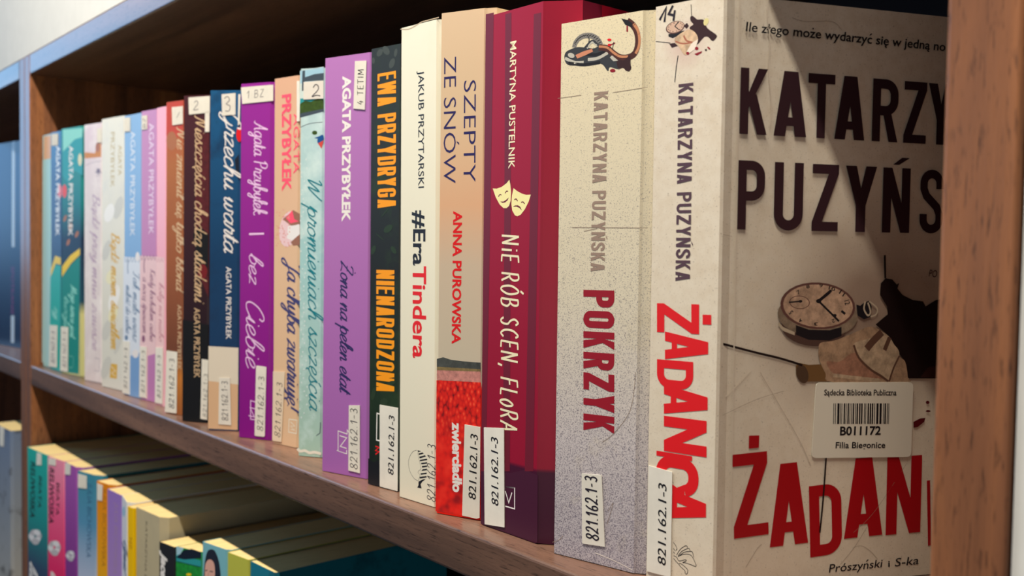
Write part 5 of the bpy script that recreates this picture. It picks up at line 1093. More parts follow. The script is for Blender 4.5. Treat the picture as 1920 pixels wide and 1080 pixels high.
  ('P','spine_picture',[(11.88,186.51),(11.96,186.05),(11.86,185.59),(11.59,185.16),(11.16,184.77),(10.59,184.44),(9.9,184.2),(9.14,184.04),(8.33,183.99),(7.53,184.03),(6.76,184.18),(6.08,184.43),(5.5,184.75),(5.07,185.15),(4.81,185.58),(4.73,186.05),(4.83,186.51),(5.11,186.95),(5.55,187.34),(6.13,187.67),(6.83,187.91),(7.6,188.06),(8.41,188.11),(9.21,188.06),(9.97,187.9),(10.64,187.65),(11.2,187.33),(11.62,186.94)],{'col':'watchrim'}),
  ('P','spine_picture',[(11.61,186.55),(11.68,186.16),(11.58,185.77),(11.32,185.4),(10.93,185.06),(10.4,184.78),(9.78,184.56),(9.08,184.42),(8.35,184.37),(7.62,184.41),(6.93,184.53),(6.32,184.73),(5.81,185.01),(5.43,185.34),(5.2,185.72),(5.13,186.11),(5.23,186.51),(5.49,186.89),(5.9,187.22),(6.44,187.51),(7.07,187.72),(7.77,187.86),(8.5,187.9),(9.22,187.86),(9.91,187.73),(10.51,187.53),(11.02,187.25),(11.39,186.92)],{'col':'dial'}),
  ('P','spine_picture',[(11.3,186.45),(11.19,186.32),(10.96,186.35),(10.85,186.52),(10.96,186.65),(11.18,186.61)],{'col':'ink'}),
  ('P','spine_picture',[(11.21,185.72),(11.1,185.59),(10.87,185.62),(10.75,185.79),(10.86,185.92),(11.09,185.88)],{'col':'ink'}),
  ('P','spine_picture',[(10.43,185.09),(10.32,184.96),(10.09,184.99),(9.98,185.16),(10.09,185.29),(10.32,185.26)],{'col':'ink'}),
  ('P','spine_picture',[(9.18,184.73),(9.07,184.6),(8.84,184.63),(8.72,184.8),(8.83,184.93),(9.06,184.9)],{'col':'ink'}),
  ('P','spine_picture',[(7.78,184.74),(7.67,184.61),(7.43,184.64),(7.32,184.81),(7.43,184.94),(7.66,184.9)],{'col':'ink'}),
  ('P','spine_picture',[(6.6,185.11),(6.49,184.98),(6.26,185.01),(6.14,185.18),(6.25,185.31),(6.49,185.28)],{'col':'ink'}),
  ('P','spine_picture',[(5.98,185.76),(5.87,185.62),(5.63,185.66),(5.51,185.82),(5.63,185.95),(5.86,185.92)],{'col':'ink'}),
  ('P','spine_picture',[(6.08,186.49),(5.96,186.36),(5.73,186.39),(5.61,186.56),(5.72,186.69),(5.96,186.66)],{'col':'ink'}),
  ('P','spine_picture',[(6.86,187.12),(6.75,186.99),(6.52,187.03),(6.4,187.19),(6.51,187.32),(6.75,187.29)],{'col':'ink'}),
  ('P','spine_picture',[(8.13,187.48),(8.02,187.35),(7.79,187.38),(7.67,187.55),(7.78,187.68),(8.01,187.64)],{'col':'ink'}),
  ('P','spine_picture',[(9.53,187.46),(9.42,187.33),(9.19,187.37),(9.07,187.53),(9.18,187.66),(9.41,187.63)],{'col':'ink'}),
  ('P','spine_picture',[(10.69,187.09),(10.58,186.96),(10.35,186.99),(10.23,187.15),(10.34,187.28),(10.57,187.25)],{'col':'ink'}),
  ('S','spine_picture',[(8.22,186.44),(9.76,187.66)],{'w':0.35,'col':'ink'}),
  ('S','spine_picture',[(8.22,186.44),(9.96,184.97)],{'w':0.3,'col':'ink'}),
  ('P','spine_picture',[(11.64,186.05),(12.89,186.83),(13.62,185.76),(12.8,184.92)],{'col':'leafdark'}),
  ('P','spine_picture',[(14.12,188.57),(14.95,188.8),(16.08,187.91),(16.92,187.3),(19.13,186.85),(20.56,184.03),(23.86,181.43),(23.88,180.48),(22.55,179.61),(20.89,181.14),(19.53,181.33),(18.45,180.52),(16.82,179.31),(17.05,181.67),(13.92,184.88),(15.29,186.0),(14.29,187.22)],{'col':'leafdark'}),
  ('P','spine_picture',[(20.85,185.74),(20.73,185.51),(20.57,185.31),(20.38,185.14),(20.18,185.03),(19.97,184.97),(19.76,184.97),(19.56,185.03),(19.39,185.14),(19.25,185.31),(19.14,185.51),(19.09,185.74),(19.07,186.0),(19.11,186.26),(19.19,186.51),(19.32,186.74),(19.48,186.94),(19.66,187.1),(19.87,187.22),(20.08,187.27),(20.29,187.27),(20.48,187.21),(20.65,187.1),(20.8,186.94),(20.9,186.73),(20.95,186.5),(20.97,186.25),(20.93,185.99)],{'col':'petalyellow'}),
  ('P','spine_picture',[(8.18,181.69),(9.43,183.22),(13.36,184.6),(15.9,183.39),(17.2,180.93),(16.01,178.22),(14.09,176.79),(12.13,176.56),(10.09,179.25)],{'col':'petal'}),
  ('P','spine_picture',[(14.86,180.06),(17.2,180.93),(16.3,177.94),(13.81,176.83),(12.96,177.42)],{'col':'petallight'}),
  ('S','spine_picture',[(8.61,181.39),(11.48,180.27),(14.86,180.18)],{'w':0.5,'col':'petalshade'}),
  ('S','spine_picture',[(11.71,182.9),(12.88,181.05),(15.14,180.14)],{'w':0.6,'col':'petalshade'}),
  ('P','spine_picture',[(6.17,180.99),(8.34,180.94),(9.5,179.81),(7.22,179.5)],{'col':'leafdark'}),
  ('S','spine_picture',[(14.31,192.62),(14.59,188.86)],{'w':0.22,'col':'ink'}),
  ('S','spine_picture',[(0.87,182.45),(6.6,181.17)],{'w':0.2,'col':'ink'}),
  ('S','spine_picture',[(8.61,167.98),(9.08,172.8),(9.71,176.62)],{'w':0.3,'col':'ink'}),
  ('P','spine_picture',[(15.92,176.32),(17.16,176.64),(18.8,176.9),(18.54,176.34),(16.9,175.71)],{'col':'blood'}),
  ('P','spine_picture',[(17.38,177.92),(17.36,177.81),(17.32,177.7),(17.24,177.61),(17.14,177.54),(17.01,177.5),(16.87,177.48),(16.72,177.48),(16.57,177.51),(16.43,177.57),(16.3,177.65),(16.2,177.75),(16.12,177.86),(16.06,177.98),(16.04,178.1),(16.06,178.21),(16.11,178.32),(16.18,178.41),(16.29,178.48),(16.41,178.52),(16.55,178.54),(16.7,178.54),(16.85,178.51),(16.99,178.45),(17.12,178.37),(17.22,178.27),(17.31,178.16),(17.36,178.04)],{'col':'blood'}),
  ('P','spine_picture',[(20.55,177.03),(20.54,176.96),(20.51,176.89),(20.47,176.83),(20.41,176.79),(20.34,176.76),(20.26,176.74),(20.17,176.75),(20.09,176.77),(20.01,176.8),(19.93,176.85),(19.87,176.91),(19.82,176.98),(19.79,177.05),(19.78,177.13),(19.79,177.2),(19.82,177.27),(19.86,177.33),(19.92,177.37),(19.99,177.4),(20.07,177.42),(20.16,177.41),(20.24,177.39),(20.33,177.36),(20.4,177.31),(20.46,177.25),(20.51,177.18),(20.54,177.11)],{'col':'leafdark'}),
  ('P','spine_picture',[(21.77,177.08),(21.71,177.05),(21.63,177.04),(21.53,177.06),(21.41,177.1),(21.29,177.16),(21.16,177.25),(21.04,177.34),(20.93,177.45),(20.83,177.56),(20.75,177.66),(20.7,177.77),(20.68,177.86),(20.68,177.93),(20.71,177.98),(20.77,178.01),(20.86,178.02),(20.96,178.0),(21.07,177.96),(21.2,177.9),(21.33,177.82),(21.45,177.72),(21.56,177.62),(21.66,177.51),(21.73,177.4),(21.79,177.3),(21.81,177.21),(21.81,177.14)],{'col':'blood'}),
  ('P','spine_picture',[(14.01,176.8),(14.0,176.69),(13.95,176.6),(13.88,176.52),(13.78,176.45),(13.67,176.41),(13.54,176.39),(13.4,176.4),(13.26,176.43),(13.13,176.48),(13.01,176.55),(12.91,176.64),(12.84,176.74),(12.79,176.85),(12.77,176.96),(12.78,177.06),(12.83,177.16),(12.9,177.24),(12.99,177.31),(13.11,177.35),(13.24,177.37),(13.38,177.36),(13.52,177.33),(13.65,177.28),(13.77,177.21),(13.87,177.12),(13.94,177.02),(13.99,176.91)],{'col':'blood'}),
  ('S','volume_number',[(2.2,189.42),(4.76,193.19),(4.13,188.51)],{'w':0.75,'col':'pen','sharp':1}),
  ('S','volume_number',[(7.35,193.39),(5.76,190.88),(8.14,189.98)],{'w':0.75,'col':'pen','sharp':1}),
  ('S','volume_number',[(8.16,191.72),(7.66,188.35)],{'w':0.75,'col':'pen','sharp':1}),
  ('T', 'author_lettering', [(10.12, 167.09), (10.26, 102.12), (15.71, 166.49)], {'txt': 'KATARZYNA PUZYŃSKA', 'style': 'block', 'col': 'plum', 'th': 0.165}),
  ('T', 'title_lettering', [(3.15, 94.31), (3.36, 84.55), (19.46, 95.09)], {'txt': 'Ż', 'style': 'block', 'col': 'red', 'th': 0.3}),
  ('T', 'title_lettering', [(6.54, 84.95), (6.73, 75.61), (23.03, 86.08)], {'txt': 'A', 'style': 'block', 'col': 'red', 'th': 0.3}),
  ('T', 'title_lettering', [(3.55, 75.33), (3.74, 65.91), (17.66, 76.57)], {'txt': 'D', 'style': 'block', 'col': 'red', 'th': 0.3}),
  ('T', 'title_lettering', [(6.49, 67.11), (6.7, 57.19), (23.21, 68.88)], {'txt': 'A', 'style': 'block', 'col': 'red', 'th': 0.3}),
  ('T', 'title_lettering', [(6.71, 56.47), (6.96, 44.56), (23.04, 58.57)], {'txt': 'N', 'style': 'block', 'col': 'red', 'th': 0.3}),
  ('T', 'title_lettering', [(3.94, 46.1), (4.05, 40.64), (17.87, 48.18)], {'txt': 'I', 'style': 'block', 'col': 'red', 'th': 0.3}),
  ('T', 'title_lettering', [(3.79, 43.16), (4.05, 30.23), (20.34, 45.74)], {'txt': 'C', 'style': 'block', 'col': 'red', 'th': 0.3}),
  ('T', 'title_lettering', [(7.43, 32.48), (7.65, 21.8), (23.35, 35.35)], {'txt': 'A', 'style': 'block', 'col': 'red', 'th': 0.3}),
  ('P','call_number_sticker',[(1.07,38.69),(10.57,38.0),(10.7,2.32),(1.05,2.17)],{'col':'label'}),
  ('T', 'call_number_sticker/call_number_lettering', [(8.73, 5.84), (8.46, 33.57), (5.33, 5.04)], {'txt': '821.162.1-3', 'style': 'inter', 'col': 'ink', 'bold': 0.003, 'shear': 0.12}),
  ('S','publisher_emblem',[(12.67,10.31),(14.05,12.58),(15.91,14.13),(16.61,14.18),(16.74,13.6)],{'w':0.2,'col':'ink'}),
  ('S','publisher_emblem',[(13.27,10.24),(14.77,12.13),(17.09,13.57),(17.56,13.47),(17.81,12.92)],{'w':0.2,'col':'ink'}),
  ('S','publisher_emblem',[(13.63,10.22),(15.49,11.88),(18.28,12.82),(18.87,12.24),(19.24,11.1)],{'w':0.2,'col':'ink'}),
  ('S','publisher_emblem',[(13.16,9.9),(15.5,11.26),(18.07,11.55),(19.5,9.94),(20.12,8.25),(18.14,8.39),(15.56,8.5)],{'w':0.2,'col':'ink'}),
  ('S','publisher_emblem',[(11.27,14.34),(12.25,13.42),(12.75,12.49),(12.4,11.8)],{'w':0.2,'col':'ink'}),
  ('S','publisher_emblem',[(11.31,12.38),(12.17,11.54)],{'w':0.2,'col':'ink'}),
  ('S','publisher_emblem',[(11.34,11.14),(11.95,10.66)],{'w':0.2,'col':'ink'}),
  ('S','publisher_emblem',[(11.49,9.83),(12.69,9.59),(13.66,8.57),(16.01,9.53),(16.37,9.21),(15.09,8.39),(15.56,8.4)],{'w':0.2,'col':'ink'}),
  ('S','publisher_emblem',[(11.51,8.9),(13.45,7.49),(14.15,7.86),(16.06,7.08),(17.02,6.28),(16.81,5.0),(16.11,4.93),(15.97,5.82),(14.42,6.69),(13.69,7.24)],{'w':0.2,'col':'ink'}),
  ('T', 'front_motto', [(2.11, 182.76), (79.3, 182.11), (2.74, 185.86)], {'txt': 'Ile złego może wydarzyć się w jedną no', 'style': 'inter', 'col': 'ink', 'bold': 0.012, 'shear': 0.08, 'cov': 1}),
  ('T', 'front_author_lettering', [(0.75, 149.95), (10.65, 149.96), (0.17, 171.12)], {'txt': 'K', 'style': 'block', 'col': 'coverplum', 'th': 0.31, 'W1': 1, 'cov': 1}),
  ('T', 'front_author_lettering', [(13.21, 149.96), (25.35, 149.98), (12.59, 171.06)], {'txt': 'A', 'style': 'block', 'col': 'coverplum', 'th': 0.31, 'W1': 1, 'cov': 1}),
  ('T', 'front_author_lettering', [(25.76, 149.98), (35.93, 149.99), (25.1, 171.01)], {'txt': 'T', 'style': 'block', 'col': 'coverplum', 'th': 0.31, 'W1': 1, 'cov': 1}),
  ('T', 'front_author_lettering', [(36.13, 149.99), (47.75, 150.01), (35.45, 170.97)], {'txt': 'A', 'style': 'block', 'col': 'coverplum', 'th': 0.31, 'W1': 1, 'cov': 1}),
  ('T', 'front_author_lettering', [(50.7, 150.01), (60.91, 150.02), (49.97, 170.91)], {'txt': 'R', 'style': 'block', 'col': 'coverplum', 'th': 0.31, 'W1': 1, 'cov': 1}),
  ('T', 'front_author_lettering', [(63.27, 150.03), (72.4, 150.04), (62.51, 170.86)], {'txt': 'Z', 'style': 'block', 'col': 'coverplum', 'th': 0.31, 'W1': 1, 'cov': 1}),
  ('T', 'front_author_lettering', [(73.05, 150.04), (83.68, 150.05), (72.26, 170.82)], {'txt': 'Y', 'style': 'block', 'col': 'coverplum', 'th': 0.31, 'W1': 1, 'cov': 1}),
  ('T', 'front_author_lettering', [(86.14, 150.05), (95.41, 150.07), (85.31, 170.76)], {'txt': 'N', 'style': 'block', 'col': 'coverplum', 'th': 0.31, 'W1': 1, 'cov': 1}),
  ('T', 'front_author_lettering', [(97.69, 150.07), (107.38, 150.08), (96.83, 170.71)], {'txt': 'A', 'style': 'block', 'col': 'coverplum', 'th': 0.31, 'W1': 1, 'cov': 1}),
  ('T', 'front_author_lettering', [(0.81, 119.22), (10.55, 119.25), (0.21, 141.49)], {'txt': 'P', 'style': 'block', 'col': 'coverplum', 'th': 0.31, 'W1': 1, 'cov': 1}),
  ('T', 'front_author_lettering', [(14.1, 119.26), (24.89, 119.3), (13.45, 141.46)], {'txt': 'U', 'style': 'block', 'col': 'coverplum', 'th': 0.31, 'W1': 1, 'cov': 1}),
  ('T', 'front_author_lettering', [(28.33, 119.31), (38.37, 119.34), (27.64, 141.42)], {'txt': 'Z', 'style': 'block', 'col': 'coverplum', 'th': 0.31, 'W1': 1, 'cov': 1}),
  ('T', 'front_author_lettering', [(41.07, 119.35), (53.25, 119.39), (40.33, 141.39)], {'txt': 'Y', 'style': 'block', 'col': 'coverplum', 'th': 0.31, 'W1': 1, 'cov': 1}),
  ('T', 'front_author_lettering', [(55.8, 119.4), (66.78, 119.43), (55.02, 141.35)], {'txt': 'Ń', 'style': 'block', 'col': 'coverplum', 'th': 0.31, 'W1': 1, 'cov': 1}),
  ('T', 'front_author_lettering', [(70.93, 119.45), (80.42, 119.48), (70.1, 141.31)], {'txt': 'S', 'style': 'block', 'col': 'coverplum', 'th': 0.31, 'W1': 1, 'cov': 1}),
  ('T', 'front_author_lettering', [(83.1, 119.49), (93.03, 119.52), (82.24, 141.27)], {'txt': 'K', 'style': 'block', 'col': 'coverplum', 'th': 0.31, 'W1': 1, 'cov': 1}),
  ('T', 'front_author_lettering', [(94.39, 119.52), (104.52, 119.56), (93.5, 141.24)], {'txt': 'A', 'style': 'block', 'col': 'coverplum', 'th': 0.31, 'W1': 1, 'cov': 1}),
  ('P','front_picture',[(58.02,103.86),(60.62,103.44),(62.5,101.69),(63.52,102.35),(62.81,100.37),(64.98,98.18),(69.24,96.41),(73.49,95.97),(74.62,94.19),(78.81,96.41),(83.61,97.31),(84.73,68.96),(73.97,69.22),(68.14,69.35),(66.88,75.16),(64.42,77.86),(61.94,81.43),(58.16,85.44),(54.46,88.1),(59.23,91.58),(58.88,94.22),(55.9,98.16),(56.02,102.1)],{'col':'leafblack','cov':1}),
  ('P','front_picture',[(56.97,111.71),(57.74,111.72),(58.12,103.86),(57.5,103.85)],{'col':'leafblack','cov':1}),
  ('P','front_picture',[(73.43,69.68),(76.49,73.19),(84.55,73.48),(84.73,68.96)],{'col':'leafbrown','cov':1}),
  ('P','front_picture',[(23.88,74.68),(25.32,75.5),(28.77,74.79),(33.7,74.91),(38.88,68.96),(25.51,69.29),(23.97,71.68)],{'col':'twig','cov':1}),
  ('P','front_picture',[(28.58,72.3),(28.76,71.59),(28.82,70.9),(28.76,70.25),(28.58,69.68),(28.29,69.22),(27.91,68.89),(27.46,68.71),(26.95,68.68),(26.42,68.82),(25.88,69.11),(25.38,69.53),(24.92,70.07),(24.54,70.7),(24.25,71.38),(24.08,72.09),(24.02,72.78),(24.07,73.43),(24.25,73.99),(24.53,74.45),(24.91,74.78),(25.37,74.97),(25.87,74.99),(26.41,74.86),(26.94,74.58),(27.45,74.15),(27.91,73.62),(28.29,72.99)],{'col':'twigend','cov':1}),
  ('S','front_picture',[(-4.56,82.52),(9.34,79.09),(18.0,77.13),(26.32,74.71)],{'w':0.75,'col':'leafblack','cov':1}),
  ('P','front_picture',[(43.03,86.55),(42.64,85.13),(41.63,83.83),(40.05,82.71),(37.98,81.83),(35.53,81.24),(32.84,80.96),(30.03,81.01),(27.25,81.38),(24.64,82.05),(22.33,82.98),(20.42,84.13),(19.02,85.44),(18.17,86.85),(17.94,88.28),(18.31,89.67),(19.29,90.95),(20.82,92.05),(22.82,92.93),(25.21,93.54),(27.86,93.85),(30.66,93.83),(33.45,93.49),(36.09,92.85),(38.47,91.93),(40.43,90.77),(41.9,89.45),(42.78,88.01)],{'col':'caseshadow','cov':1}),
  ('P','front_picture',[(47.2,90.26),(46.72,88.64),(45.48,87.16),(43.54,85.9),(41.0,84.91),(38.0,84.24),(34.69,83.94),(31.25,84.0),(27.84,84.43),(24.65,85.2),(21.81,86.26),(19.48,87.57),(17.76,89.05),(16.73,90.65),(16.43,92.27),(16.89,93.84),(18.07,95.28),(19.93,96.53),(22.37,97.53),(25.29,98.21),(28.53,98.56),(31.95,98.54),(35.38,98.15),(38.63,97.42),(41.55,96.37),(43.98,95.06),(45.79,93.55),(46.88,91.92)],{'col':'case','cov':1}),
  ('P','front_picture',[(23.47,88.12),(28.4,86.58),(36.32,86.3),(41.03,87.34),(41.13,84.31),(36.43,82.85),(28.51,83.16),(23.57,84.92)],{'col':'ink','cov':1}),
  ('P','front_picture',[(16.92,89.23),(18.65,87.52),(23.06,85.78),(23.09,84.72),(18.69,86.25),(16.71,88.17)],{'col':'caselight','cov':1}),
  ('P','front_picture',[(46.18,93.58),(45.72,91.85),(44.55,90.25),(42.73,88.88),(40.35,87.79),(37.54,87.05),(34.44,86.68),(31.22,86.71),(28.03,87.12),(25.05,87.91),(22.4,89.01),(20.22,90.38),(18.62,91.95),(17.66,93.64),(17.39,95.37),(17.83,97.06),(18.95,98.62),(20.7,99.98),(23.0,101.07),(25.73,101.84),(28.78,102.24),(31.98,102.26),(35.18,101.89),(38.22,101.14),(40.94,100.05),(43.2,98.67),(44.88,97.08),(45.89,95.35)],{'col':'watchrim','cov':1}),
  ('P','front_picture',[(45.27,93.64),(44.85,92.06),(43.76,90.61),(42.06,89.36),(39.85,88.37),(37.23,87.7),(34.35,87.36),(31.35,87.39),(28.38,87.77),(25.6,88.49),(23.13,89.5),(21.1,90.75),(19.6,92.19),(18.7,93.73),(18.45,95.31),(18.86,96.85),(19.9,98.28),(21.53,99.51),(23.67,100.51),(26.22,101.2),(29.06,101.57),(32.04,101.58),(35.02,101.23),(37.85,100.54),(40.39,99.55),(42.49,98.29),(44.06,96.84),(45.0,95.26)],{'col':'dial2','cov':1}),
  ('T', 'front_picture', [(23.94, 98.21), (24.88, 98.74), (22.46, 98.98)], {'txt': '7', 'style': 'inter', 'col': 'ink', 'bold': 0.02, 'cov': 1}),
  ('T', 'front_picture', [(27.1, 100.22), (28.39, 100.47), (26.39, 101.26)], {'txt': '8', 'style': 'inter', 'col': 'ink', 'bold': 0.02, 'cov': 1}),
  ('T', 'front_picture', [(31.92, 100.75), (33.3, 100.68), (32.12, 101.86)], {'txt': '9', 'style': 'inter', 'col': 'ink', 'bold': 0.02, 'cov': 1}),
  ('T', 'front_picture', [(35.51, 100.06), (37.95, 99.32), (36.52, 101.03)], {'txt': '10', 'style': 'inter', 'col': 'ink', 'bold': 0.02, 'cov': 1}),
  ('T', 'front_picture', [(39.59, 98.75), (41.26, 97.53), (41.29, 99.41)], {'txt': '11', 'style': 'inter', 'col': 'ink', 'bold': 0.02, 'cov': 1}),
  ('T', 'front_picture', [(41.83, 96.14), (42.22, 94.65), (43.92, 96.27)], {'txt': '12', 'style': 'inter', 'col': 'ink', 'bold': 0.02, 'cov': 1}),
  ('T', 'front_picture', [(41.07, 93.09), (40.58, 92.39), (43.05, 92.67)], {'txt': '1', 'style': 'inter', 'col': 'ink', 'bold': 0.02, 'cov': 1}),
  ('T', 'front_picture', [(38.15, 90.22), (37.0, 89.8), (39.35, 89.28)], {'txt': '2', 'style': 'inter', 'col': 'ink', 'bold': 0.02, 'cov': 1}),
  ('T', 'front_picture', [(31.79, 88.92), (30.41, 88.97), (31.7, 87.8)], {'txt': '3', 'style': 'inter', 'col': 'ink', 'bold': 0.02, 'cov': 1}),
  ('T', 'front_picture', [(25.97, 89.92), (24.87, 90.37), (24.77, 89.04)], {'txt': '4', 'style': 'inter', 'col': 'ink', 'bold': 0.02, 'cov': 1}),
  ('T', 'front_picture', [(22.39, 92.45), (21.9, 93.14), (20.5, 92.07)], {'txt': '5', 'style': 'inter', 'col': 'ink', 'bold': 0.02, 'cov': 1}),
  ('P','front_picture',[(28.51,95.41),(28.39,94.92),(28.08,94.47),(27.59,94.08),(26.95,93.77),(26.2,93.55),(25.37,93.44),(24.5,93.44),(23.63,93.55),(22.82,93.77),(22.1,94.08),(21.5,94.46),(21.06,94.91),(20.8,95.39),(20.73,95.89),(20.85,96.37),(21.16,96.82),(21.64,97.21),(22.27,97.52),(23.02,97.74),(23.85,97.85),(24.71,97.86),(25.58,97.75),(26.39,97.54),(27.12,97.23),(27.72,96.84),(28.17,96.39),(28.44,95.91)],{'col':'watchrim','cov':1}),
  ('P','front_picture',[(28.22,95.43),(28.1,94.99),(27.82,94.58),(27.37,94.23),(26.78,93.95),(26.08,93.75),(25.31,93.65),(24.51,93.65),(23.71,93.75),(22.96,93.95),(22.29,94.23),(21.74,94.58),(21.33,94.99),(21.08,95.42),(21.02,95.87),(21.13,96.31),(21.41,96.71),(21.86,97.06),(22.44,97.34),(23.13,97.54),(23.9,97.64),(24.7,97.64),(25.5,97.55),(26.26,97.35),(26.93,97.07),(27.49,96.72),(27.9,96.32),(28.15,95.88)],{'col':'dial2','cov':1}),
  ('S','front_picture',[(20.58,95.65),(24.94,95.99)],{'w':0.5,'col':'ink','cov':1}),
  ('P','front_picture',[(25.67,95.99),(25.65,95.88),(25.6,95.79),(25.52,95.7),(25.4,95.62),(25.27,95.57),(25.11,95.53),(24.95,95.52),(24.79,95.53),(24.63,95.57),(24.49,95.62),(24.37,95.7),(24.28,95.79),(24.23,95.89),(24.21,95.99),(24.22,96.09),(24.27,96.19),(24.36,96.28),(24.47,96.36),(24.61,96.41),(24.76,96.45),(24.92,96.46),(25.08,96.45),(25.24,96.41),(25.38,96.36),(25.5,96.28),(25.59,96.19),(25.64,96.09)],{'col':'ink','cov':1}),
  ('P','front_picture',[(32.93,96.07),(32.91,95.91),(32.84,95.76),(32.72,95.62),(32.56,95.5),(32.36,95.42),(32.15,95.36),(31.92,95.34),(31.68,95.36),(31.46,95.42),(31.26,95.5),(31.1,95.62),(30.97,95.76),(30.89,95.91),(30.86,96.07),(30.88,96.23),(30.95,96.39),(31.07,96.53),(31.23,96.64),(31.42,96.73),(31.64,96.78),(31.87,96.8),(32.1,96.78),(32.32,96.73),(32.52,96.64),(32.69,96.53),(32.82,96.39),(32.9,96.23)],{'col':'ink','cov':1}),
  ('S','front_picture',[(31.89,96.07),(36.15,99.21)],{'w':1.1,'col':'ink','sharp':1,'cov':1}),
  ('P','front_picture',[(36.89,99.42),(36.87,99.32),(36.83,99.22),(36.77,99.13),(36.67,99.05),(36.56,99.0),(36.44,98.96),(36.3,98.95),(36.17,98.96),(36.04,99.0),(35.93,99.05),(35.83,99.13),(35.76,99.22),(35.71,99.32),(35.69,99.42),(35.7,99.53),(35.75,99.63),(35.81,99.72),(35.91,99.79),(36.02,99.85),(36.14,99.88),(36.27,99.9),(36.41,99.88),(36.53,99.85),(36.65,99.79),(36.75,99.72),(36.82,99.63),(36.87,99.53)],{'col':'ink','cov':1}),
  ('S','front_picture',[(31.89,96.07),(39.96,89.29)],{'w':0.7,'col':'ink','sharp':1,'cov':1}),
  ('P','front_picture',[(38.95,91.24),(38.93,91.12),(38.89,91.02),(38.81,90.92),(38.7,90.84),(38.57,90.78),(38.42,90.74),(38.27,90.73),(38.11,90.74),(37.96,90.78),(37.83,90.84),(37.71,90.92),(37.63,91.02),(37.57,91.13),(37.55,91.25),(37.56,91.36),(37.61,91.47),(37.69,91.57),(37.8,91.65),(37.93,91.71),(38.08,91.75),(38.23,91.76),(38.39,91.75),(38.54,91.71),(38.67,91.65),(38.78,91.56),(38.87,91.46),(38.93,91.36)],{'col':'ink','cov':1}),
  ('P','front_picture',[(46.57,94.9),(48.11,94.46),(49.6,95.54),(51.61,96.2),(52.7,94.23),(52.31,90.74),(49.79,89.88),(47.2,91.2)],{'col':'ink','cov':1}),
  ('S','front_picture',[(51.62,95.98),(54.77,93.79),(54.59,91.6),(52.31,90.74)],{'w':0.5,'col':'caselight','cov':1}),
  ('S','front_picture',[(50.09,95.98),(49.67,93.37),(51.28,91.18),(52.25,92.49),(51.13,95.54)],{'w':0.6,'col':'caselight','cov':1}),
  ('P','front_picture',[(32.29,80.53),(33.47,82.24),(38.42,82.82),(45.38,85.13),(51.41,87.25),(55.02,86.79),(59.76,84.1),(61.94,81.43),(64.45,76.98),(66.88,75.16),(68.13,69.8),(67.14,68.04),(38.38,68.76),(35.29,71.86),(32.66,76.66)],{'col':'cloth','cov':1}),
  ('P','front_picture',[(35.66,75.74),(40.66,75.65),(46.62,78.59),(53.45,72.78),(58.73,69.58),(43.86,70.36),(38.28,71.79)],{'col':'clothpink','cov':1}),
  ('P','front_picture',[(46.01,81.64),(52.06,83.31),(56.61,85.46),(59.76,84.1),(61.94,81.43),(64.43,77.42),(60.32,68.65),(57.12,70.94),(52.94,72.79),(48.19,77.25)],{'col':'clothlight','cov':1}),
  ('S','front_picture',[(57.13,85.45),(53.63,82.42),(51.16,79.83)],{'w':2.6,'col':'clothshade','cov':1}),
  ('S','front_picture',[(60.3,83.66),(58.38,79.28)],{'w':1.6,'col':'clothshade','cov':1}),
  ('S','front_picture',[(46.02,81.21),(48.2,76.82),(52.94,72.79),(57.14,70.5),(60.32,68.43)],{'w':0.8,'col':'clothshade','cov':1}),
  ('S','front_picture',[(38.31,71.14),(46.91,70.07),(56.68,68.96)],{'w':1.2,'col':'clothlight','cov':1}),
  ('S','front_picture',[(64.44,77.2),(62.24,73.03),(60.58,68.43)],{'w':0.7,'col':'clothshade','cov':1}),
  ('P','blood_spots',[(71.07,54.19),(73.79,55.3),(76.0,55.41),(75.5,54.02),(72.8,52.26),(71.15,52.14)],{'col':'blood2','cov':1}),
  ('P','blood_spots',[(77.47,60.77),(77.45,60.65),(77.4,60.53),(77.31,60.43),(77.19,60.34),(77.05,60.28),(76.88,60.24),(76.71,60.23),(76.54,60.25),(76.37,60.3),(76.22,60.37),(76.09,60.46),(76.0,60.57),(75.93,60.69),(75.91,60.82),(75.92,60.94),(75.98,61.06),(76.07,61.16),(76.19,61.25),(76.33,61.31),(76.49,61.35),(76.67,61.36),(76.84,61.34),(77.01,61.29),(77.16,61.22),(77.28,61.13),(77.38,61.02),(77.44,60.9)],{'col':'blood2','cov':1}),
  ('P','blood_spots',[(78.03,57.67),(78.01,57.59),(77.94,57.51),(77.82,57.44),(77.66,57.39),(77.48,57.35),(77.27,57.33),(77.04,57.33),(76.82,57.35),(76.61,57.38),(76.41,57.43),(76.25,57.5),(76.13,57.57),(76.05,57.65),(76.03,57.74),(76.05,57.82),(76.12,57.9),(76.24,57.96),(76.39,58.02),(76.58,58.06),(76.79,58.08),(77.01,58.08),(77.24,58.06),(77.45,58.03),(77.64,57.98),(77.8,57.91),(77.93,57.84),(78.0,57.76)],{'col':'blood2','cov':1}),
  ('T', 'front_title_lettering', [(2.39, 18.16), (15.23, 18.83), (2.03, 45.96)], {'txt': 'Z', 'style': 'block', 'col': 'coverred', 'th': 0.31, 'W1': 1, 'cov': 1}),
  ('T', 'front_title_lettering', [(15.76, 14.33), (30.37, 14.86), (15.36, 41.97)], {'txt': 'A', 'style': 'block', 'col': 'coverred', 'th': 0.31, 'W1': 1, 'cov': 1}),
  ('T', 'front_title_lettering', [(31.36, 9.71), (43.85, 10.39), (31.01, 33.98)], {'txt': 'D', 'style': 'block', 'col': 'coverred', 'th': 0.31, 'W1': 1, 'cov': 1}),
  ('T', 'front_title_lettering', [(44.32, 15.12), (59.7, 15.49), (43.84, 42.37)], {'txt': 'A', 'style': 'block', 'col': 'coverred', 'th': 0.31, 'W1': 1, 'cov': 1}),
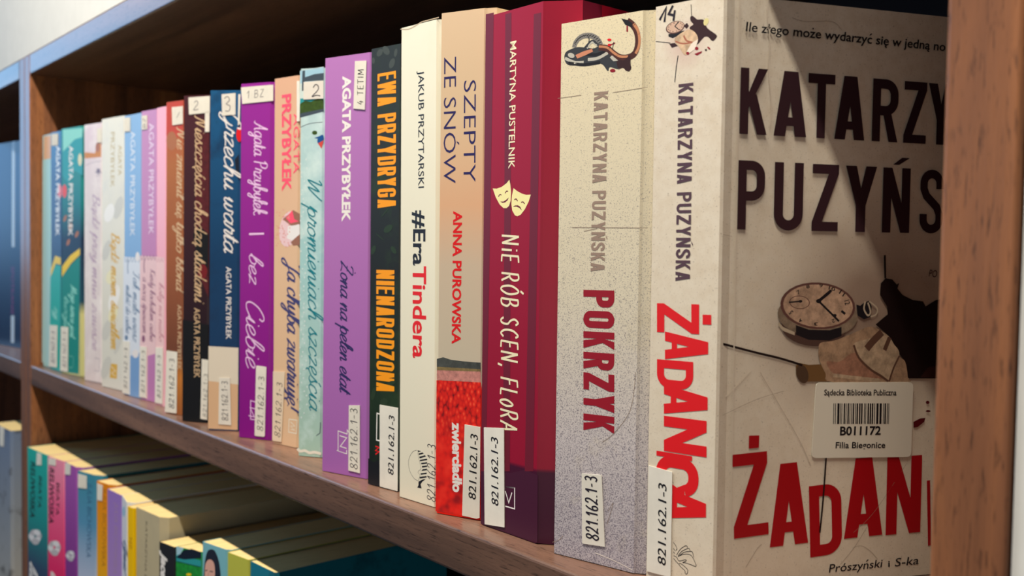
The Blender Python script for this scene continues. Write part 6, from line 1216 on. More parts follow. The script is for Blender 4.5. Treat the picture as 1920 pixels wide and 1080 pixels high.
  ('T', 'front_title_lettering', [(61.01, 15.21), (75.3, 15.32), (60.48, 42.31)], {'txt': 'N', 'style': 'block', 'col': 'coverred', 'th': 0.31, 'W1': 1, 'cov': 1}),
  ('T', 'front_title_lettering', [(77.28, 10.09), (81.54, 10.34), (76.85, 33.28)], {'txt': 'I', 'style': 'block', 'col': 'coverred', 'th': 0.31, 'W1': 1, 'cov': 1}),
  ('P','front_title_lettering',[(6.95,51.98),(10.8,51.91),(10.72,47.85),(6.97,47.67)],{'col':'coverred','cov':1}),
  ('S','thread_picture',[(36.28,43.64),(35.51,28.83),(34.61,18.0)],{'w':0.6,'col':'leafblack','lift':0.3,'cov':1}),
  ('T', 'front_subtitle', [(75.45, 104.59), (78.79, 104.24), (75.58, 107.17)], {'txt': 'PO', 'style': 'inter', 'col': 'coverplum2', 'bold': 0, 'shear': 0.1, 'cov': 1}),
  ('T', 'publisher_lettering', [(38.73, 4.0), (60.2, 4.14), (38.78, 6.93)], {'txt': 'Prószyński', 'style': 'inter', 'col': 'ink', 'bold': 0.005, 'shear': 0.12, 'cov': 1}),
  ('T', 'publisher_lettering', [(62.45, 4.05), (63.2, 4.07), (62.37, 6.32)], {'txt': 'i', 'style': 'inter', 'col': 'ink', 'bold': 0.005, 'cov': 1}),
  ('T', 'publisher_lettering', [(65.21, 3.95), (75.07, 4.02), (65.1, 6.96)], {'txt': 'S-ka', 'style': 'inter', 'col': 'ink', 'bold': 0.005, 'shear': 0.12, 'cov': 1}),
  ('S','scratch_mark#1440',[(9.98,193.61),(9.93,188.5),(10.96,180.05),(10.79,172.34),(12.14,159.55),(11.75,152.65)],{'w':0.3,'col':'crease','cov':1}),
  ('S','scratch_mark#1485',[(18.98,188.4),(23.99,187.61),(34.06,188.45),(37.82,185.96)],{'w':0.1,'col':'scratch','cov':1}),
  ('S','scratch_mark#1600',[(48.07,17.05),(56.38,23.87),(68.86,39.86)],{'w':0.1,'col':'scratch','cov':1}),
  ('S','scratch_mark#1398',[(6.98,8.42),(11.17,14.32),(12.73,15.62)],{'w':0.1,'col':'scratch','cov':1}),
  ('S','scratch_mark#1575',[(43.13,6.4),(48.25,11.52),(53.35,18.53)],{'w':0.1,'col':'scratch','cov':1}),
  ('S','scratch_mark#1600',[(48.24,11.89),(51.42,12.2),(55.14,10.08),(58.05,7.07)],{'w':0.1,'col':'scratch','cov':1}),
  ('S','scratch_mark#1425',[(10.5,72.67),(17.78,61.91),(26.24,49.13),(30.59,40.85)],{'w':0.1,'col':'scratch','cov':1}),
  ('S','scratch_mark#1355',[(-2.78,59.08),(9.77,63.91),(19.65,66.28)],{'w':0.1,'col':'scratch','cov':1}),
  ('S','scratch_mark#1350',[(-5.29,117.72),(-1.05,116.95)],{'w':0.1,'col':'scratch','cov':1}),
  ('S','scratch_mark#x',[(-1.98,65.13),(2.75,69.36),(7.13,73.62)],{'w':0.25,'col':'crease','cov':1}),
  ('S','hinge_crease',[(-0.11,192.37),(1.23,7.29)],{'w':0.4,'col':'crease','sharp':1,'cov':1}),
  ('P','library_sticker',[(31.49,67.3),(31.63,68.0),(32.0,68.49),(32.59,68.78),(33.4,68.86),(68.25,68.08),(69.11,67.96),(69.73,67.63),(70.11,67.1),(70.23,66.37),(70.31,43.7),(70.19,42.98),(69.82,42.47),(69.2,42.17),(68.33,42.1),(32.46,43.48),(31.65,43.61),(31.08,43.93),(30.75,44.45),(30.66,45.16)],{'col':'label2','cov':1}),
  ('T', 'library_sticker/library_lettering', [(34.68, 64.52), (63.4, 63.69), (34.65, 66.58)], {'txt': 'Sądecka Biblioteka Publiczna', 'style': 'inter', 'col': 'ink', 'bold': 0.018, 'cov': 1}),
  ('T', 'library_sticker/library_lettering', [(41.25, 50.84), (57.49, 50.37), (41.26, 53.83)], {'txt': 'B011172', 'style': 'inter', 'col': 'ink', 'bold': 0.028, 'cov': 1}),
  ('T', 'library_sticker/library_lettering', [(39.72, 46.47), (59.49, 45.68), (39.71, 48.64)], {'txt': 'Filia Biegonice', 'style': 'inter', 'col': 'ink', 'bold': 0.018, 'cov': 1}),
  ('P','library_sticker/barcode',[(38.45,61.7),(38.72,61.7),(38.78,54.74),(38.51,54.75)],{'col':'ink','cov':1}),
  ('P','library_sticker/barcode',[(39.14,61.68),(39.41,61.67),(39.47,54.72),(39.2,54.73)],{'col':'ink','cov':1}),
  ('P','library_sticker/barcode',[(40.0,61.66),(40.81,61.63),(40.87,54.66),(40.06,54.69)],{'col':'ink','cov':1}),
  ('P','library_sticker/barcode',[(41.08,61.62),(41.35,61.61),(41.42,54.64),(41.14,54.65)],{'col':'ink','cov':1}),
  ('P','library_sticker/barcode',[(41.63,61.61),(41.9,61.6),(41.96,54.62),(41.69,54.63)],{'col':'ink','cov':1}),
  ('P','library_sticker/barcode',[(42.48,61.58),(43.03,61.56),(43.09,54.58),(42.55,54.6)],{'col':'ink','cov':1}),
  ('P','library_sticker/barcode',[(43.3,61.55),(43.58,61.55),(43.64,54.56),(43.37,54.57)],{'col':'ink','cov':1}),
  ('P','library_sticker/barcode',[(44.0,61.53),(44.54,61.52),(44.61,54.52),(44.06,54.54)],{'col':'ink','cov':1}),
  ('P','library_sticker/barcode',[(44.82,61.51),(45.09,61.5),(45.16,54.5),(44.88,54.51)],{'col':'ink','cov':1}),
  ('P','library_sticker/barcode',[(45.51,61.48),(45.79,61.48),(45.85,54.48),(45.58,54.49)],{'col':'ink','cov':1}),
  ('P','library_sticker/barcode',[(46.06,61.47),(46.61,61.45),(46.68,54.45),(46.13,54.47)],{'col':'ink','cov':1}),
  ('P','library_sticker/barcode',[(47.03,61.44),(47.31,61.43),(47.37,54.42),(47.1,54.43)],{'col':'ink','cov':1}),
  ('P','library_sticker/barcode',[(47.58,61.42),(48.13,61.4),(48.2,54.39),(47.65,54.41)],{'col':'ink','cov':1}),
  ('P','library_sticker/barcode',[(48.55,61.39),(49.1,61.37),(49.18,54.35),(48.62,54.37)],{'col':'ink','cov':1}),
  ('P','library_sticker/barcode',[(49.38,61.36),(49.93,61.35),(50.0,54.32),(49.45,54.34)],{'col':'ink','cov':1}),
  ('P','library_sticker/barcode',[(50.53,61.33),(50.8,61.32),(50.88,54.29),(50.6,54.3)],{'col':'ink','cov':1}),
  ('P','library_sticker/barcode',[(51.08,61.31),(51.36,61.3),(51.43,54.27),(51.15,54.28)],{'col':'ink','cov':1}),
  ('P','library_sticker/barcode',[(51.95,61.28),(52.51,61.27),(52.58,54.23),(52.03,54.25)],{'col':'ink','cov':1}),
  ('P','library_sticker/barcode',[(52.79,61.26),(53.34,61.24),(53.42,54.2),(52.86,54.22)],{'col':'ink','cov':1}),
  ('P','library_sticker/barcode',[(53.62,61.23),(54.18,61.22),(54.25,54.16),(53.69,54.19)],{'col':'ink','cov':1}),
  ('P','library_sticker/barcode',[(54.6,61.2),(54.88,61.19),(54.96,54.14),(54.68,54.15)],{'col':'ink','cov':1}),
  ('P','library_sticker/barcode',[(55.48,61.17),(56.32,61.15),(56.4,54.08),(55.56,54.12)],{'col':'ink','cov':1}),
  ('P','library_sticker/barcode',[(56.75,61.14),(57.59,61.11),(57.67,54.04),(56.83,54.07)],{'col':'ink','cov':1}),
  ('P','library_sticker/barcode',[(58.19,61.09),(58.47,61.08),(58.55,54.0),(58.27,54.01)],{'col':'ink','cov':1}),
  ('P','library_sticker/barcode',[(58.75,61.07),(59.31,61.06),(59.39,53.97),(58.83,53.99)],{'col':'ink','cov':1}),
  ('P','library_sticker/barcode',[(59.74,61.04),(60.03,61.03),(60.11,53.95),(59.83,53.96)],{'col':'ink','cov':1}),
  ('P','library_sticker/barcode',[(60.31,61.02),(60.59,61.02),(60.67,53.92),(60.39,53.94)],{'col':'ink','cov':1}),
 ]),
 'lteal': dict(L=(-933.6, -5.86), R=(-886.75, -1.24), hx=-884.72, h=211.0, lean=0.0, z0=-284, items=[
  ('P','volume_sticker',[(24.61,209.78),(34.69,209.96),(34.59,199.95),(23.22,198.52)],{'col':'label'}),
  ('T', 'author_lettering', [(28.21, 189.78), (26.01, 160.58), (35.76, 191.11)], {'txt': 'BEATA', 'style': 'inter', 'col': 'ink', 'bold': 0.01}),
  ('T', 'title_lettering', [(9.05, 199.53), (7.17, 148.02), (20.06, 201.35)], {'txt': 'RELIWOSKA', 'style': 'inter', 'col': 'ink', 'bold': 0.02}),
  ('P','spine_picture',[(34.21,136.4),(32.92,134.17),(29.57,132.21),(25.41,131.28),(22.04,131.74),(20.76,133.42),(22.08,135.67),(25.48,137.63),(29.63,138.53),(32.96,138.06)],{'col':'petalgrey'}),
  ('P','spine_picture',[(26.44,129.11),(21.3,127.39),(16.8,126.87),(14.7,127.77),(15.82,129.75),(19.72,132.03),(24.87,133.73),(29.31,134.22),(31.37,133.31),(30.28,131.37)],{'col':'petalwhite'}),
  ('P','spine_picture',[(10.72,125.55),(6.79,126.09),(5.69,127.58),(7.86,129.45),(12.43,130.97),(17.64,131.57),(21.5,131.02),(22.57,129.54),(20.45,127.7),(15.94,126.17)],{'col':'petalgrey'}),
  ('P','spine_picture',[(2.76,129.43),(4.12,131.72),(7.62,133.72),(11.9,134.65),(15.32,134.18),(16.61,132.5),(15.28,130.23),(11.83,128.24),(7.55,127.28),(4.08,127.73)],{'col':'petalwhite'}),
  ('P','spine_picture',[(10.84,136.86),(16.07,138.55),(20.57,139.02),(22.66,138.11),(21.55,136.15),(17.66,133.89),(12.45,132.18),(7.88,131.68),(5.75,132.59),(6.89,134.58)],{'col':'petalgrey'}),
  ('P','spine_picture',[(26.56,140.27),(30.36,139.7),(31.41,138.23),(29.33,136.41),(24.89,134.93),(19.74,134.35),(15.87,134.91),(14.79,136.39),(16.92,138.23),(21.43,139.71)],{'col':'petalwhite'}),
  ('P','spine_picture',[(28.74,130.21),(27.05,128.2),(22.64,126.18),(17.15,124.93),(12.68,124.93),(10.98,126.2),(12.72,128.24),(17.2,130.26),(22.69,131.48),(27.09,131.46)],{'col':'petalgrey'}),
  ('T', 'subtitle_lettering', [(5.4, 107.44), (3.75, 78.48), (15.87, 109.95)], {'txt': 'lilie', 'style': 'script', 'col': 'white', 'th': 0.16}),
 ]),
 'lpink': dict(L=(-884.22, -1.46), R=(-851.96, 3.29), hx=-851.76, h=211.0, lean=0.0, z0=-284, items=[
  ('P','volume_sticker',[(3.22,209.62),(17.04,210.85),(17.0,204.82),(3.17,203.53)],{'col':'label'}),
  ('T', 'author_lettering', [(17.95, 190.61), (16.69, 162.05), (24.22, 191.7)], {'txt': 'BEATA', 'style': 'inter', 'col': 'ink', 'bold': 0.01}),
  ('T', 'title_lettering', [(4.23, 201.36), (2.77, 152.26), (13.82, 202.45)], {'txt': 'RELIWOSKA', 'style': 'inter', 'col': 'ink', 'bold': 0.02}),
  ('P','spine_picture',[(26.12,135.7),(25.06,133.58),(22.29,131.81),(18.86,131.05),(16.07,131.6),(15.02,133.26),(16.1,135.39),(18.9,137.17),(22.33,137.91),(25.08,137.35)],{'col':'petalgrey'}),
  ('P','spine_picture',[(19.71,128.91),(15.47,127.43),(11.77,127.08),(10.03,128.02),(10.95,129.89),(14.16,131.96),(18.41,133.43),(22.07,133.75),(23.77,132.81),(22.87,130.97)],{'col':'petalwhite'}),
  ('P','spine_picture',[(6.76,126.02),(3.54,126.67),(2.64,128.14),(4.41,129.87),(8.16,131.18),(12.45,131.58),(15.63,130.92),(16.51,129.47),(14.77,127.76),(11.06,126.44)],{'col':'petalgrey'}),
  ('P','spine_picture',[(0.23,130.02),(1.34,132.18),(4.21,133.98),(7.72,134.75),(10.54,134.18),(11.6,132.51),(10.51,130.37),(7.67,128.57),(4.16,127.79),(1.31,128.34)],{'col':'petalwhite'}),
  ('P','spine_picture',[(6.85,136.9),(11.15,138.37),(14.85,138.68),(16.57,137.73),(15.66,135.87),(12.46,133.82),(8.17,132.34),(4.43,132.01),(2.67,132.97),(3.6,134.84)],{'col':'petalgrey'}),
  ('P','spine_picture',[(19.79,139.68),(22.93,139.01),(23.8,137.56),(22.09,135.87),(18.41,134.58),(14.17,134.19),(10.99,134.86),(10.09,136.33),(11.85,138.03),(15.56,139.31)],{'col':'petalwhite'}),
  ('P','spine_picture',[(21.61,129.9),(20.22,128.01),(16.58,126.22),(12.05,125.2),(8.38,125.36),(6.98,126.63),(8.4,128.54),(12.09,130.33),(16.61,131.33),(20.24,131.16)],{'col':'petalgrey'}),
  ('T', 'subtitle_lettering', [(6.75, 110.26), (5.46, 82.57), (15.28, 112.28)], {'txt': 'anemony', 'style': 'script', 'col': 'white', 'th': 0.16}),
 ]),
 'lpurple': dict(L=(-851.36, 3.64), R=(-823.39, 5.04), hx=-818.39, h=211.0, lean=0.0, z0=-284, items=[
  ('P','volume_sticker',[(2.34,210.55),(15.32,211.46),(13.97,202.19),(0.95,200.26)],{'col':'label'}),
  ('P','spine_picture',[(24.33,136.29),(23.43,134.79),(21.08,133.42),(18.17,132.7),(15.82,132.91),(14.92,133.97),(15.83,135.47),(18.2,136.85),(21.11,137.56),(23.44,137.34)],{'col':'petalgrey'}),
  ('P','spine_picture',[(18.9,131.31),(15.31,130.05),(12.17,129.59),(10.7,130.12),(11.48,131.44),(14.19,133.03),(17.79,134.29),(20.9,134.73),(22.34,134.19),(21.58,132.89)],{'col':'petalwhite'}),
  ('P','spine_picture',[(7.93,128.57),(5.2,128.82),(4.44,129.76),(5.94,131.03),(9.11,132.15),(12.74,132.68),(15.44,132.42),(16.19,131.49),(14.72,130.23),(11.57,129.11)],{'col':'petalgrey'}),
  ('P','spine_picture',[(2.4,130.88),(3.33,132.41),(5.76,133.8),(8.73,134.53),(11.12,134.32),(12.02,133.26),(11.1,131.74),(8.7,130.35),(5.73,129.61),(3.31,129.81)],{'col':'petalwhite'}),
  ('P','spine_picture',[(7.99,135.94),(11.63,137.19),(14.77,137.62),(16.23,137.08),(15.46,135.77),(12.75,134.19),(9.12,132.93),(5.95,132.48),(4.46,133.02),(5.24,134.34)],{'col':'petalgrey'}),
  ('P','spine_picture',[(18.95,138.6),(21.62,138.34),(22.36,137.41),(20.91,136.16),(17.8,135.07),(14.2,134.55),(11.5,134.8),(10.74,135.74),(12.23,137.0),(15.37,138.09)],{'col':'petalwhite'}),
  ('P','spine_picture',[(20.9,132.19),(19.72,130.83),(16.64,129.4),(12.81,128.44),(9.7,128.32),(8.51,129.1),(9.72,130.47),(12.84,131.91),(16.66,132.86),(19.74,132.96)],{'col':'petalgrey'}),
 ]),
 'lblue': dict(L=(-815.5, 3.63), R=(-789.81, 10.11), hx=-784.81, h=210.0, lean=0.0, z0=-284, items=[
  ('P','volume_sticker',[(1.57,207.58),(14.15,207.71),(14.11,197.2),(1.52,196.09)],{'col':'label'}),
  ('T', 'title_lettering', [(14.91, 202.58), (13.14, 140.81), (21.88, 203.22)], {'txt': 'JULIA BICHOWSKA', 'style': 'inter', 'col': 'denim', 'bold': -0.005}),
 ]),
 'lorange': dict(L=(-771.26, 5.32), R=(-751.57, 8.83), hx=-746.57, h=210.0, lean=0.0, z0=-284, items=[
  ('P','volume_sticker',[(1.68,208.16),(10.08,207.9),(9.21,195.55),(1.64,195.03)],{'col':'label'}),
  ('T', 'title_lettering', [(10.07, 206.22), (8.24, 143.85), (15.88, 205.96)], {'txt': 'JULIA BICHOWSKA', 'style': 'inter', 'col': 'ochre', 'bold': 0}),
 ]),
 'llilac': dict(L=(-740.88, 3.89), R=(-713.83, 5.7), hx=-713.63, h=210.0, lean=0.0, z0=-284, items=[
  ('T', 'title_lettering', [(14.23, 202.61), (12.11, 148.1), (21.21, 203.62)], {'txt': 'JULIA BICHOWSKA', 'style': 'inter', 'col': 'mauve2', 'bold': -0.005}),
 ]),
 'lwhite': dict(L=(-713.23, 5.7), R=(-689.09, 1.33), hx=-684.28, h=210.8, lean=0.0, z0=-284, items=[
  ('T', 'title_lettering', [(10.42, 180.99), (7.75, 158.44), (19.41, 183.44)], {'txt': 'Ogród', 'style': 'script', 'col': 'denim', 'th': 0.15}),
  ('P','spine_picture',[(16.91,202.33),(15.43,199.67),(11.56,197.27),(6.73,196.05),(2.79,196.5),(1.27,198.46),(2.8,201.18),(6.75,203.59),(11.58,204.76),(15.44,204.27)],{'col':'sky'}),
 ]),
 'lyellow': dict(L=(-683.78, -0.25), R=(-675.59, 1.25), hx=-675.39, h=209.5, lean=0.0, z0=-284, items=[
  ('T', 'title_lettering', [(3.26, 187.86), (3.26, 179.41), (6.89, 188.22)], {'txt': 'NZ', 'style': 'inter', 'col': 'ochre', 'bold': 0}),
 ]),
 'lbeige': dict(L=(-674.99, 2.86), R=(-638.43, 6.46), hx=-633.43, h=210.5, lean=0.0, z0=-284, items=[
  ('T', 'title_lettering', [(15.1, 203.38), (13.49, 162.66), (18.37, 203.69)], {'txt': 'KATARZYNA B', 'style': 'inter', 'col': 'taupedark', 'bold': 0}),
 ]),
 'lblack': dict(L=(-627.62, 1.79), R=(-609.11, 5.16), hx=-608.91, h=197.5, lean=0.0, z0=-284, items=[
  ('T', 'title_lettering', [(3.31, 191.7), (2.36, 173.44), (10.48, 192.16)], {'txt': 'Jace', 'style': 'inter', 'col': 'white', 'bold': 0.05, 'shear': 0.25}),
 ]),
 'lgreen': dict(L=(-608.51, 6.23), R=(-587.49, 14.28), hx=-562.8, h=198.0, lean=0.0, z0=-284, items=[
  ('P','spine_picture',[(-0.08,198.14),(22.5,197.83),(22.14,168.58),(-0.27,171.45)],{'col':'grass'}),
  ('P','spine_picture',[(-0.07,192.82),(22.52,192.42),(22.54,188.23),(-0.06,187.85)],{'col':'turq'}),
  ('P','spine_picture',[(-0.07,190.69),(7.05,196.84),(14.33,198.74),(22.5,198.0),(22.52,193.82),(7.07,190.48),(2.65,190.44)],{'col':'navydark'}),
  ('P','spine_picture',[(-0.08,198.14),(7.04,198.25),(3.63,193.44),(0.18,192.15)],{'col':'sky'}),
  ('P','spine_picture',[(13.91,181.81),(13.45,181.19),(12.23,180.64),(10.73,180.37),(9.51,180.48),(9.05,180.94),(9.51,181.56),(10.73,182.11),(12.23,182.38),(13.44,182.26)],{'col':'yellow'}),
  ('S','spine_picture',[(0.19,188.24),(9.51,188.08),(22.06,188.15)],{'w':0.5,'col':'navydark'}),
 ]),
 'lportrait': dict(L=(-562.3, 4.55), R=(-537.34, 9.43), hx=-535.3, h=213.0, lean=0.0, z0=-284, items=[
  ('P','spine_picture',[(1.8,192.02),(2.89,200.6),(5.12,207.07),(8.46,209.77),(12.91,210.04),(16.23,206.8),(18.46,201.71),(19.06,192.66),(11.96,181.1),(1.85,182.0)],{'col':'hairdark'}),
  ('P','spine_picture',[(2.93,192.94),(3.46,199.06),(6.26,202.67),(10.17,203.52),(12.96,201.15),(13.55,194.69),(11.37,187.58),(6.36,183.74),(2.96,186.94)],{'col':'skin'}),
  ('S','spine_picture',[(3.48,195.4),(5.73,196.24)],{'w':0.6,'col':'hairdark'}),
  ('S','spine_picture',[(7.98,196.08),(11.87,196.62)],{'w':0.6,'col':'hairdark'}),
  ('S','spine_picture',[(6.86,195.16),(6.32,191.72),(7.44,191.31)],{'w':0.3,'col':'skinbrown'}),
  ('S','spine_picture',[(5.21,188.47),(9.69,189.17)],{'w':0.6,'col':'blood'}),
 ]),
 'lolive': dict(L=(-534.8, 8.65), R=(-513.37, 12.26), hx=-513.17, h=212.5, lean=0.0, z0=-284, items=[
 ]),
 'lend': dict(L=(-512.77, 12.91), R=(-485.25, 14.82), hx=-484.25, h=212.0, lean=0.0, z0=-284, items=[
 ]),
 'navy': dict(L=(-1180.0, 18.0), R=(-1100.0, 30.0), hx=-1097.0, h=221.0, lean=0.0, z0=0, items=[
  ('P','spine_picture',[(55.05,220.11),(55.23,220.61),(55.75,220.97),(56.61,221.19),(57.82,221.28),(59.99,221.3),(61.19,221.24),(62.04,221.03),(62.54,220.69),(62.7,220.19),(60.73,109.08),(60.55,108.58),(60.02,108.22),(59.15,108.0),(57.92,107.92),(55.82,107.9),(54.6,107.96),(53.72,108.17),(53.2,108.52),(53.03,109.03)],{'col':'whiteblue'}),
  ('P','spine_picture',[(49.99,32.65),(50.18,33.17),(50.71,33.56),(51.6,33.83),(52.84,33.97),(56.36,34.17),(57.58,34.16),(58.45,34.0),(58.96,33.66),(59.12,33.17),(58.15,5.39),(57.96,4.88),(57.43,4.51),(56.55,4.29),(55.34,4.21),(52.44,4.19),(51.22,4.26),(50.35,4.47),(49.83,4.83),(49.66,5.34)],{'col':'whiteblue'}),
  ('T', 'title_lettering', [(51.36, 87.1), (50.02, 34.98), (59.78, 87.28)], {'txt': 'SPOTKANIE', 'style': 'inter', 'col': 'magenta', 'bold': 0}),
 ]),
 'leftlow': dict(L=(-1080.0, -3.0), R=(-1024.0, 0.5), hx=-1021.5, h=211.0, lean=0.0, z0=-284, items=[
  ('P','volume_sticker',[(22.96,210.68),(36.83,210.53),(34.8,191.91),(22.62,191.05)],{'col':'label'}),
 ]),
}

ROW = 'paperbacks on the middle shelf'
LOW = 'paperbacks on the lower shelf'
# key: (cover stops, options, page material, label)
LOOK = {
 'zadanica': ([(0, (226, 214, 194)), (1, (232, 222, 204))], dict(mottle=((210, 195, 172), 240, .40, .75), speck=((128, 112, 100), 1700, .615, 0), stains=[((49.3, 55.7, 92), 44, (128, 102, 86)), ((11.5, 1.2, 180), 9, (206, 178, 166))], rough=.45), 'thick ivory paperback with barcode sticker on its front and 14 on its spine'),
 'pokrzyk': ([(0, (196, 188, 192)), (.22, (212, 204, 202)), (.5, (226, 216, 194)), (1, (234, 222, 190))], dict(mottle=((206, 194, 166), 30, .55, .8), speck=((66, 58, 84), 2300, .58, 1), rough=.45), 'ivory speckled paperback with a hook and rope picture and dark red title down the spine'),
 'nierob': ([(0, (66, 20, 44)), (.135, (66, 20, 44)), (.14, (140, 24, 50)), (1, (148, 28, 54))], dict(ystripes=[(0, BW[0]), (.10, BW[1]), (.2, BW[0]), (.42, BW[1]), (.55, BW[0]), (.8, BW[1])]), 'crimson striped paperback with two cream theatre masks on the spine'),
 'szepty': ([(0, (222, 40, 26)), (.26, (222, 40, 26)), (.27, (206, 196, 176)), (.5, (210, 192, 170)), (.62, (226, 184, 150)), (.8, (222, 196, 164)), (1, (226, 200, 170))], {}, 'beige paperback with red tulip field at the foot and navy title in two columns'),
 'era': ([(0, (236, 230, 208)), (1, (242, 238, 218))], dict(mottle=((228, 220, 196), 40, .5, .8)), 'cream white paperback with black and red hashtag title and zebra emblem'),
 'nien': ([(0, (24, 26, 26)), (.2, (32, 48, 30)), (.5, (30, 34, 32)), (1, (46, 52, 52))], dict(mottle=((40, 60, 34), 60, .5, .75)), 'slim black green leaf-patterned paperback with yellow orange lettering'),
 'zona': ([(0, (166, 108, 176)), (1, (182, 126, 186))], {}, 'plain lilac paperback with white author name and handwritten stickers at head and foot'),
 'wprom': ([(0, (178, 206, 190)), (.5, (176, 216, 214)), (1, (200, 222, 220))], dict(mottle=((206, 230, 224), 70, .45, .7)), 'pale mint dotted paperback with teal script title and worn torn lower edge'),
 'jachyba': ([(0, (226, 192, 158)), (.5, (224, 190, 158)), (1, (218, 176, 146))], {}, 'sandy beige paperback with pink author name and navy script title'),
 'bez': ([(0, (128, 24, 126)), (1, (146, 46, 146))], dict(ystripes=None), 'bright purple paperback with pale script title and wide white sticker at the head'),
 'grzechu': ([(0, (30, 58, 92)), (.5, (26, 62, 96)), (1, (38, 92, 132))], dict(mottle=((24, 48, 78), 50, .5, .8)), 'dark blue paperback with white script title and sticker numbered 3'),
 'niesz': ([(0, (26, 24, 28)), (.3, (40, 26, 32)), (1, (74, 40, 46))], {}, 'dark maroon black paperback with tan script title and sticker numbered 2'),
 'inne': ([(0, (150, 92, 50)), (.12, (196, 128, 60)), (.2, (110, 66, 46)), (.5, (150, 90, 54)), (.8, (172, 110, 66)), (1, (180, 80, 56))], dict(mottle=((140, 80, 50), 40, .5, .8)), 'brown and rust paperback with tan script title and sticker numbered 1'),
 'pink': ([(0, (244, 180, 190)), (1, (244, 176, 190))], {}, 'thin pink paperback between the mauve and the brown paperbacks'),
 'mauve': ([(0, (190, 130, 176)), (1, (196, 142, 184))], {}, 'mauve paperback with pale pink lower half, left of the thin pink one'),
 'blue': ([(0, (128, 166, 208)), (1, (144, 178, 212))], {}, 'sky blue paperback with whitish lower half, right of the cream floral one'),
 'cream': ([(0, (228, 226, 214)), (1, (238, 234, 218))], dict(mottle=((216, 214, 202), 55, .5, .7)), 'cream floral paperback with gold script title and gold square emblem'),
 'badz': ([(0, (232, 220, 218)), (.7, (230, 220, 218)), (1, (228, 210, 216))], dict(mottle=((238, 230, 226), 40, .45, .7)), 'pinkish white paperback with mauve script title and amber band near the head'),
 'tealB': ([(0, (196, 196, 140)), (.25, (206, 200, 140)), (.3, (34, 70, 84)), (.55, (34, 50, 72)), (.7, (36, 120, 122)), (1, (70, 160, 150))], {}, 'teal and navy paperback with yellow arc and turquoise blot at its head'),
 'tealA': ([(0, (44, 172, 158)), (.5, (34, 52, 84)), (.8, (36, 62, 100)), (1, (56, 108, 150))], {}, 'narrower teal and navy paperback, second from the left end of the middle shelf'),
 'white': ([(0, (184, 226, 222)), (1, (186, 222, 226))], {}, 'pale ice blue paperback with peach head at the left end of the middle shelf'),
 'lteal': ([(0, (56, 70, 96)), (.5, (58, 78, 104)), (.72, (44, 150, 146)), (1, (50, 180, 168))], {}, 'teal to slate paperback with white flower, leftmost on the lower shelf'),
 'lpink': ([(0, (206, 30, 84)), (.55, (224, 56, 110)), (.8, (240, 110, 150)), (1, (246, 160, 184))], {}, 'hot pink paperback with white flower on the lower shelf'),
 'lpurple': ([(0, (128, 60, 130)), (.6, (136, 66, 142)), (1, (170, 96, 176))], {}, 'violet paperback with white flower on the lower shelf'),
 'lblue': ([(0, (214, 214, 226)), (.55, (196, 204, 226)), (.8, (96, 150, 184)), (1, (70, 140, 160))], {}, 'paperback fading from teal blue to pale grey, left of the orange one'),
 'lorange': ([(0, (246, 190, 60)), (.6, (240, 180, 40)), (1, (226, 140, 24))], {}, 'orange yellow paperback with white sticker on the lower shelf'),
 'llilac': ([(0, (206, 160, 196)), (.6, (182, 150, 200)), (1, (158, 126, 196))], {}, 'light lilac paperback right of the orange one'),
 'lwhite': ([(0, (230, 234, 238)), (1, (240, 240, 238))], {}, 'thin white paperback between the lilac and yellow ones'),
 'lyellow': ([(0, (244, 200, 20)), (1, (240, 196, 20))], {}, 'thin bright yellow paperback beside the thick grey beige one'),
 'lbeige': ([(0, (190, 178, 146)), (1, (196, 184, 152))], dict(mottle=((176, 164, 134), 60, .5, .8)), 'thick grey beige book standing taller than the black one beside it'),
 'lblack': ([(0, (28, 28, 30)), (1, (36, 36, 40))], {}, 'black paperback with bold white lettering on the lower shelf'),
 'lgreen': ([(0, (36, 140, 66)), (1, (70, 160, 110))], {}, 'paperback with a green meadow picture on its spine'),
 'lportrait': ([(0, (120, 178, 188)), (1, (130, 186, 196))], {}, 'pale blue paperback with a dark haired portrait on its spine'),
 'lolive': ([(0, (186, 186, 80)), (1, (190, 192, 90))], {}, 'olive green paperback between the portrait one and the dark teal one'),
 'lend': ([(0, (24, 92, 112)), (1, (34, 116, 136))], dict(mottle=((20, 56, 72), 30, .5, .7)), 'dark teal paperback at the right end of the lower row'),
 'navy': ([(0, (26, 44, 74)), (1, (34, 66, 110))], {}, 'dark navy book standing alone in the left bookcase, upper bay'),
 'leftlow': ([(0, (196, 190, 178)), (.6, (150, 156, 164)), (1, (120, 136, 160))], dict(mottle=((70, 66, 60), 40, .55, .7)), 'grey mottled book in the left bookcase, lower bay'),
}
DEPTH = 132.0


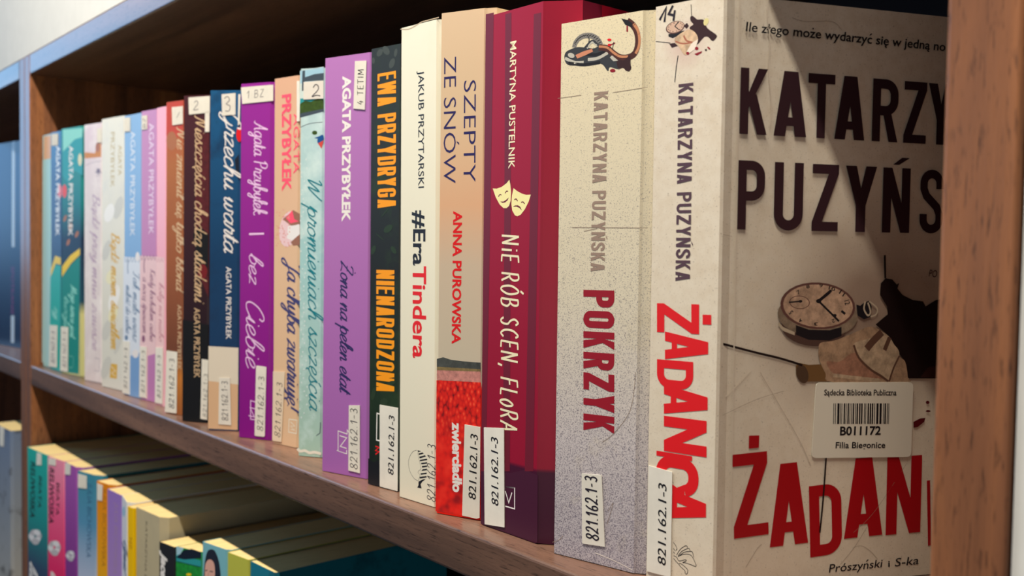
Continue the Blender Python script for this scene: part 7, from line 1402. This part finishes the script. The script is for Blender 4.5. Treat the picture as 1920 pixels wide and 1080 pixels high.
def build_book(key):
    B = BOOKS[key]
    stops, opt, label = LOOK[key]
    h, lean, z0 = B['h'], B['lean'], B['z0']
    low = z0 < -1
    group = {'navy': None, 'leftlow': None}.get(key, LOW if low else ROW)
    root = thing('paperback_book', label, 'book', (B['L'][0], B['L'][1], z0 + 0.3), group)
    rx, ry = B['R'][0] - B['L'][0], B['R'][1] - B['L'][1]
    w = math.hypot(rx, ry)
    ex, ey = rx / w, ry / w
    hx = B['hx'] - B['L'][0]
    D = DEPTH - B['L'][1] + (3 if low else 0)
    sh = lambda x, y, z: ((x + lean * z / h) * MM, y * MM, z * MM)
    # ---- cover: one folded card wrapped round the pages
    c = 0.7
    spine = [(0, c * 1.2), (ex * c, ey * c), (rx - ex * c, ry - ey * c), (rx + 0.05, ry + c)]
    if key == 'zadanica':
        hy = 25 - B['L'][1]
        path = [(0, D)] + spine + [(hx - .5, hy - 1.0), (hx, hy), (hx + .4089 * 118, hy + .9126 * 118)]
        inner_right = [(rx - 0.3, ry + 3), (rx - 0.3, D - 2)]
    else:
        hy = ry + max(2.5, (hx - rx) * 0.9)
        hx = max(hx, rx + 0.1)
        path = [(0, D)] + spine + [(hx, hy), (hx, D)]
        inner_right = None
    t = 0.3 if low else 0.45
    inn = []
    n = len(path)
    for i, p in enumerate(path):
        a = path[max(0, i - 1)]
        b = path[min(n - 1, i + 1)]
        dx, dy = b[0] - a[0], b[1] - a[1]
        l = math.hypot(dx, dy)
        inn.append((p[0] - dy / l * t, p[1] + dx / l * t))
    V, F = [], []
    for z in (0, h):
        V += [sh(x, y, z) for x, y in path]
        V += [sh(x, y, z) for x, y in inn]
    N = 2 * n
    for i in range(n - 1):
        F.append((i, i + 1, N + i + 1, N + i))
        F.append((n + i + 1, n + i, N + n + i, N + n + i + 1))
        F.append((N + i, N + i + 1, N + n + i + 1, N + n + i))
        F.append((i + 1, i, n + i, n + i + 1))
    F.append((n, 0, N, N + n))
    F.append((n - 1, 2 * n - 1, N + 2 * n - 1, N + n - 1))
    mat = cover_mat(key, h, stops, **opt)
    link_mesh('cover', V, F, [mat], root)
    # ---- pages
    pp = [(q[0] + 0.12 * 0, q[1] + 0.12) for q in inn[1:n - 1]]
    if key == 'zadanica':
        poly = [(inn[0][0], D - 2)] + pp[:4] + inner_right
    else:
        poly = [(inn[0][0], D - 2)] + pp + [(inn[-1][0], D - 2)]
    zt = h - 0.25
    k = len(poly)
    PV = [sh(x, y, 0.25) for x, y in poly] + [sh(x, y, zt) for x, y in poly]
    PF = [tuple(range(k))[::-1], tuple(range(k, 2 * k))] + [(i, (i + 1) % k, k + (i + 1) % k, k + i) for i in range(k)]
    link_mesh('page_block', PV, PF, [PAGE_YELLOW if low else PAGE_WHITE], root)
    # ---- everything printed on or stuck to it
    def place(cov):
        if cov:
            o, e, nn, ls = (-185.2 - B['L'][0], 25 - B['L'][1]), (.4089, .9126), (.9126, -.4089), 0.0
        else:
            o, e, nn, ls = (0, 0), (ex, ey), (ey, -ex), lean / h
        return lambda s, tt, lift: ((o[0] + e[0] * s + nn[0] * lift + ls * tt) * MM, (o[1] + e[1] * s + nn[1] * lift) * MM, tt * MM)
    parts, cnt = {}, {}
    npic = sum(1 for it in B['items'] if 'picture' in it[1] or 'masks' in it[1] or 'stripes' in it[1])
    for i, (kind, part, pts, o) in enumerate(B['items']):
        sticker = 'sticker' in part
        sub = '/' in part
        cnt[part] = cnt.get(part, 0) + 1
        if sticker:
            lift = 0.46 if sub else 0.40
        elif 'picture' in part or 'emblem' in part or 'stripes' in part or 'masks' in part:
            lift = 0.03 + 0.0006 * cnt[part]
        else:
            lift = 0.04 + 0.0006 * npic + 0.0004 * (cnt[part] % 4)
        lift += o.get('lift', 0.0)
        f = place(o.get('cov'))
        P = parts.setdefault(part, dict(V=[], F=[], M=[], m=[]))
        if o['col'] not in P['M']:
            P['M'].append(o['col'])
        mi = P['M'].index(o['col'])
        polys, raw = [], None
        if kind == 'P':
            smooth = 5 < len(pts) <= 24 and o['col'] in ('leafdark', 'cloth', 'clothlight', 'clothpink', 'petal', 'rope', 'skin', 'hairdark')
            polys = [catmull(list(pts) + [pts[0]], 4)[:-1] if smooth else pts]
        elif kind == 'S':
            sp = pts if o.get('sharp') else catmull(pts, 4)
            polys = ribbon(sp, o['w'])
        else:
            p0, p1, pc = pts
            bx, by = p1[0] - p0[0], p1[1] - p0[1]
            L = math.hypot(bx, by)
            bx, by = bx / L, by / L
            nx, ny = -by, bx
            H = (pc[0] - p0[0]) * nx + (pc[1] - p0[1]) * ny
            if H < 0.2:
                H = 0.2
            to = lambda q: (p0[0] + bx * q[0] + nx * q[1], p0[1] + by * q[0] + ny * q[1])
            st = o['style']
            if st == 'inter':
                vv, ff = font_text(o['txt'], L, H, o.get('bold', 0), o.get('shear', 0))
                raw = ([to(q) for q in vv], ff)
            elif st == 'block':
                polys = [[to(q) for q in poly] for poly in block_text(o['txt'], L, H, o.get('th', .2))]
            elif st == 'script':
                polys = [[to(q) for q in poly] for poly in stroke_text(o['txt'], SCRIPT, L, H, o.get('th', .12), 0.12 if o.get('upr') else 0.3, 0.35)]
            else:
                polys = [[to(q) for q in poly] for poly in stroke_text(o['txt'], HAND, L, H, o.get('th', .08), 0.1, 0.0)]
        if raw:
            b0 = len(P['V'])
            P['V'] += [f(a, b, lift) for a, b in raw[0]]
            P['F'] += [tuple(b0 + q for q in fc) for fc in raw[1]]
            P['m'] += [mi] * len(raw[1])
        for j, poly in enumerate(polys):
            up = lift + 0.0003 * (j % 5)
            # normals of prints face outward
            area2 = sum(poly[j - 1][0] * poly[j][1] - poly[j][0] * poly[j - 1][1] for j in range(len(poly)))
            if area2 < 0:
                poly = poly[::-1]
            b0 = len(P['V'])
            P['V'] += [f(a, b, up) for a, b in poly]
            P['F'].append(tuple(range(b0, b0 + len(poly))))
            P['m'].append(mi)
    objs = {}
    for part in sorted(parts, key=lambda q: q.count('/')):
        P = parts[part]
        nm = part.split('/')[-1].split('#')[0]
        par = objs.get(part.split('/')[0], root) if '/' in part else root
        o = link_mesh(nm, P['V'], P['F'], [pmat(c) for c in P['M']], par, P['m'])
        if nm.endswith('sticker'):
            # stickers are paper with a thickness
            md = o.modifiers.new('paper', 'SOLIDIFY')
            md.thickness = 0.25 * MM
            md.offset = -1
        objs[part] = o
    return root


# ------------------------------------------------------------------ the setting
XL, XR = -944.5, -107.0          # clear width of the bookcase
FLOOR = -1120.0
wall = [(-2600, 1300, 1.5, 60, 285.2, 1400), (-88.4, 1300, 1.5, 60, FLOOR, 285.2)]
bm = bmesh.new()
for x0, x1, y0, y1, z0, z1 in wall:
    r_ = bmesh.ops.create_cube(bm, size=1.0)
    for v in r_['verts']:
        v.co = Vector(((x0 + x1) / 2 + v.co.x * (x1 - x0), (y0 + y1) / 2 + v.co.y * (y1 - y0), (z0 + z1) / 2 + v.co.z * (z1 - z0))) * MM
me_ = bpy.data.meshes.new('wall_front')
bm.to_mesh(me_)
bm.free()
me_.materials.append(WALLM)
wo_ = bpy.data.objects.new('wall_front', me_)
COL.objects.link(wo_)
wo_['kind'] = 'structure'
box('floor', -2600, 1300, -2600, 400, FLOOR - 20, FLOOR, FLOORM, kind='structure')


def bookcase(label, xl, xr, back):
    """two sides, top, shelves, back; xl..xr is the clear width"""
    r = thing('bookcase', label, 'bookcase', (xl - 18, 0, FLOOR))
    og = (xl - 18, 0, FLOOR)
    box('side_panel', xl - 18, xl, 0, 290, FLOOR, 284, WOOD_Z, r, 1.2, origin=og)
    box('side_panel', xr, xr + 18, 0, 290, FLOOR, 284, WOOD_Z, r, 1.2, origin=og)
    box('top_board', xl + .05, xr - .05, 0, 284, 266, 284, WOOD_X, r, 1.4, origin=og)
    for z in (0, -284, -568, -852, FLOOR + 98):
        box('shelf_board', xl + .05, xr - .05, 0, 284, z - 18, z, WOOD_X, r, 1.4, origin=og)
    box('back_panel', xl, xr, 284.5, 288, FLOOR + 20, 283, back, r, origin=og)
    box('plinth', xl + .05, xr - .05, 30, 48, FLOOR, FLOOR + 79.5, WOOD_X, r, origin=og)
    return r


bookcase('dark walnut bookcase with the long middle row of paperbacks', XL, XR, BACKM)
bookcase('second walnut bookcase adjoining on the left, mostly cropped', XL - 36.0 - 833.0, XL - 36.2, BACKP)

for key in BOOKS:
    build_book(key)
